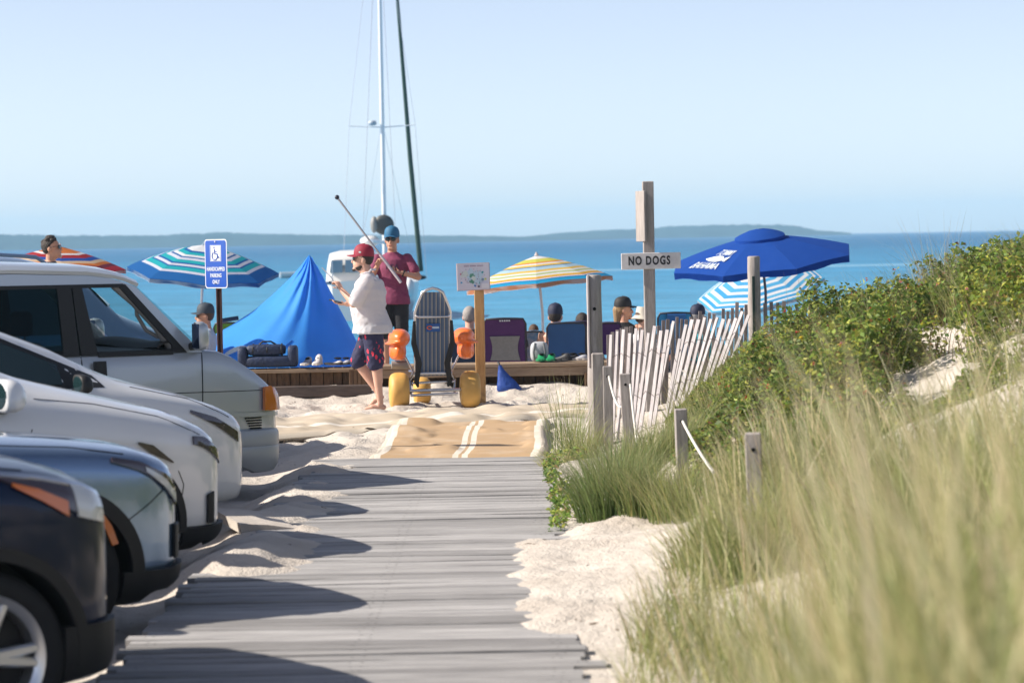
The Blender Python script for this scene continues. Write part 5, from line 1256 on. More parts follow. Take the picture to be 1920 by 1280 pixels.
# ------------------------------------------------------------------ people: bodies grown as one surface, clothes as their own
SKIN = mat('skin_light', (.58, .34, .25), .55, sss=.12, var=.10, vscale=8)
SKIN2 = mat('skin_tanned', (.50, .26, .17), .55, sss=.12, var=.10, vscale=8)
def grow(mb, name, m, parent, voxel=.009, smooth=4, wrinkle=0.0, seed=0):
    me = mb.mesh(name, None)
    me2 = evaluated(me, [('REMESH', dict(mode='VOXEL', voxel_size=voxel)), ('SMOOTH', dict(iterations=smooth, factor=.5))])
    bpy.data.meshes.remove(me); me2.name = name
    if wrinkle:
        n = len(me2.vertices); c = np.empty(n*3, np.float32); me2.vertices.foreach_get('co', c); c = c.reshape(-1, 3)
        nn = np.empty(n*3, np.float32); me2.vertices.foreach_get('normal', nn); nn = nn.reshape(-1, 3)
        a = c[:, 0]+c[:, 1]*.8; w_ = vn(a*9+seed, c[:, 2]*22+a*11)*.7+vn(a*20+seed, c[:, 2]*34-a*20)*.35
        c = c+nn*(w_*wrinkle)[:, None]; me2.vertices.foreach_set('co', c.ravel()); me2.update()
    me2.polygons.foreach_set('use_smooth', [True]*len(me2.polygons)); me2.materials.clear()
    return link(name, me2, m, parent)
def rings(mb, spec, n=20):
    """closed stack of ellipses: (centre, rx, ry, tilt about x)"""
    P = []
    for c, rx, ry in spec:
        c = Vector(c); P.append([c+Vector((rx*math.cos(a), ry*math.sin(a), 0)) for a in [6.28318*k/n for k in range(n)]])
    mb.grid(P, cv=True); o = len(mb.v)-len(P)*n
    mb.f += [tuple(range(o+n-1, o-1, -1)), tuple(range(o+(len(P)-1)*n, o+len(P)*n))]; mb.m += [0, 0]
def hand(mb, wr, d, nrm, side, curl=35, s=1.0, spread=6):
    d = Vector(d).normalized(); nrm = Vector(nrm); nrm = (nrm-d*nrm.dot(d)).normalized(); ac = d.cross(nrm)*side   # thumb side
    wr = Vector(wr)
    Mx = Matrix((ac, nrm, d)).transposed().to_4x4()
    mb.ell(wr+d*.052*s, (.041*s, .018*s, .058*s), 14, 8, Mx)
    for i, L in enumerate((.074, .082, .077, .060)):
        b = wr+d*.094*s+ac*(.030-.0195*i)*s; sp = ac*(math.tan(RAD(spread))*(1.5-i)/1.5); c1, c2, c3 = RAD(curl*.7*(1+.06*i)), RAD(curl*1.7*(1+.04*i)), RAD(curl*2.5)
        p1 = b+(d*math.cos(c1)+nrm*math.sin(c1)+sp*.4).normalized()*L*.46*s; p2 = p1+(d*math.cos(c2)+nrm*math.sin(c2)).normalized()*L*.32*s; p3 = p2+(d*math.cos(c3)+nrm*math.sin(c3)).normalized()*L*.25*s
        mb.tube([b-d*.02*s, b, p1, p2, p3], [.0085*s, .0095*s, .009*s, .008*s, .0065*s], 8)
    b = wr+d*.028*s+ac*.030*s; p1 = b+(ac*.75+d*.5+nrm*.45).normalized()*.042*s; p2 = p1+(ac*.15+d*.75+nrm*.65).normalized()*.032*s
    mb.tube([b-ac*.012*s, b, p1, p2], [.013*s, .012*s, .0095*s, .0075*s], 8)
STAND = dict(pel=(0, 0, .95), wai=(0, 0, 1.10), che=(0, .005, 1.30), upc=(0, .012, 1.41), nek=(0, .015, 1.50), hed=(0, -.005, 1.655),
             shL=(.175, .015, 1.425), elL=(.235, .03, 1.14), wrL=(.25, -.06, .90), shR=(-.175, .015, 1.425), elR=(-.235, .03, 1.14), wrR=(-.25, -.06, .90),
             hiL=(.09, 0, .92), knL=(.10, -.015, .50), anL=(.10, .03, .085), toL=(.115, -.14, .03), hiR=(-.09, 0, .92), knR=(-.10, -.015, .50), anR=(-.10, .03, .085), toR=(-.115, -.14, .03))
def seated(h0=.12, rec=.12, **kw):
    J = dict(pel=(0, 0, h0+.10), wai=(0, .02+rec*.2, h0+.25), che=(0, .03+rec*.6, h0+.44), upc=(0, .035+rec*.9, h0+.54), nek=(0, .035+rec, h0+.63), hed=(0, .01+rec*.95, h0+.785),
             shL=(.17, .03+rec*.95, h0+.56), elL=(.25, .0+rec*.4, h0+.30), wrL=(.23, -.22, h0+.26), shR=(-.17, .03+rec*.95, h0+.56), elR=(-.25, rec*.4, h0+.30), wrR=(-.23, -.22, h0+.26),
             hiL=(.09, 0, h0+.10), knL=(.12, -.40, h0+.22), anL=(.11, -.72, .09), toL=(.12, -.86, .04), hiR=(-.09, 0, h0+.10), knR=(-.12, -.40, h0+.22), anR=(-.11, -.72, .09), toR=(-.12, -.86, .04))
    J.update(kw); return J
def person(label, loc, rz, J, skin=SKIN, s=1.0, girth=(1, 1), head=(0, 0), shirt=None, sleeve=.55, hem=-.10, pants=None, leg=.9, hat=None, hair=None, glasses=False, beard=None,
           hands=((None, None, 30), (None, None, 30)), voxel=.009, wr_=.006, sleeveless=False, shoes=None, open_shirt=False):
    root = thing('person', label, 'person', loc, rz); root.scale = (s, s, s)
    V = {k: Vector(v) for k, v in J.items()}; gx, gy = girth
    def torso(inf, down=0.0, top=True):
        fw = Vector((0, -1, 0))
        sp = [(V['pel']-Vector((0, 0, .07+down)), .150*(.5+.5*gx)+inf, .112*(.5+.5*gy)+inf), (V['pel'], .168*(.45+.55*gx)+inf, .122*(.4+.6*gy)+inf), (V['wai']+fw*.05*(gy-1), .150*gx+inf, .108*gy+inf),
              (V['wai'].lerp(V['che'], .5)+fw*.045*(gy-1), .155*gx+inf, .112*gy+inf), (V['che']+fw*.015*(gy-1), .165*(.35+.65*gx)+inf, .118*(.4+.6*gy)+inf), (V['upc'], .165*(.5+.5*gx)+inf, .098*(.6+.4*gy)+inf), (V['upc']+(V['nek']-V['upc'])*.45, .135+inf*.6, .075+inf*.5)]
        if top: sp.append((V['nek'], .062+inf*.25, .062+inf*.25))
        return sp
    b = MB(); rings(b, torso(0))
    Hm = Matrix.Translation(V['hed']) @ Matrix.Rotation(RAD(head[0]), 4, 'Z') @ Matrix.Rotation(RAD(head[1]), 4, 'X') @ Matrix.Scale(1.09, 4)
    hp = lambda p: Hm @ Vector(p)
    b.cap(V['nek']-Vector((0, 0, .04)), V['hed']+Vector((0, .012, -.04)), .060*(.5+.5*gx), .057*(.6+.4*gx))
    b.ell(hp((0, .010, .022)), (.074, .093, .098), 18, 12, Hm.to_3x3().to_4x4())
    b.ell(hp((0, -.022, -.045)), (.060, .070, .080), 16, 10, Hm.to_3x3().to_4x4())
    b.cap(hp((-.018, -.078, -.100)), hp((.018, -.078, -.100)), .021, .021)
    b.tube([hp((0, -.088, .012)), hp((0, -.104, -.018)), hp((0, -.107, -.032)), hp((0, -.088, -.040))], [.007, .010, .0135, .010], 8)
    b.cap(hp((-.018, -.086, -.066)), hp((.018, -.086, -.066)), .010, .010)
    b.cap(hp((-.035, -.078, .024)), hp((.035, -.078, .024)), .011, .011)
    for sg in (-1, 1): b.ell(hp((sg*.073, .014, -.012)), (.013, .022, .033), 10, 8, Hm.to_3x3().to_4x4())
    for k, sg in (('L', 1), ('R', -1)):
        b.cap(V['sh'+k], V['el'+k], .050*(.6+.4*gx), .042*(.55+.45*gx)); b.cap(V['el'+k], V['wr'+k], .042*(.55+.45*gx), .028)
        b.cap(V['el'+k].lerp(V['wr'+k], .2), V['el'+k].lerp(V['wr'+k], .45), .041*(.7+.3*gx), .034)
        hd = hands[0 if k == 'L' else 1]; d = Vector(hd[0]) if hd[0] else (V['wr'+k]-V['el'+k]); n_ = Vector(hd[1]) if hd[1] else Vector((-sg, 0, 0))
        hand(b, V['wr'+k], d, n_, sg if hd[0] is None else hd[3] if len(hd) > 3 else sg, hd[2])
        b.cap(V['hi'+k], V['kn'+k], .088*(.55+.45*gx), .056*(.7+.3*gx)); b.cap(V['kn'+k], V['an'+k], .053*(.7+.3*gx), .035)
        b.cap(V['kn'+k].lerp(V['an'+k], .15)+Vector((0, .012, 0)), V['kn'+k].lerp(V['an'+k], .45)+Vector((0, .010, 0)), .050*(.7+.3*gx), .042*(.7+.3*gx))
        a, t = V['an'+k], V['to'+k]; fd = (t-a); he = a-Vector((fd.x, fd.y, 0)).normalized()*.035; he.z = max(a.z-.055, .028)
        b.cap(he, t.lerp(he, .35)+Vector((0, 0, .012)), .030, .032); b.cap(t.lerp(he, .35)+Vector((0, 0, .008)), t, .034, .020, 12, 0, .75); b.cap(a, he.lerp(t, .25)+Vector((0, 0, .01)), .036, .034)
    body = grow(b, 'body', skin, root, voxel, 3)
    if shirt:
        c = MB(); sp = torso(.024); z0 = V['pel'].z-.07+hem
        sp[0] = (Vector((sp[0][0].x, sp[0][0].y-.01*(gy-1), z0)), sp[1][1]+.022, sp[1][2]+.024*gy); sp[1] = (sp[1][0], sp[1][1]+.016, sp[1][2]+.018*gy); rings(c, sp)
        if not sleeveless:
            for k in 'LR':
                e = V['sh'+k].lerp(V['el'+k], sleeve); c.cap(V['sh'+k]+Vector((0, 0, -.006)), e, .063*(.5+.5*gx)+.004, .068*(.55+.45*gx)+.003); 
        grow(c, 'shirt', shirt, root, .010, 5, wr_, seed=len(label))
        if open_shirt:
            c = MB(); c.tube([V['nek']+Vector((.078*math.cos(RAD(a)), .01+.078*math.sin(RAD(a)), .030 if 20 < a < 160 else .005-.03*abs(math.sin(RAD(a))))) for a in range(-70, 251, 20)], .017, 8, flat=.6); c.build('collar', shirt, root, 60)
    if pants:
        c = MB(); sp = torso(.012)[:3]; sp[2] = (V['pel']+Vector((0, 0, .045)), sp[1][1]-.01, sp[1][2]-.01); rings(c, sp)
        for k in 'LR':
            c.cap(V['hi'+k]+Vector((0, 0, -.01)), V['hi'+k].lerp(V['kn'+k], leg), .108*(.55+.45*gx), .088*(.7+.3*gx)*(1 if leg < 1.05 else .8))
            if leg > 1.05: c.cap(V['kn'+k], V['an'+k], .075, .055)
        grow(c, 'shorts' if leg < 1.05 else 'trousers', pants, root, .011, 4, wr_*.8, seed=3)
    T3 = Hm
    if hair:
        c = MB(); c.ell((0, .022, .030), (.081, .094, .096), 18, 12); c.ell((0, .045, -.002), (.074, .062, .062), 16, 10)
        if hair[1] == 'long': c.cap((0, .075, .0), (0, .085, -.20), .058, .030)
        if hair[1] == 'tousled':
            rr = random.Random(2)
            for k in range(26):
                a = rr.uniform(0, 6.28); e = rr.uniform(.35, 1.4); c.ell((.07*math.cos(a)*math.cos(e), .012+.085*math.sin(a)*math.cos(e), .045+.085*math.sin(e)), (.022, .026, .018), 8, 6)
        c.v = [Hm @ (Vector((v.x, max(v.y, -.068+.0), v.z)) if v.z > .045 else Vector((v.x, max(v.y, .0), v.z))) for v in c.v]
        grow(c, 'hair', hair[0], root, .007, 2)
    if beard:
        c = MB(); c.ell((0, -.022, -.066), (.0625, .062, .056), 16, 10); c.cap((-.016, -.081, -.106), (.016, -.081, -.106), .0205, .0205)
        c.v = [Hm @ Vector((v.x, v.y, min(v.z, -.062-.06*max(0, -v.y*8-.15)))) for v in c.v]; grow(c, 'beard', beard, root, .006, 1)
    if hat:
        typ, hm = hat[0], hat[1]
        if typ == 'cap':
            c = MB(); prof = [(1.0, .022), (1.01, .04), (.99, .07), (.92, .098), (.75, .124), (.45, .139), (.15, .144), (.001, .145)]
            for r_, z in prof:
                pass
            P = [[Hm @ Vector((.086*r_*math.cos(a), .012+.103*r_*math.sin(a), z+.010+.006*max(0, -math.sin(a))*(1-r_))) for a in [6.28318*k/24 for k in range(24)]] for r_, z in prof]
            c.grid(P, cv=True); o = c.build('cap_crown', hm, root, 60)
            P = []
            for i in range(7):
                t = i/6; P.append([Hm @ Vector((.083*x*(1-.16*t*t), -.085*math.sqrt(max(0, 1-(x*.82)**2))*1.0-.075*t*math.sqrt(max(0, 1-(x*.80)**2)), .046-.010*t-.018*x*x)) for x in np.linspace(-1, 1, 13)])
            c = MB(); c.sheet(P, .005); c.build('cap_brim', hat[2] if len(hat) > 2 else hm, root, 60)
            MB().ell(Hm @ Vector((0, .012, .157)), (.008, .008, .005), 8, 6).build('cap_button', hm, root, 60)
        else:
            c = MB(); prof = [(.083, .145, 0), (.088, .10, 0), (.093, .04, 0), (.115, .012, 0), (.145, -.012, 0)]
            P = [[Hm @ Vector((.0001*math.cos(a), .0001*math.sin(a)+.008, .150)) for a in [6.283*k/24 for k in range(24)]]]+[[Hm @ Vector((r_*.98*math.cos(a), .008+r_*1.08*math.sin(a), z)) for a in [6.28318*k/24 for k in range(24)]] for r_, z, q in prof]
            c.grid(P, cv=True); c.grid([[p-Hm.to_3x3() @ Vector((0, 0, .004)) for p in r] for r in P], cv=True, flip=True); c.build('bucket_hat', hm, root, 50)
    if glasses:
        c = MB()
        for sg in (-1, 1): c.ell(hp((sg*.034, -.089, .004)), (.033, .010, .023), 14, 8, Hm.to_3x3().to_4x4() @ Matrix.Rotation(RAD(sg*14), 4, 'Z'))
        c.tube([hp((-.012, -.096, .010)), hp((.012, -.096, .010))], .004, 6)
        for sg in (-1, 1): c.tube([hp((sg*.062, -.082, .010)), hp((sg*.079, -.02, .010)), hp((sg*.078, .02, .004))], .0035, 6)
        grow(c, 'sunglasses', DARKGLASS, root, .004, 1)
    else:
        for sg in (-1, 1): MB().ell(hp((sg*.031, -.080, .002)), (.012, .008, .007), 10, 6).build('eye', DARKL, root, 60)
    MB().cap(hp((-.020, -.0935, -.066)), hp((.020, -.0935, -.066)), .0045, .0045).build('lips', mat('lips', (.36, .13, .11), .5), root, 60)
    if shoes:
        for k in 'LR':
            c = MB(); a, t = V['an'+k], V['to'+k]; c.cap(Vector((a.x, a.y+.03, .045)), t+Vector((0, -.01, .02)), .045, .035); c.build('shoe', shoes, root, 60)
    return root, V, Hm
# ---- the man in the white shirt ----
WSHIRT = mat('white_linen', (.80, .80, .84), .8, trl=.38, bump=.25, bscale=30)
def lobster_cloth():
    m = bpy.data.materials.new('navy_cloth_red_print'); m.use_nodes = True; n = m.node_tree.nodes; L = m.node_tree.links; b = n['Principled BSDF']; b.inputs['Roughness'].default_value = .8
    tc = n.new('ShaderNodeTexCoord'); mp = n.new('ShaderNodeMapping'); mp.inputs['Scale'].default_value = (1, 1, .50); L.new(tc.outputs['Object'], mp.inputs[0])
    v = n.new('ShaderNodeTexVoronoi'); v.inputs['Scale'].default_value = 19; v.inputs['Randomness'].default_value = .75; L.new(mp.outputs[0], v.inputs['Vector'])
    nz = n.new('ShaderNodeTexNoise'); nz.inputs['Scale'].default_value = 60; L.new(tc.outputs['Object'], nz.inputs['Vector'])
    a = n.new('ShaderNodeMath'); a.operation = 'MULTIPLY_ADD'; L.new(nz.outputs[0], a.inputs[0]); a.inputs[1].default_value = .42; L.new(v.outputs['Distance'], a.inputs[2])
    r = n.new('ShaderNodeValToRGB'); r.color_ramp.interpolation = 'CONSTANT'; e = r.color_ramp.elements; e[0].color = (.62, .03, .07, 1); e[1].position = .50; e[1].color = (.018, .018, .06, 1)
    L.new(a.outputs[0], r.inputs[0]); L.new(r.outputs[0], b.inputs['Base Color']); return m
REDCAP = mat('dark_red_cap', (.26, .012, .035), .7, var=.08, vscale=10); DHAIR = mat('dark_hair', (.022, .014, .010), .6, bump=.6, bscale=90); GHAIR = mat('grey_hair', (.30, .28, .27), .7, bump=.6, bscale=90); BHAIR = mat('brown_hair', (.085, .045, .025), .6, bump=.6, bscale=90); LHAIR = mat('blonde_hair', (.30, .19, .09), .6, bump=.5, bscale=90)
J = dict(STAND); J.update(pel=(0, .02, .94), wai=(0, .0, 1.10), che=(0, .0, 1.30), upc=(0, -.005, 1.42), nek=(0, -.03, 1.51), hed=(0, -.075, 1.655),
    shL=(.19, -.01, 1.43), elL=(.235, -.16, 1.18), wrL=(.12, -.30, 1.33), shR=(-.19, -.02, 1.43), elR=(-.24, -.10, 1.16), wrR=(-.11, -.27, 1.17),
    hiL=(.09, .02, .92), knL=(.10, .055, .51), anL=(.09, .095, .10), toL=(.10, -.06, .035), hiR=(-.09, .02, .92), knR=(-.10, -.16, .53), anR=(-.09, .06, .20), toR=(-.095, -.035, .06))
D = 31.6; p = W(697, 700, D); m1loc = Vector((p.x, D, G(p.x, D)-.005))
r_, V, Hm = person('bearded man in a red cap, white shirt and navy shorts with red lobsters, walking barefoot', m1loc, RAD(-92), J, SKIN, 1.02, (1.32, 1.56), (0, -3), WSHIRT, .85, -.02, lobster_cloth(), .95, ('cap', REDCAP), (DHAIR, 'short'), True, DHAIR,
    hands=(((-.25, -.45, .80), (-.5, -.6, -.1), 55), ((.25, -.95, .05), (.1, -.1, 1), 22)), voxel=.008, wr_=.022, open_shirt=True)
Mw = Matrix.Translation(m1loc) @ Matrix.Rotation(RAD(-92), 4, 'Z') @ Matrix.Scale(1.02, 4)
MB().ell(Hm @ Vector((.082, -.02, .07)), (.003, .016, .010), 8, 6).build('cap_patch', mat('white_print', (.68, .76, .76), .7), r_, 60)
c = MB(); c.box((0, 0, 0), (.072, .148, .009), .004); o = c.build('phone', mat('black_phone', (.012, .014, .02), .15), None, 40)
o.matrix_world = Mw @ Matrix.Translation(V['wrR']+Vector((.02, -.115, .034))) @ Matrix.Rotation(RAD(-14), 4, 'X') @ Matrix.Rotation(RAD(6), 4, 'Y'); tag(o, 'black phone held flat in the red capped man\'s hand', 'phone')
hL = Mw @ (V['wrL']+Vector((-.035, -.075, .055)))
tag(MB().tube([W(604, 502, 32.6), W(622, 521, 32.0), hL, hL+(hL-W(604, 502, 32.6)).normalized()*.22], .007, 7).build('thin_rod', mat('grey_rod', (.22, .22, .24), .4, .4), None, 60), 'thin grey rod in the raised fist of the man in the white shirt', 'rod')
# ---- the man in the maroon shirt ----
MAROON = mat('maroon_jersey', (.21, .035, .09), .8, var=.12, vscale=6, bump=.2, bscale=40); BLACKC = mat('black_shorts_cloth', (.012, .012, .016), .8); TEALCAP = mat('teal_blue_cap', (.015, .12, .24), .7)
J = dict(STAND); J.update(shR=(-.185, .01, 1.425), elR=(-.25, -.08, 1.20), wrR=(-.145, -.27, 1.335), shL=(.185, .01, 1.425), elL=(.325, -.06, 1.19), wrL=(.155, -.25, 1.245))
D = 36.0; p = W(737, 560, D); m2loc = Vector((p.x, D, G(p.x, D)))
r_, V, Hm = person('man in a blue cap and maroon T-shirt holding a long pole across his chest', m2loc, RAD(-6), J, SKIN2, 1.03, (1.0, 1.0), (-2, 0), MAROON, .62, -.02, BLACKC, .98, ('cap', TEALCAP), (BHAIR, 'short'), True, None,
    hands=(((-.75, -.35, .18), (-.2, -.3, .9), 45), ((.35, -.35, .75), (.5, -.6, -.2), 58)), voxel=.008, wr_=.008)
Mw = Matrix.Translation(m2loc) @ Matrix.Rotation(RAD(-6), 4, 'Z') @ Matrix.Scale(1.03, 4)
c = MB(); c.tube([V['wrL']+(V['elL']-V['wrL'])*.10+Vector((.036*math.cos(RAD(a))*.4, .036*math.sin(RAD(a))*.9, .036*math.cos(RAD(a)))) for a in range(0, 361, 30)], .010, 6); c.build('watch', BLACKPL, r_, 60)
c = MB(); text_mb(c, 'REA', .085, Matrix.Translation((.02, -.152, 1.32)) @ FACE_CAM, 0, .012, .002, 1.1); c.build('chest_print', mat('dark_print', (.045, .012, .045), .8), r_, None)
a, b_ = W(632, 370, 35.72), W(752, 530, 35.64)
rt = thing('long_pole', 'long pale pole with a black ball tip, held by the man in maroon', 'pole', b_)
MB().tube([(0, 0, 0), a-b_], .013, 9).build('pole_shaft', mat('pale_pole', (.46, .44, .44), .35, .5), rt, 60)
MB().tube([(a-b_)*.0, (a-b_)*.33], .019, 9).build('pole_sleeve', mat('pale_sleeve', (.58, .52, .54), .4, .2), rt, 60)
MB().ell(a-b_, (.03, .03, .03), 14, 10).build('ball_tip', mat('black_ball', (.012, .014, .03), .3), rt, 60)
# ---- man behind the wagon ----
D = 34.8; p = W(96, 450, D)
DSH = mat('dark_tshirt', (.04, .045, .06), .85); GSH = mat('pale_grey_tshirt', (.46, .50, .55), .85); WSH = mat('white_tshirt', (.66, .66, .70), .85); BTANK = mat('black_tank_top', (.012, .012, .014), .85)
person('dark haired man in sunglasses standing beyond the parked cars', (p.x, D, G(p.x, D)), RAD(88), dict(STAND), SKIN2, 1.035, (1, 1), (0, -6), DSH, .6, -.02, BLACKC, .98, None, (DHAIR, 'tousled'), True)
# ---- seated people ----
def sit(label, px, ytop, D, rz, hat_top, **kw):
    p = W(px, ytop, D); g = G(p.x, D); s = kw.pop('s', 1.0); h0 = (p.z-g)/s-.785-(.170 if hat_top == 'cap' else .165 if hat_top == 'hat' else .136)
    rec = kw.pop('rec', .12); over = kw.pop('over', {})
    J = seated(h0, rec, **over)
    return person(label, (p.x, D, g), RAD(rz), J, s=s, **kw)
NAVCAP = mat('navy_cap', (.012, .018, .05), .7); GRCAP = mat('slate_cap', (.035, .05, .07), .7); BKCAP = mat('black_cap', (.012, .012, .014), .7); CREAM = mat('cream_hat', (.60, .55, .46), .8)
SHORTS = mat('grey_shorts', (.15, .16, .2), .85)
sit('man in a slate cap and pale T-shirt seen in profile behind the van mirror', 376, 567, 35.6, -84, 'cap', shirt=GSH, pants=SHORTS, hat=('cap', GRCAP), hair=(BHAIR, 'short'), glasses=True, skin=SKIN2, rec=.04, hands=((None, None, 30), (None, None, 30)))
sit('grey haired man seated with his back turned, half behind the map post', 881, 573, 35.75, 178, None, shirt=DSH, pants=SHORTS, hair=(GHAIR, 'short'), rec=.10)
sit('brown haired child seated in the small printed chair', 1000, 607, 35.5, 182, None, s=.72, shirt=WSH, pants=SHORTS, hair=(BHAIR, 'short'), rec=.06)
sit('bare armed man in a navy cap seated in the blue chair', 1044, 567, 35.35, 170, 'cap', shirt=None, pants=SHORTS, hat=('cap', NAVCAP), hair=(DHAIR, 'short'), glasses=True, skin=SKIN, rec=.12, over={})
sit('dark haired person seated just left of the round fence post', 1091, 585, 36.2, 180, None, shirt=DSH, pants=SHORTS, hair=(DHAIR, 'long'), rec=.12)
sit('woman in a black cap and black tank top turned to the right', 1170, 555, 35.7, 172, 'cap', shirt=BTANK, sleeveless=True, pants=SHORTS, hat=('cap', BKCAP), hair=(LHAIR, 'long'), skin=SKIN2, rec=.03, head=(-72, 0))
sit('person in a cream bucket hat and white shirt beside the signpost', 1209, 575, 35.5, 120, 'hat', s=.9, shirt=WSH, pants=SHORTS, hat=('bucket', CREAM), hair=(BHAIR, 'short'), rec=.02, head=(0, 8))
sit('person in a navy cap beyond the pale slat fence', 1313, 569, 36.2, 150, 'cap', shirt=mat('teal_tshirt', (.03, .30, .36), .85), pants=SHORTS, hat=('cap', NAVCAP), hair=(GHAIR, 'short'), rec=.06)
# ------------------------------------------------------------------ beach wheelchair on balloon wheels
D = 32.35; p = W(812, 740, D); g = G(p.x, D)+.0
TUBE = mat('bright_aluminium', (.60, .61, .64), .25, .85); BALL = mat('yellow_balloon_tyre', (.62, .36, .09), .55, var=.15, vscale=6); ORNG = mat('orange_float_plastic', (.85, .17, .02), .35, coat=.3); STRAP = mat('black_strap', (.012, .012, .014), .7)
def stripe_fabric():
    m = bpy.data.materials.new('blue_striped_sling'); m.use_nodes = True; n = m.node_tree.nodes; L = m.node_tree.links; b = n['Principled BSDF']; b.inputs['Roughness'].default_value = .8
    tc = n.new('ShaderNodeTexCoord'); sp = n.new('ShaderNodeSeparateXYZ'); L.new(tc.outputs['Object'], sp.inputs[0])
    a = n.new('ShaderNodeMath'); a.operation = 'MULTIPLY'; a.inputs[1].default_value = 21.5; L.new(sp.outputs[0], a.inputs[0])
    f_ = n.new('ShaderNodeMath'); f_.operation = 'FRACT'; L.new(a.outputs[0], f_.inputs[0])
    r = n.new('ShaderNodeValToRGB'); r.color_ramp.interpolation = 'CONSTANT'; e = r.color_ramp.elements; e[0].color = (.07, .115, .20, 1); e[1].position = .78; e[1].color = (.36, .33, .28, 1)
    k = e.new(.40); k.color = (.10, .145, .23, 1); L.new(f_.outputs[0], r.inputs[0]); L.new(r.outputs[0], b.inputs['Base Color']); return m
root = thing('beach_wheelchair', 'beach wheelchair with yellow balloon wheels, orange arm floats and a blue striped sling', 'wheelchair', (p.x, D, g), RAD(6))
for sx, dy in ((-.385, 0), (.425, 0)):
    T = Matrix.Translation((sx, dy, .205)) @ Matrix.Rotation(RAD(90), 4, 'Y'); prof = []
    for k in range(25):
        a = RAD(-90+180*k/24); prof.append((.10+.112*math.copysign(abs(math.cos(a))**.62, math.cos(a)), .112*math.copysign(abs(math.sin(a))**.75, math.sin(a))))
    prof = [(.03, -.09)]+prof+[(.03, .09)]
    wv = MB().lathe(prof, 36, T).build('balloon_wheel', BALL, root, 60)
    MB().lathe([(0, -.10), (.05, -.10), (.05, .10), (0, .10)], 16, T).build('hub', BLACKPL, wv, 60)
T = Matrix.Translation((-.07, .75, .16)) @ Matrix.Rotation(RAD(90), 4, 'Y')
MB().lathe([(.03, -.08), (.12, -.095), (.155, -.06), (.165, 0), (.155, .06), (.12, .095), (.03, .08)], 30, T).build('balloon_wheel', BALL, root, 60)
def bk(x, s): return Vector((x, -.05+.42*(1-s)*.0-.30*(s), .40+.97*s)) if False else Vector((x, -.02-.22*s, .40+.97*s))
wd = lambda s: .195 if s < .72 else .195-.085*((s-.72)/.23)**1.2 if s < .95 else .11
fr = MB(); pts = [bk(-.2, 0)]+[bk(-wd(s)-.005, s) for s in (.2, .45, .72, .78, .84, .90, .95)]+[bk(x, .985+.015*(1-abs(x)/.06)) for x in (-.06, 0, .06)]+[bk(wd(s)+.005, s) for s in (.95, .90, .84, .78, .72, .45, .2)]+[bk(.2, 0)]
fr.tube(pts, .017, 9); fr.build('back_frame', TUBE, root, 60)
MB().tube([bk(-.2, .69), bk(-.17, .665)+Vector((0, -.05, 0)), bk(.17, .665)+Vector((0, -.05, 0)), bk(.2, .69)], .013, 8).build('push_bar', TUBE, root, 60)
P = [[bk(x*(wd(s)-.012), s)+Vector((0, .035*math.cos(x*1.57), 0)) for x in np.linspace(-1, 1, 11)] for s in np.linspace(0.0, .955, 24)]
MB().sheet(P, .006).build('sling', stripe_fabric(), root, 60)
P = [[bk(x, s)+Vector((0, .012, 0)) for x in (-.075, -.03, .02, .085)] for s in (.49, .52, .555, .585)]
lb = MB().sheet(P, .004); lbo = lb.build('label', mat('blue_label', (.015, .09, .33), .6), root, 40)
MB().tube([bk(-.035+.028*math.cos(RAD(a)), .538+.018*math.sin(RAD(a)))+Vector((0, .004, 0)) for a in range(20, 330, 20)], .006, 6).build('label_ring', ORNG, lbo, 60)
MB().beam(bk(-.005, .538)+Vector((0, .004, 0)), bk(.072, .538)+Vector((0, .004, 0)), .008, .022).build('label_stripe', mat('pale_label_print', (.5, .62, .75), .6), lbo)
for sg in (-1, 1):
    MB().tube([(sg*.21, -.02, .42), (sg*.22, .62, .40)], .016, 8).build('seat_rail', TUBE, root)
    MB().tube([(sg*.21, -.02, .42), (sg*.26, .10, .32), (sg*.25, .05, .16)], .016, 8).build('side_tube', TUBE, root)
    MB().tube([(sg*.20, .0, .20), (sg*.10, .75, .17)], .014, 8).build('fork_tube', TUBE, root)
    q = MB(); q.tube([bk(sg*.19, .62)+Vector((sg*.02, -.02, 0)), bk(sg*.21, .36)+Vector((sg*.01, -.05, 0)), bk(sg*.16, .12)+Vector((0, -.06, 0)), bk(sg*.19, -.10)+Vector((0, -.05, 0)), bk(sg*.17, -.16)+Vector((0, -.04, 0))], [.016, .03, .034, .03, .012], 8, flat=.35); q.build('strap', STRAP, root, 60)
    q = MB(); x0 = sg*.37
    def soft2(mb, c, sx, sy, sz, pw=.7):
        P = []
        for i in range(13):
            a = RAD(-90+15*i); ca, sa = abs(math.cos(a))**pw, math.copysign(abs(math.sin(a))**pw, math.sin(a))
            P.append([Vector((c[0]+sx*math.cos(b)*ca, c[1]+sy*math.sin(b)*ca, c[2]+sz*sa)) for b in [6.28318*k/24 for k in range(24)]])
        mb.grid(P, cv=True)
    soft2(q, (x0, .08, .805), .125, .27, .105, .9); q.ell((x0+sg*.025, .06, .765), (.150, .27, .022), 24, 8, Matrix.Rotation(RAD(sg*10), 4, 'Y'))
    soft2(q, (x0+sg*.02, .08, .655), .098, .25, .105, .75)
    grow(q, 'arm_float', ORNG, root, .012, 4)
    MB().tube([(sg*.21, .05, .40), (x0-sg*.06, .05, .60)], .012, 8).build('arm_post', TUBE, root)
MB().tube([(-.30, 0, .205), (.33, 0, .205)], .02, 10).build('axle', TUBE, root)
MB().tube([(-.26, -.06, .155), (.28, -.06, .165)], .016, 10).build('cross_tube', TUBE, root)
MB().tube([(-.21, -.03, .40), (.22, -.03, .40)], .018, 10).build('cross_tube', TUBE, root)
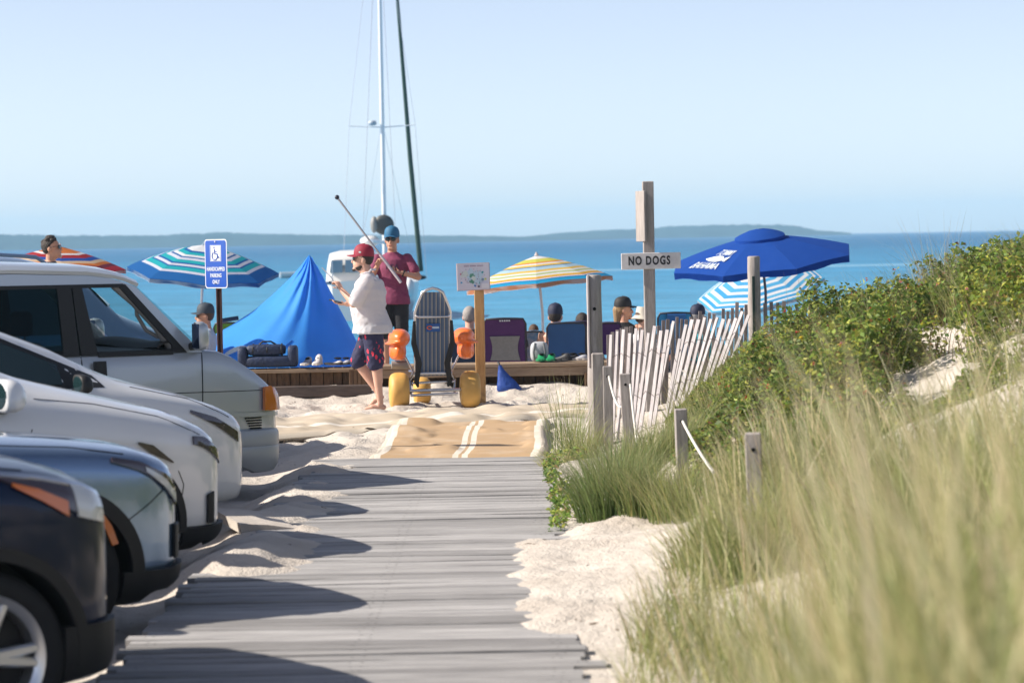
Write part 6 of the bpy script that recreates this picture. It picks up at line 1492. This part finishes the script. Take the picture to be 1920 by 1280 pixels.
MB().tube([(-.24, .02, .29), (.25, .02, .30)], .014, 10).build('cross_tube', TUBE, root)
MB().tube([(-.46, .10, .50), (-.27, .10, .50)], .045, 12).build('rolled_cover', mat('grey_roll', (.25, .25, .25), .8), root, 60)
P = [[Vector((x, y, .405-.05*math.sin(math.pi*(y)/.6))) for x in (-.19, 0, .19)] for y in np.linspace(0, .6, 8)]
MB().sheet(P, .006).build('seat_sling', stripe_fabric(), root, 60)

# ------------------------------------------------------------------ sailing yacht moored stern on
GEL = mat('white_gelcoat', (.72, .71, .68), .3, coat=.4); BWIN = mat('yacht_window', (.10, .20, .30), .08); MASTM = mat('mast_paint', (.70, .74, .78), .35, .2); SAILG = mat('dark_green_sail_cover', (.035, .075, .06), .8)
D = 84.0; sc = 5333/D; c = W(688, 600, D); yw_ = SEA
root = thing('sailing_yacht', 'white sailing yacht seen end on with a tall mast and a furled dark green sail', 'boat', (c.x, D, yw_))
def yp(px, py, dd=0.0):
    q = W(px, py, D); return Vector((q.x-c.x, dd, q.z-yw_))
P = []
for y, wx, zt in ((0, 1.02, 1.15), (.6, 1.18, 1.12), (2, 1.36, 1.08), (4, 1.42, 1.08), (6, 1.30, 1.12), (8, .95, 1.2), (9.5, .5, 1.28), (10.6, .06, 1.38)):
    P.append([Vector((-wx, y, zt)), Vector((-wx*1.0, y, zt-.08)), Vector((-wx*.96, y, .55)), Vector((-wx*.82, y, .1)), Vector((-wx*.45, y, -.3)), Vector((0, y, -.45)), Vector((wx*.45, y, -.3)), Vector((wx*.82, y, .1)), Vector((wx*.96, y, .55)), Vector((wx, y, zt-.08)), Vector((wx, y, zt)), Vector((wx*.5, y, zt+.04)), Vector((0, y, zt+.06)), Vector((-wx*.5, y, zt+.04))])
mb = MB(); mb.grid(P, cv=True); n_ = 14; mb.f.append(tuple(range(n_))); mb.m.append(0); mb.build('hull', GEL, root, 50)
mb = MB(); mb.tube([p_ for p_ in [Vector((-1.06, -.02, 1.15)), Vector((-1.4, 2, 1.08)), Vector((-1.46, 4, 1.08)), Vector((-1.33, 6, 1.12)), Vector((-.95, 8, 1.2))]], .05, 6); mb.build('rub_rail', mat('navy_stripe', (.02, .04, .1), .5), root)
def cab(z0, z1, w0, w1, y0, y1, name, m, x0=0):
    P = []
    for t in np.linspace(0, 1, 7):
        z = z0+(z1-z0)*t; w_ = w0+(w1-w0)*t**2; q = .25; yy0 = y0+.35*t**2; yy1 = y1-.5*t**2
        P.append([Vector((x0+w_*math.copysign(abs(math.cos(a))**q, math.cos(a)), (yy0+yy1)/2+(yy1-yy0)/2*math.copysign(abs(math.sin(a))**q, math.sin(a)), z)) for a in [6.28318*k/28 for k in range(28)]])
    P.append([Vector((x0+(v.x-x0)*.6, (v.y-(y0+y1)/2)*.6+(y0+y1)/2, z1+.08)) for v in P[-1]]); P.append([Vector((x0, (y0+y1)/2, z1+.10))]*28)
    return MB().grid(P, cv=True).build(name, m, root, 60)
a0 = yp(607, 520); a1 = yp(703, 468)
cab(1.0, a1.z-.10, .82, .70, 1.2, 4.6, 'deckhouse', GEL, (a0.x+a1.x)/2)
xx0 = (a0.x+a1.x)/2
for k, (xa, xb) in enumerate(((-.66, -.28), (-.20, .18), (.26, .64))):
    mb = MB(); mb.prism([(xx0+xa, 1.42), (xx0+xb, 1.42), (xx0+xb*.93, 1.80), (xx0+xa*.93, 1.80)], 1.16, 1.34); mb.build('deckhouse_window', BWIN, root)
b0 = yp(712, 560, 4.0); b1 = yp(701.5, -260, 4.0); b0.y = b1.y = 4.0
mb = MB(); mb.tube([(b0.x, 4, .9), (b0.x, 4, 8), (b0.x, 4, 13.5)], [.072, .068, .055], 12, flat=1.2); mb.build('mast', MASTM, root, 60)
zs_ = yp(705, 229).z
mb = MB(); mb.tube([(b0.x-1.02, 3.95, zs_+.05), (b0.x, 4, zs_), (b0.x+1.02, 3.95, zs_+.05)], .018, 6); mb.build('spreader', MASTM, root)
for sg in (-1, 1):
    mb = MB(); mb.tube([(b0.x+sg*1.30, 3.6, 1.1), (b0.x+sg*1.02, 3.95, zs_+.05), (b0.x+sg*.05, 4, 13.4)], .007, 5); mb.build('shroud', TUBE, root)
    mb = MB(); mb.tube([(b0.x+sg*.95, 4.6, 1.1), (b0.x+sg*.04, 4, zs_)], .006, 5); mb.build('shroud', TUBE, root)
    mb = MB(); mb.tube([(b0.x+sg*.55, .1, 1.1), (b0.x, 4, 13.4)], .007, 5); mb.build('backstay', TUBE, root)
j0, j1 = yp(771, 560), yp(731, 0); d = (j1-j0); j2 = j0+d*1.42; 
mb = MB(); mb.tube([Vector((j0.x, 9.5, 1.35)), Vector((j0.x+d.x*.5, 8.0, j0.z+d.z*.5)), Vector((j1.x, 6.8, j1.z)), Vector((j2.x, 5.2, j2.z))], [.085, .075, .055, .03], 10); mb.build('furled_jib', SAILG, root, 60)
rd = yp(686, 221)
mb = MB(); mb.lathe([(.0, .09), (.10, .075), (.135, .03), (.135, -.03), (.10, -.07), (0, -.08)], 16, Matrix.Translation((rd.x, 3.9, rd.z))); mb.build('radar_dome', mat('radar_grey', (.40, .46, .52), .4), root, 60)
rd = yp(709, 421)
mb = MB(); mb.lathe([(0, .02), (.20, .04), (.30, .0), (.32, -.05), (0, -.08)], 24, Matrix.Translation((rd.x, 3.7, rd.z)) @ Matrix.Rotation(RAD(100), 4, 'X')); mb.build('dish', mat('dark_dish', (.055, .06, .06), .5), root, 60)
rd = yp(690, 420); mb = MB(); mb.ell((rd.x, 3.75, rd.z), (.12, .15, .26), 14, 10); mb.build('dish_housing', mat('grey_housing', (.25, .25, .24), .5), root, 60)
rd = yp(685, 452); mb = MB(); mb.ell((rd.x, 2.6, rd.z), (.30, .5, .17), 16, 10); mb.build('stowed_liferaft', GEL, root, 60)
mb = MB(); mb.tube([(b0.x, 4, 2.3), (b0.x-.25, 0.8, 2.35)], .055, 8); mb.build('boom', MASTM, root)
for sg in (-1, 1):
    mb = MB(); mb.tube([(sg*1.0, .05, 1.1), (sg*1.0, .05, 1.75), (sg*1.25, 2.5, 1.7)], .015, 6); mb.build('rail', TUBE, root)
ob = yp(786, 520); mb = MB(); mb.ell((1.28, -.25, .95), (.16, .22, .28), 14, 10); mb.build('outboard_motor', mat('white_motor', (.6, .6, .62), .4), root, 60)
mb = MB(); mb.ell((ob.x, -.1, ob.z), (.22, .2, .07), 12, 8); mb.build('rubber_fender', BLACKPL, root, 60)
def dinghy(label, px, py, D, L, m, yaw=0, motor=True):
    q = W(px, py, D); root = thing('small_boat', label, 'boat', (q.x, D, SEA), RAD(yaw)); P = []
    for t, w_, z in ((0, .72, .42), (.15, .85, .42), (.4, 1, .43), (.65, .9, .47), (.85, .6, .54), (1, .05, .62)):
        ww = w_*L*.17; x = (t-.5)*L; k = L/3
        P.append([Vector((x, -ww, z*k)), Vector((x, -ww*1.06, z*k*.85)), Vector((x, -ww*.8, .08*k)), Vector((x, 0, -.08*k)), Vector((x, ww*.8, .08*k)), Vector((x, ww*1.06, z*k*.85)), Vector((x, ww, z*k)), Vector((x, ww*.75, z*k*.80)), Vector((x, 0, z*k*.7)), Vector((x, -ww*.75, z*k*.80))])
    mb = MB(); mb.grid(P, cv=True); mb.f.append(tuple(range(10))); mb.m.append(0); mb.build('hull', m, root, 50)
    if motor:
        mb = MB(); mb.ell((-L*.53, 0, .22*L), (.07*L, .06*L, .10*L), 12, 8); mb.build('outboard_motor', mat('white_motor', (.6, .6, .62), .4), root, 60)
        mb = MB(); mb.box((0, 0, .125*L), (.06*L, .28*L, .015*L)); mb.build('thwart', NEWWOOD, root)
    return root
dinghy('small white dinghy behind the slope of the sun shelter', 474, 577, 62, 1.5, GEL, 168)
dinghy('tiny white boat far out left of the yacht', 561, 486, 190, 2.6, GEL, 10, False)

# ------------------------------------------------------------------ washed up bits and a broken slab
WEED = mat('dry_eelgrass', (.045, .032, .022), .9, bump=.6, bscale=40)
def weed(label, px, py, D, L, sd):
    p = W(px, py, D); rr = random.Random(sd); mb = MB(); z = G(p.x, D)
    for k in range(9):
        a = rr.uniform(-.35, .35); x0, y0 = rr.uniform(-L*.4, L*.1), rr.uniform(-.09, .09); l = L*rr.uniform(.25, .6)
        mb.tube([(x0+l*t*math.cos(a), y0+l*t*math.sin(a), .012+.012*math.sin(t*5+k)) for t in (0, .3, .6, 1)], [.007, .012, .011, .004], 5, flat=.7)
    o = mb.build('seaweed', WEED, None, 60); o.location = (p.x, D, z); tag(o, label, 'seaweed')
weed('dark wisp of dry seaweed on the sand left of the tan mat', 700, 818, 29.0, .55, 1)
weed('short dark seaweed strand on the sand near the silver van', 552, 828, 28.4, .28, 2)
weed('small dark seaweed scrap at the far edge of the tan mat', 775, 810, 29.3, .16, 3)
p = W(468, 985, 19.9); o = MB().prism([(-.16, -.04), (.20, -.05), (.24, .02), (.02, .035), (-.18, .03)], -.42, .40).build('broken_slab', mat('pale_concrete', (.52, .47, .42), .9, var=.15, vscale=6, bump=.4, bscale=20), None, 30)
o.location = (p.x, 19.9, G(p.x, 19.9)+.035); o.rotation_euler = (RAD(3), RAD(6), RAD(20)); tag(o, 'pale broken concrete slab lying in the sand by the white crossover', 'slab')
# ------------------------------------------------------------------ plants
def leaf_mat(name, trl=.35, rough=.55):
    m = bpy.data.materials.new(name); m.use_nodes = True; n = m.node_tree.nodes; L = m.node_tree.links; b = n['Principled BSDF']
    b.inputs['Roughness'].default_value = rough; b.inputs['Specular IOR Level'].default_value = .35
    at = n.new('ShaderNodeAttribute'); at.attribute_name = 'tint'; L.new(at.outputs['Color'], b.inputs['Base Color'])
    tr = n.new('ShaderNodeBsdfTranslucent'); L.new(at.outputs['Color'], tr.inputs[0]); mx = n.new('ShaderNodeMixShader'); mx.inputs[0].default_value = trl
    L.new(b.outputs[0], mx.inputs[1]); L.new(tr.outputs[0], mx.inputs[2]); L.new(mx.outputs[0], n['Material Output'].inputs[0]); return m
GRASSM = leaf_mat('marram_grass', .45); LEAFM = leaf_mat('rose_leaf', .42)
RNG = np.random.RandomState(21)
def pick(cols, n, jit=.15):
    c = np.array(cols)[RNG.randint(0, len(cols), n)]; return np.clip(c*(1+jit*RNG.randn(n, 1))*(1+.06*RNG.randn(n, 3)), .004, .9)
def blades(x, y, h, w, bend, ang, cols, tipcols, z=None, segs=5):
    """arrays per blade -> coords, quads, colours"""
    n = len(x); z = gz(x, y)-.02 if z is None else z; t = np.linspace(0, 1, segs)[None, :, None]
    up = np.array([0, 0, 1.0]); ld = np.stack([np.cos(ang), np.sin(ang), np.zeros(n)], -1)
    base = np.stack([x, y, z], -1)
    sway = RNG.randn(n, 1, 1)*.05
    P = base[:, None, :]+up*(h[:, None, None]*(t-.33*bend[:, None, None]*t**2.2))+ld[:, None, :]*(h[:, None, None]*(bend[:, None, None]*t**2*.85+.10*t+sway*np.sin(t*3)))
    sa = RNG.rand(n)*6.28; sd = np.stack([np.cos(sa), np.sin(sa), np.zeros(n)], -1)[:, None, :]
    wd = w[:, None, None]*.5*(1-t**1.6*.92)
    co = np.stack([P-sd*wd, P+sd*wd], 2).reshape(-1, 3)
    k = np.arange(n)[:, None]*segs*2+np.arange(segs-1)[None, :]*2
    fa = np.stack([k, k+1, k+3, k+2], -1).reshape(-1, 4)
    c0, c1 = pick(cols, n), pick(tipcols, n); tt = t**1.3
    cc = (c0[:, None, :]*(1-tt)+c1[:, None, :]*tt); cc = np.repeat(cc[:, :, None, :], 2, 2).reshape(-1, 3)
    return co, fa, cc
def col_mesh(name, parts, m):
    co = []; fa = []; cc = []; o = 0
    for a, b, c in parts: co.append(a); fa.append(b+o); cc.append(c); o += len(a)
    co = np.concatenate(co); fa = np.concatenate(fa); cc = np.concatenate(cc)
    me = np_mesh(name, co, fa, True); at = me.attributes.new('tint', 'FLOAT_COLOR', 'POINT')
    at.data.foreach_set('color', np.concatenate([cc, np.ones((len(cc), 1))], 1).astype(np.float32).ravel())
    return link(name, me, m)
GREENS = [(.12, .17, .045), (.16, .20, .055), (.20, .23, .07), (.25, .26, .09), (.14, .18, .06)]
TANS = [(.50, .46, .24), (.45, .44, .205), (.38, .41, .155), (.58, .52, .32), (.32, .37, .125)]
OLIVE = [(.27, .29, .10), (.33, .33, .14), (.37, .35, .165), (.20, .26, .07)]
# 1 tall grass near the camera, one waving mass
def edge(y): return np.interp(y, [5, 8, 10, 12, 13.2, 14.5, 16, 17.5, 18.5, 20], [.28, .33, .38, .44, .50, .66, .92, 1.20, 1.28, 1.2])
N = 33000; y = 5.2+13.3*RNG.rand(N)**.85; x0 = edge(y); x1 = .185*y+1.3; x = x0+(x1-x0)*RNG.rand(N)
dens = .36+1.9*(vn(x*1.6+5, y*.8)+.6*vn(x*4, y*2.4))
bare = (np.abs(x-2.55)/.75)**2+(np.abs(y-17.3)/1.7)**2 < 1+1.2*vn(x*3, y*2)
keep = (RNG.rand(N) < np.clip(dens+.25, .16, 1)) & ~bare; x, y = x[keep], y[keep]; n = len(x)
rim = np.clip((x-edge(y))/.35, .25, 1)
h = (.44+.34*RNG.rand(n)+.36*vn(x*1.1, y*.7+3))*rim**.4*np.interp(y, [5, 9, 14, 18], [.95, 1.0, .92, .75])
DARKG = [(.13, .17, .05), (.18, .22, .07), (.22, .24, .08), (.10, .14, .045)]
pal = vn(x*1.3+11, y*.6+4)+.6*vn(x*3.7, y*1.9)+.25*RNG.randn(n)
def part(k, c0, c1, w0=.0050):
    return blades(x[k], y[k], h[k], w0+.003*RNG.rand(k.sum()), np.clip(.10+.75*RNG.rand(k.sum())**1.5, 0, .95), RNG.randn(k.sum())*1.0+np.where(RNG.rand(k.sum()) < .55, 3.0, .2), c0, c1)
g1 = [part(pal < -.12, DARKG, DARKG+GREENS[2:4]), part((pal >= -.12) & (pal < .04), OLIVE+GREENS[2:4]+DARKG[:2], TANS+OLIVE[:2]), part(pal >= .04, OLIVE, TANS, .0058)]
m = int(n*.13); ii = RNG.randint(0, n, m)      # seed heads standing above the leaves
g2 = blades(x[ii], y[ii], h[ii]*1.22, np.full(m, .011), .10+.30*RNG.rand(m), RNG.randn(m)+2.6, TANS, [(.80, .72, .50), (.72, .64, .42), (.66, .54, .36)])
# the nearest stalks, far out of focus
N = 2600; y = 3.6+3.2*RNG.rand(N); x = y*(.045+.165*RNG.rand(N)**.8); k = RNG.rand(N) < np.clip(.45+1.9*vn(x*5+3, y*1.7), .03, 1)*np.clip((x/y-.04)/.08, 0, 1); x, y = x[k], y[k]; n = len(x)
g3 = blades(x, y, (.40+.36*RNG.rand(n)+.40*vn(x*4, y*1.5))*np.clip(.6+(x/y-.03)*3.2, .5, 1.06), .005+.003*RNG.rand(n), .15+.45*RNG.rand(n), RNG.randn(n)*.9+np.where(RNG.rand(n) < .5, 3.0, .2), OLIVE+DARKG+DARKG, TANS+OLIVE)
m = n//7; ii = RNG.randint(0, n, m); g4 = blades(x[ii], y[ii], np.full(m, .58)+.30*RNG.rand(m), np.full(m, .009), .1+.35*RNG.rand(m), RNG.randn(m)+2.6, TANS, [(.78, .70, .48), (.66, .56, .36)])
o = col_mesh('dune_grass', g1+[g2, g3, g4], GRASSM); tag(o, kind='stuff')
# 2 greener marram between the path and the fence
def scatter(cx, cy, rx, ry, n): 
    r = np.sqrt(RNG.rand(n)); a = RNG.rand(n)*6.28; return cx+rx*r*np.cos(a), cy+ry*r*np.sin(a)
def tuft(name, label, px, D, rx, ry, n, h, cols, tips, bend=.35, w=.0055, group=None, dx=0):
    p = W(px, 800, D); x, y = scatter(0, 0, rx, ry, n); hh = h*(.55+.5*RNG.rand(n)); r = np.hypot(x/rx, y/ry)
    ang = np.arctan2(y, x)+RNG.randn(n)*.5; zz = gz(p.x+x, D+y)-G(p.x, D)-.03
    co, fa, cc = blades(x, y, hh, w*(.7+.6*RNG.rand(n)), np.clip(bend*(.3+r)+.15*RNG.randn(n), .02, .95), ang, cols, tips, zz)
    o = col_mesh(name, [(co, fa, cc)], GRASSM); o.location = (p.x, D, G(p.x, D)); return tag(o, label, 'grass', group)
GG = [(.10, .17, .04), (.14, .21, .06), (.08, .14, .035), (.17, .23, .08)]; GT = [(.20, .27, .10), (.28, .30, .13), (.36, .36, .18)]
tuft('grass_clump', 'dense green grass clump at the right edge of the boardwalk', 1150, 19.6, .26, .30, 900, .62, GG, GT, .42, .007)
tuft('grass_clump', 'green and straw grass clump behind the sand patch', 1225, 19.3, .26, .30, 700, .52, GG+OLIVE, GT+TANS[:2], .40, .006)
tuft('grass_clump', 'straw tipped grass clump in front of the low dark rope post', 1300, 18.9, .30, .30, 700, .50, OLIVE+GG, TANS, .40, .006)
tuft('grass_clump', 'feathery grass clump just beyond the green one by the boardwalk', 1165, 21.6, .30, .4, 700, .50, GG, GT+TANS[:2], .35, .006)
tuft('grass_clump', 'grass clump between the slat fence and the low dark rope post', 1240, 21.8, .30, .4, 700, .48, GG+OLIVE, GT+TANS[:2], .35, .006)
tuft('grass_tuft', 'thin tall grass tuft beside the tan mat', 1062, 25.6, .16, .30, 150, .80, GG, TANS, .30, .0055)
tuft('grass_tuft', 'straw coloured tuft at the corner of the mat', 1045, 24.6, .15, .18, 170, .28, TANS, TANS, .75, .006)
tuft('grass_tuft', 'fine grass tuft at the foot of the round fence post', 1092, 24.9, .16, .24, 260, .50, GG+OLIVE, TANS, .45, .0055)
tuft('grass_tuft', 'short green tuft growing through the boardwalk edge', 1050, 21.2, .05, .08, 40, .16, GG, GT, .6, .005)
tuft('grass_tuft', 'tiny green tuft on the drift beside the parked cars', 531, 20.3, .05, .06, 40, .05, [(.16, .24, .06)], [(.22, .30, .08)], .8, .006)
tuft('grass_clump', 'straw grass clump around the foot of the blurred rope post', 1395, 14.9, .30, .25, 520, .62, OLIVE+GG, TANS, .40, .006)
tuft('grass_clump', 'pale grass clump right of the blurred rope post', 1480, 14.7, .30, .3, 520, .60, OLIVE+GG, TANS, .40, .006)
tuft('grass_clump', 'straggling pale grass clump left of the blurred rope post', 1320, 15.6, .22, .25, 260, .40, OLIVE+GG, TANS, .55, .006)
# 3 rugosa roses matted over the dune
def hit(px, py):
    a = Vector((0, 0, CAM_H)); d = (W(px, py, 100)-a)/100
    for k in range(80, 420):
        q = a+d*(k*.1)
        if q.z < G(q.x, q.y): return q.x, q.y
    return None
bares = [hit(1725, 640), hit(1700, 735), hit(1780, 700), hit(1850, 690), hit(1900, 655), hit(1735, 690)]
def leaves(x, y, z, size, cols, jit=.2, up=.55):
    n = len(x); nr = RNG.randn(n, 3); nr[:, 2] = np.abs(nr[:, 2])+up; nr /= np.linalg.norm(nr, axis=1)[:, None]
    a = np.cross(nr, RNG.randn(n, 3)); a /= np.linalg.norm(a, axis=1)[:, None]; b = np.cross(nr, a)
    c = np.stack([x, y, z], -1); s = size[:, None]
    P = np.stack([c-a*s*.55, c-b*s*.30+nr*s*.08, c+a*s*.55-nr*s*.10, c+b*s*.30+nr*s*.08], 1).reshape(-1, 3)
    fa = np.arange(n*4).reshape(n, 4); cc = np.repeat(pick(cols, n, jit), 4, 0); return P, fa, cc
LG = [(.10, .19, .033), (.16, .26, .045), (.26, .35, .06), (.36, .41, .08), (.07, .13, .03), (.20, .26, .06), (.12, .20, .04)]
def mass(x, y):
    """height of the rose mat"""
    b = (.15+.46*(vn(x*1.15+2, y*.95+8)+.5)+.42*vn(x*2.9, y*2.4+1)+.22*vn(x*7, y*5.5))*(.34+.66*smooth01((x-1.3-.05*(y-22))/1.3))
    e = smooth01((x-np.interp(y, [18, 20, 22, 24, 26, 29], [1.55, 1.12, .93, 1.02, 1.3, 1.7]))/.40)*smooth01((y-17.6-.9*vn(x*1.5, y*0+3))/1.6)*(1-smooth01((y-28.2)/1.6))
    for q in bares:
        if q: e = e*smooth01((np.sqrt(((x-q[0]+.03)/.40)**2+((y-q[1]+.75)/1.35)**2)-.70+.5*vn(x*3.1, y*2.2))/.25)
    return np.clip(b, .04, 1)*e
N = 360000; y = 17.5+12*RNG.rand(N); x = .85+(.187*y+1.5-.85)*RNG.rand(N); b = mass(x, y); k = b > .045; x, y, b = x[k], y[k], b[k]
u = RNG.rand(len(x))**.55; gap = vn(x*5+3, y*4)+.5*vn(x*13, y*11); k = (RNG.rand(len(x)) < np.clip(.50+2.4*gap, .04, 1)); x, y, b, u = x[k], y[k], b[k], u[k]
n = len(x); z = gz(x, y)+b*u*1.02; yel = vn(x*1.1+20, y*1.1) > .12
L1 = leaves(x, y, z, .034+.030*RNG.rand(n), LG); L1[2][:] = L1[2]*np.repeat(np.where(yel[:, None], np.array([[1.30, 1.12, .95]]), np.array([[1.02, .96, 1.0]])), 4, 0)
k = RNG.rand(n) < .09; L2 = leaves(x[k], y[k], z[k]+.01, .03+.015*RNG.rand(k.sum()), [(.22, .12, .05), (.28, .20, .08), (.20, .07, .04), (.34, .30, .10)])
# woody stems showing in the gaps
N = 9000; sx = 1.0+3.9*RNG.rand(N); sy = 18+10.5*RNG.rand(N); sb = mass(sx, sy); k = sb > .12; sx, sy, sb = sx[k], sy[k], sb[k]
S1 = blades(sx, sy, sb*(.9+.35*RNG.rand(len(sx))), np.full(len(sx), .008), .1+.4*RNG.rand(len(sx)), RNG.rand(len(sx))*6.28, [(.16, .10, .06), (.22, .15, .10)], [(.13, .10, .05), (.18, .17, .06)])
N = 26000; gx_ = 1.0+3.9*RNG.rand(N); gy_ = 17.5+11*RNG.rand(N); gb = mass(gx_, gy_); k = (gb > .05) & (vn(gx_*1.2+9, gy_*.9)+.25*RNG.randn(N) > .10); gx_, gy_, gb = gx_[k], gy_[k], gb[k]
S2 = blades(gx_, gy_, gb*.75+.16+.24*RNG.rand(len(gx_)), np.full(len(gx_), .005), .2+.5*RNG.rand(len(gx_)), RNG.randn(len(gx_))+2.8, OLIVE+GREENS, TANS)
o = col_mesh('rose_thicket', [L1, L2, S1, S2], LEAFM); tag(o, kind='stuff')
# rose hips and flowers
def dots(name, nn, size, cols, m_):
    N = nn*8; x = 1.1+3.5*RNG.rand(N); y = 18.5+9*RNG.rand(N); b = mass(x, y); k = b > .2; x, y, b = x[k][:nn], y[k][:nn], b[k][:nn]; z = gz(x, y)+b*1.03
    A = [leaves(x+RNG.randn(len(x))*.008, y+RNG.randn(len(x))*.008, z+RNG.randn(len(x))*.008, np.full(len(x), size), cols, .1) for q in range(4)]
    o = col_mesh(name, A, m_); tag(o, kind='stuff')
dots('rose_hips', 55, .026, [(.50, .05, .02), (.55, .14, .02), (.42, .03, .03)], LEAFM)
dots('rose_petals', 22, .040, [(.62, .50, .03), (.66, .22, .30), (.66, .55, .10)], LEAFM)
# single sprigs that break the skyline
def sprig(label, px, D, h, ns, sd, leafcols=LG, spread=.12):
    p = W(px, 700, D); rr = np.random.RandomState(sd); g0 = G(p.x, D); base = float(mass(np.array([p.x]), np.array([D]))[0])*.6
    root = thing('rose_sprig', label, 'shrub', (p.x, D, g0)); mb = MB(); LX = []
    for k in range(ns):
        a = rr.rand()*6.28; tip = Vector((spread*rr.randn(), spread*rr.randn(), base+h*(.6+.4*rr.rand()))); b0 = Vector((.05*math.cos(a), .05*math.sin(a), -.05)); md = b0.lerp(tip, .55)+Vector((.03*rr.randn(), .03*rr.randn(), 0))
        mb.tube([b0, md, tip], [.006, .005, .003], 5)
        for q in range(26):
            t = .40+.62*rr.rand(); c = b0.lerp(md, t/.55) if t < .55 else md.lerp(tip, (t-.55)/.45); LX.append((c.x+.035*rr.randn(), c.y+.035*rr.randn(), c.z+.025*rr.randn()))
    mb.build('stem', mat('rose_stem', (.13, .085, .05), .8), root, 60)
    A = np.array(LX); o = col_mesh('foliage', [leaves(A[:, 0], A[:, 1], A[:, 2], .030+.022*RNG.rand(len(A)), leafcols)], LEAFM); o.parent = root
sprig('leafy rose sprig standing up against the water right of the striped umbrella', 1512, 27.2, .34, 5, 1)
sprig('rose sprig with reddish leaves just right of the tallest sprig', 1556, 27.0, .26, 5, 2, LG+[(.16, .05, .03)])
sprig('low rose sprig at the top of the bushes near the middle of the dune', 1625, 26.2, .20, 5, 3)
sprig('bright green sprig on the dune crest below the dry stalks', 1690, 25.6, .18, 5, 4)
sprig('rose sprig high on the dune crest near the right edge', 1830, 24.6, .22, 6, 5)
tuft('dry_grass_tuft', 'spray of dry pale stalks on the dune crest', 1765, 25.2, .12, .12, 90, 1.05, [(.40, .34, .24)], [(.55, .50, .42)], .30, .0045)
tuft('dry_grass_tuft', 'few bleached stalks above the bushes beside the crest spray', 1790, 24.8, .10, .10, 30, 1.15, [(.40, .34, .24)], [(.50, .46, .36)], .55, .0045)
tuft('dry_grass_tuft', 'long thin stalks rising in front of the large blue umbrella', 1500, 26.6, .12, .10, 12, 1.10, [(.34, .28, .16)], [(.50, .42, .30)], .45, .0050)
# small weeds where sand meets the planks
N = 2200; y = 19+6*RNG.rand(N); x = .26+.34*RNG.rand(N)**1.5+.1*vn(y*2, y*0); k = vn(x*4, y*1.3) > .07; x, y = x[k], y[k]
o = col_mesh('sand_weeds', [leaves(x, y, gz(x, y)+.02+.10*RNG.rand(len(x)), .025+.025*RNG.rand(len(x)), LG+[(.30, .22, .10)])], LEAFM); tag(o, kind='stuff')
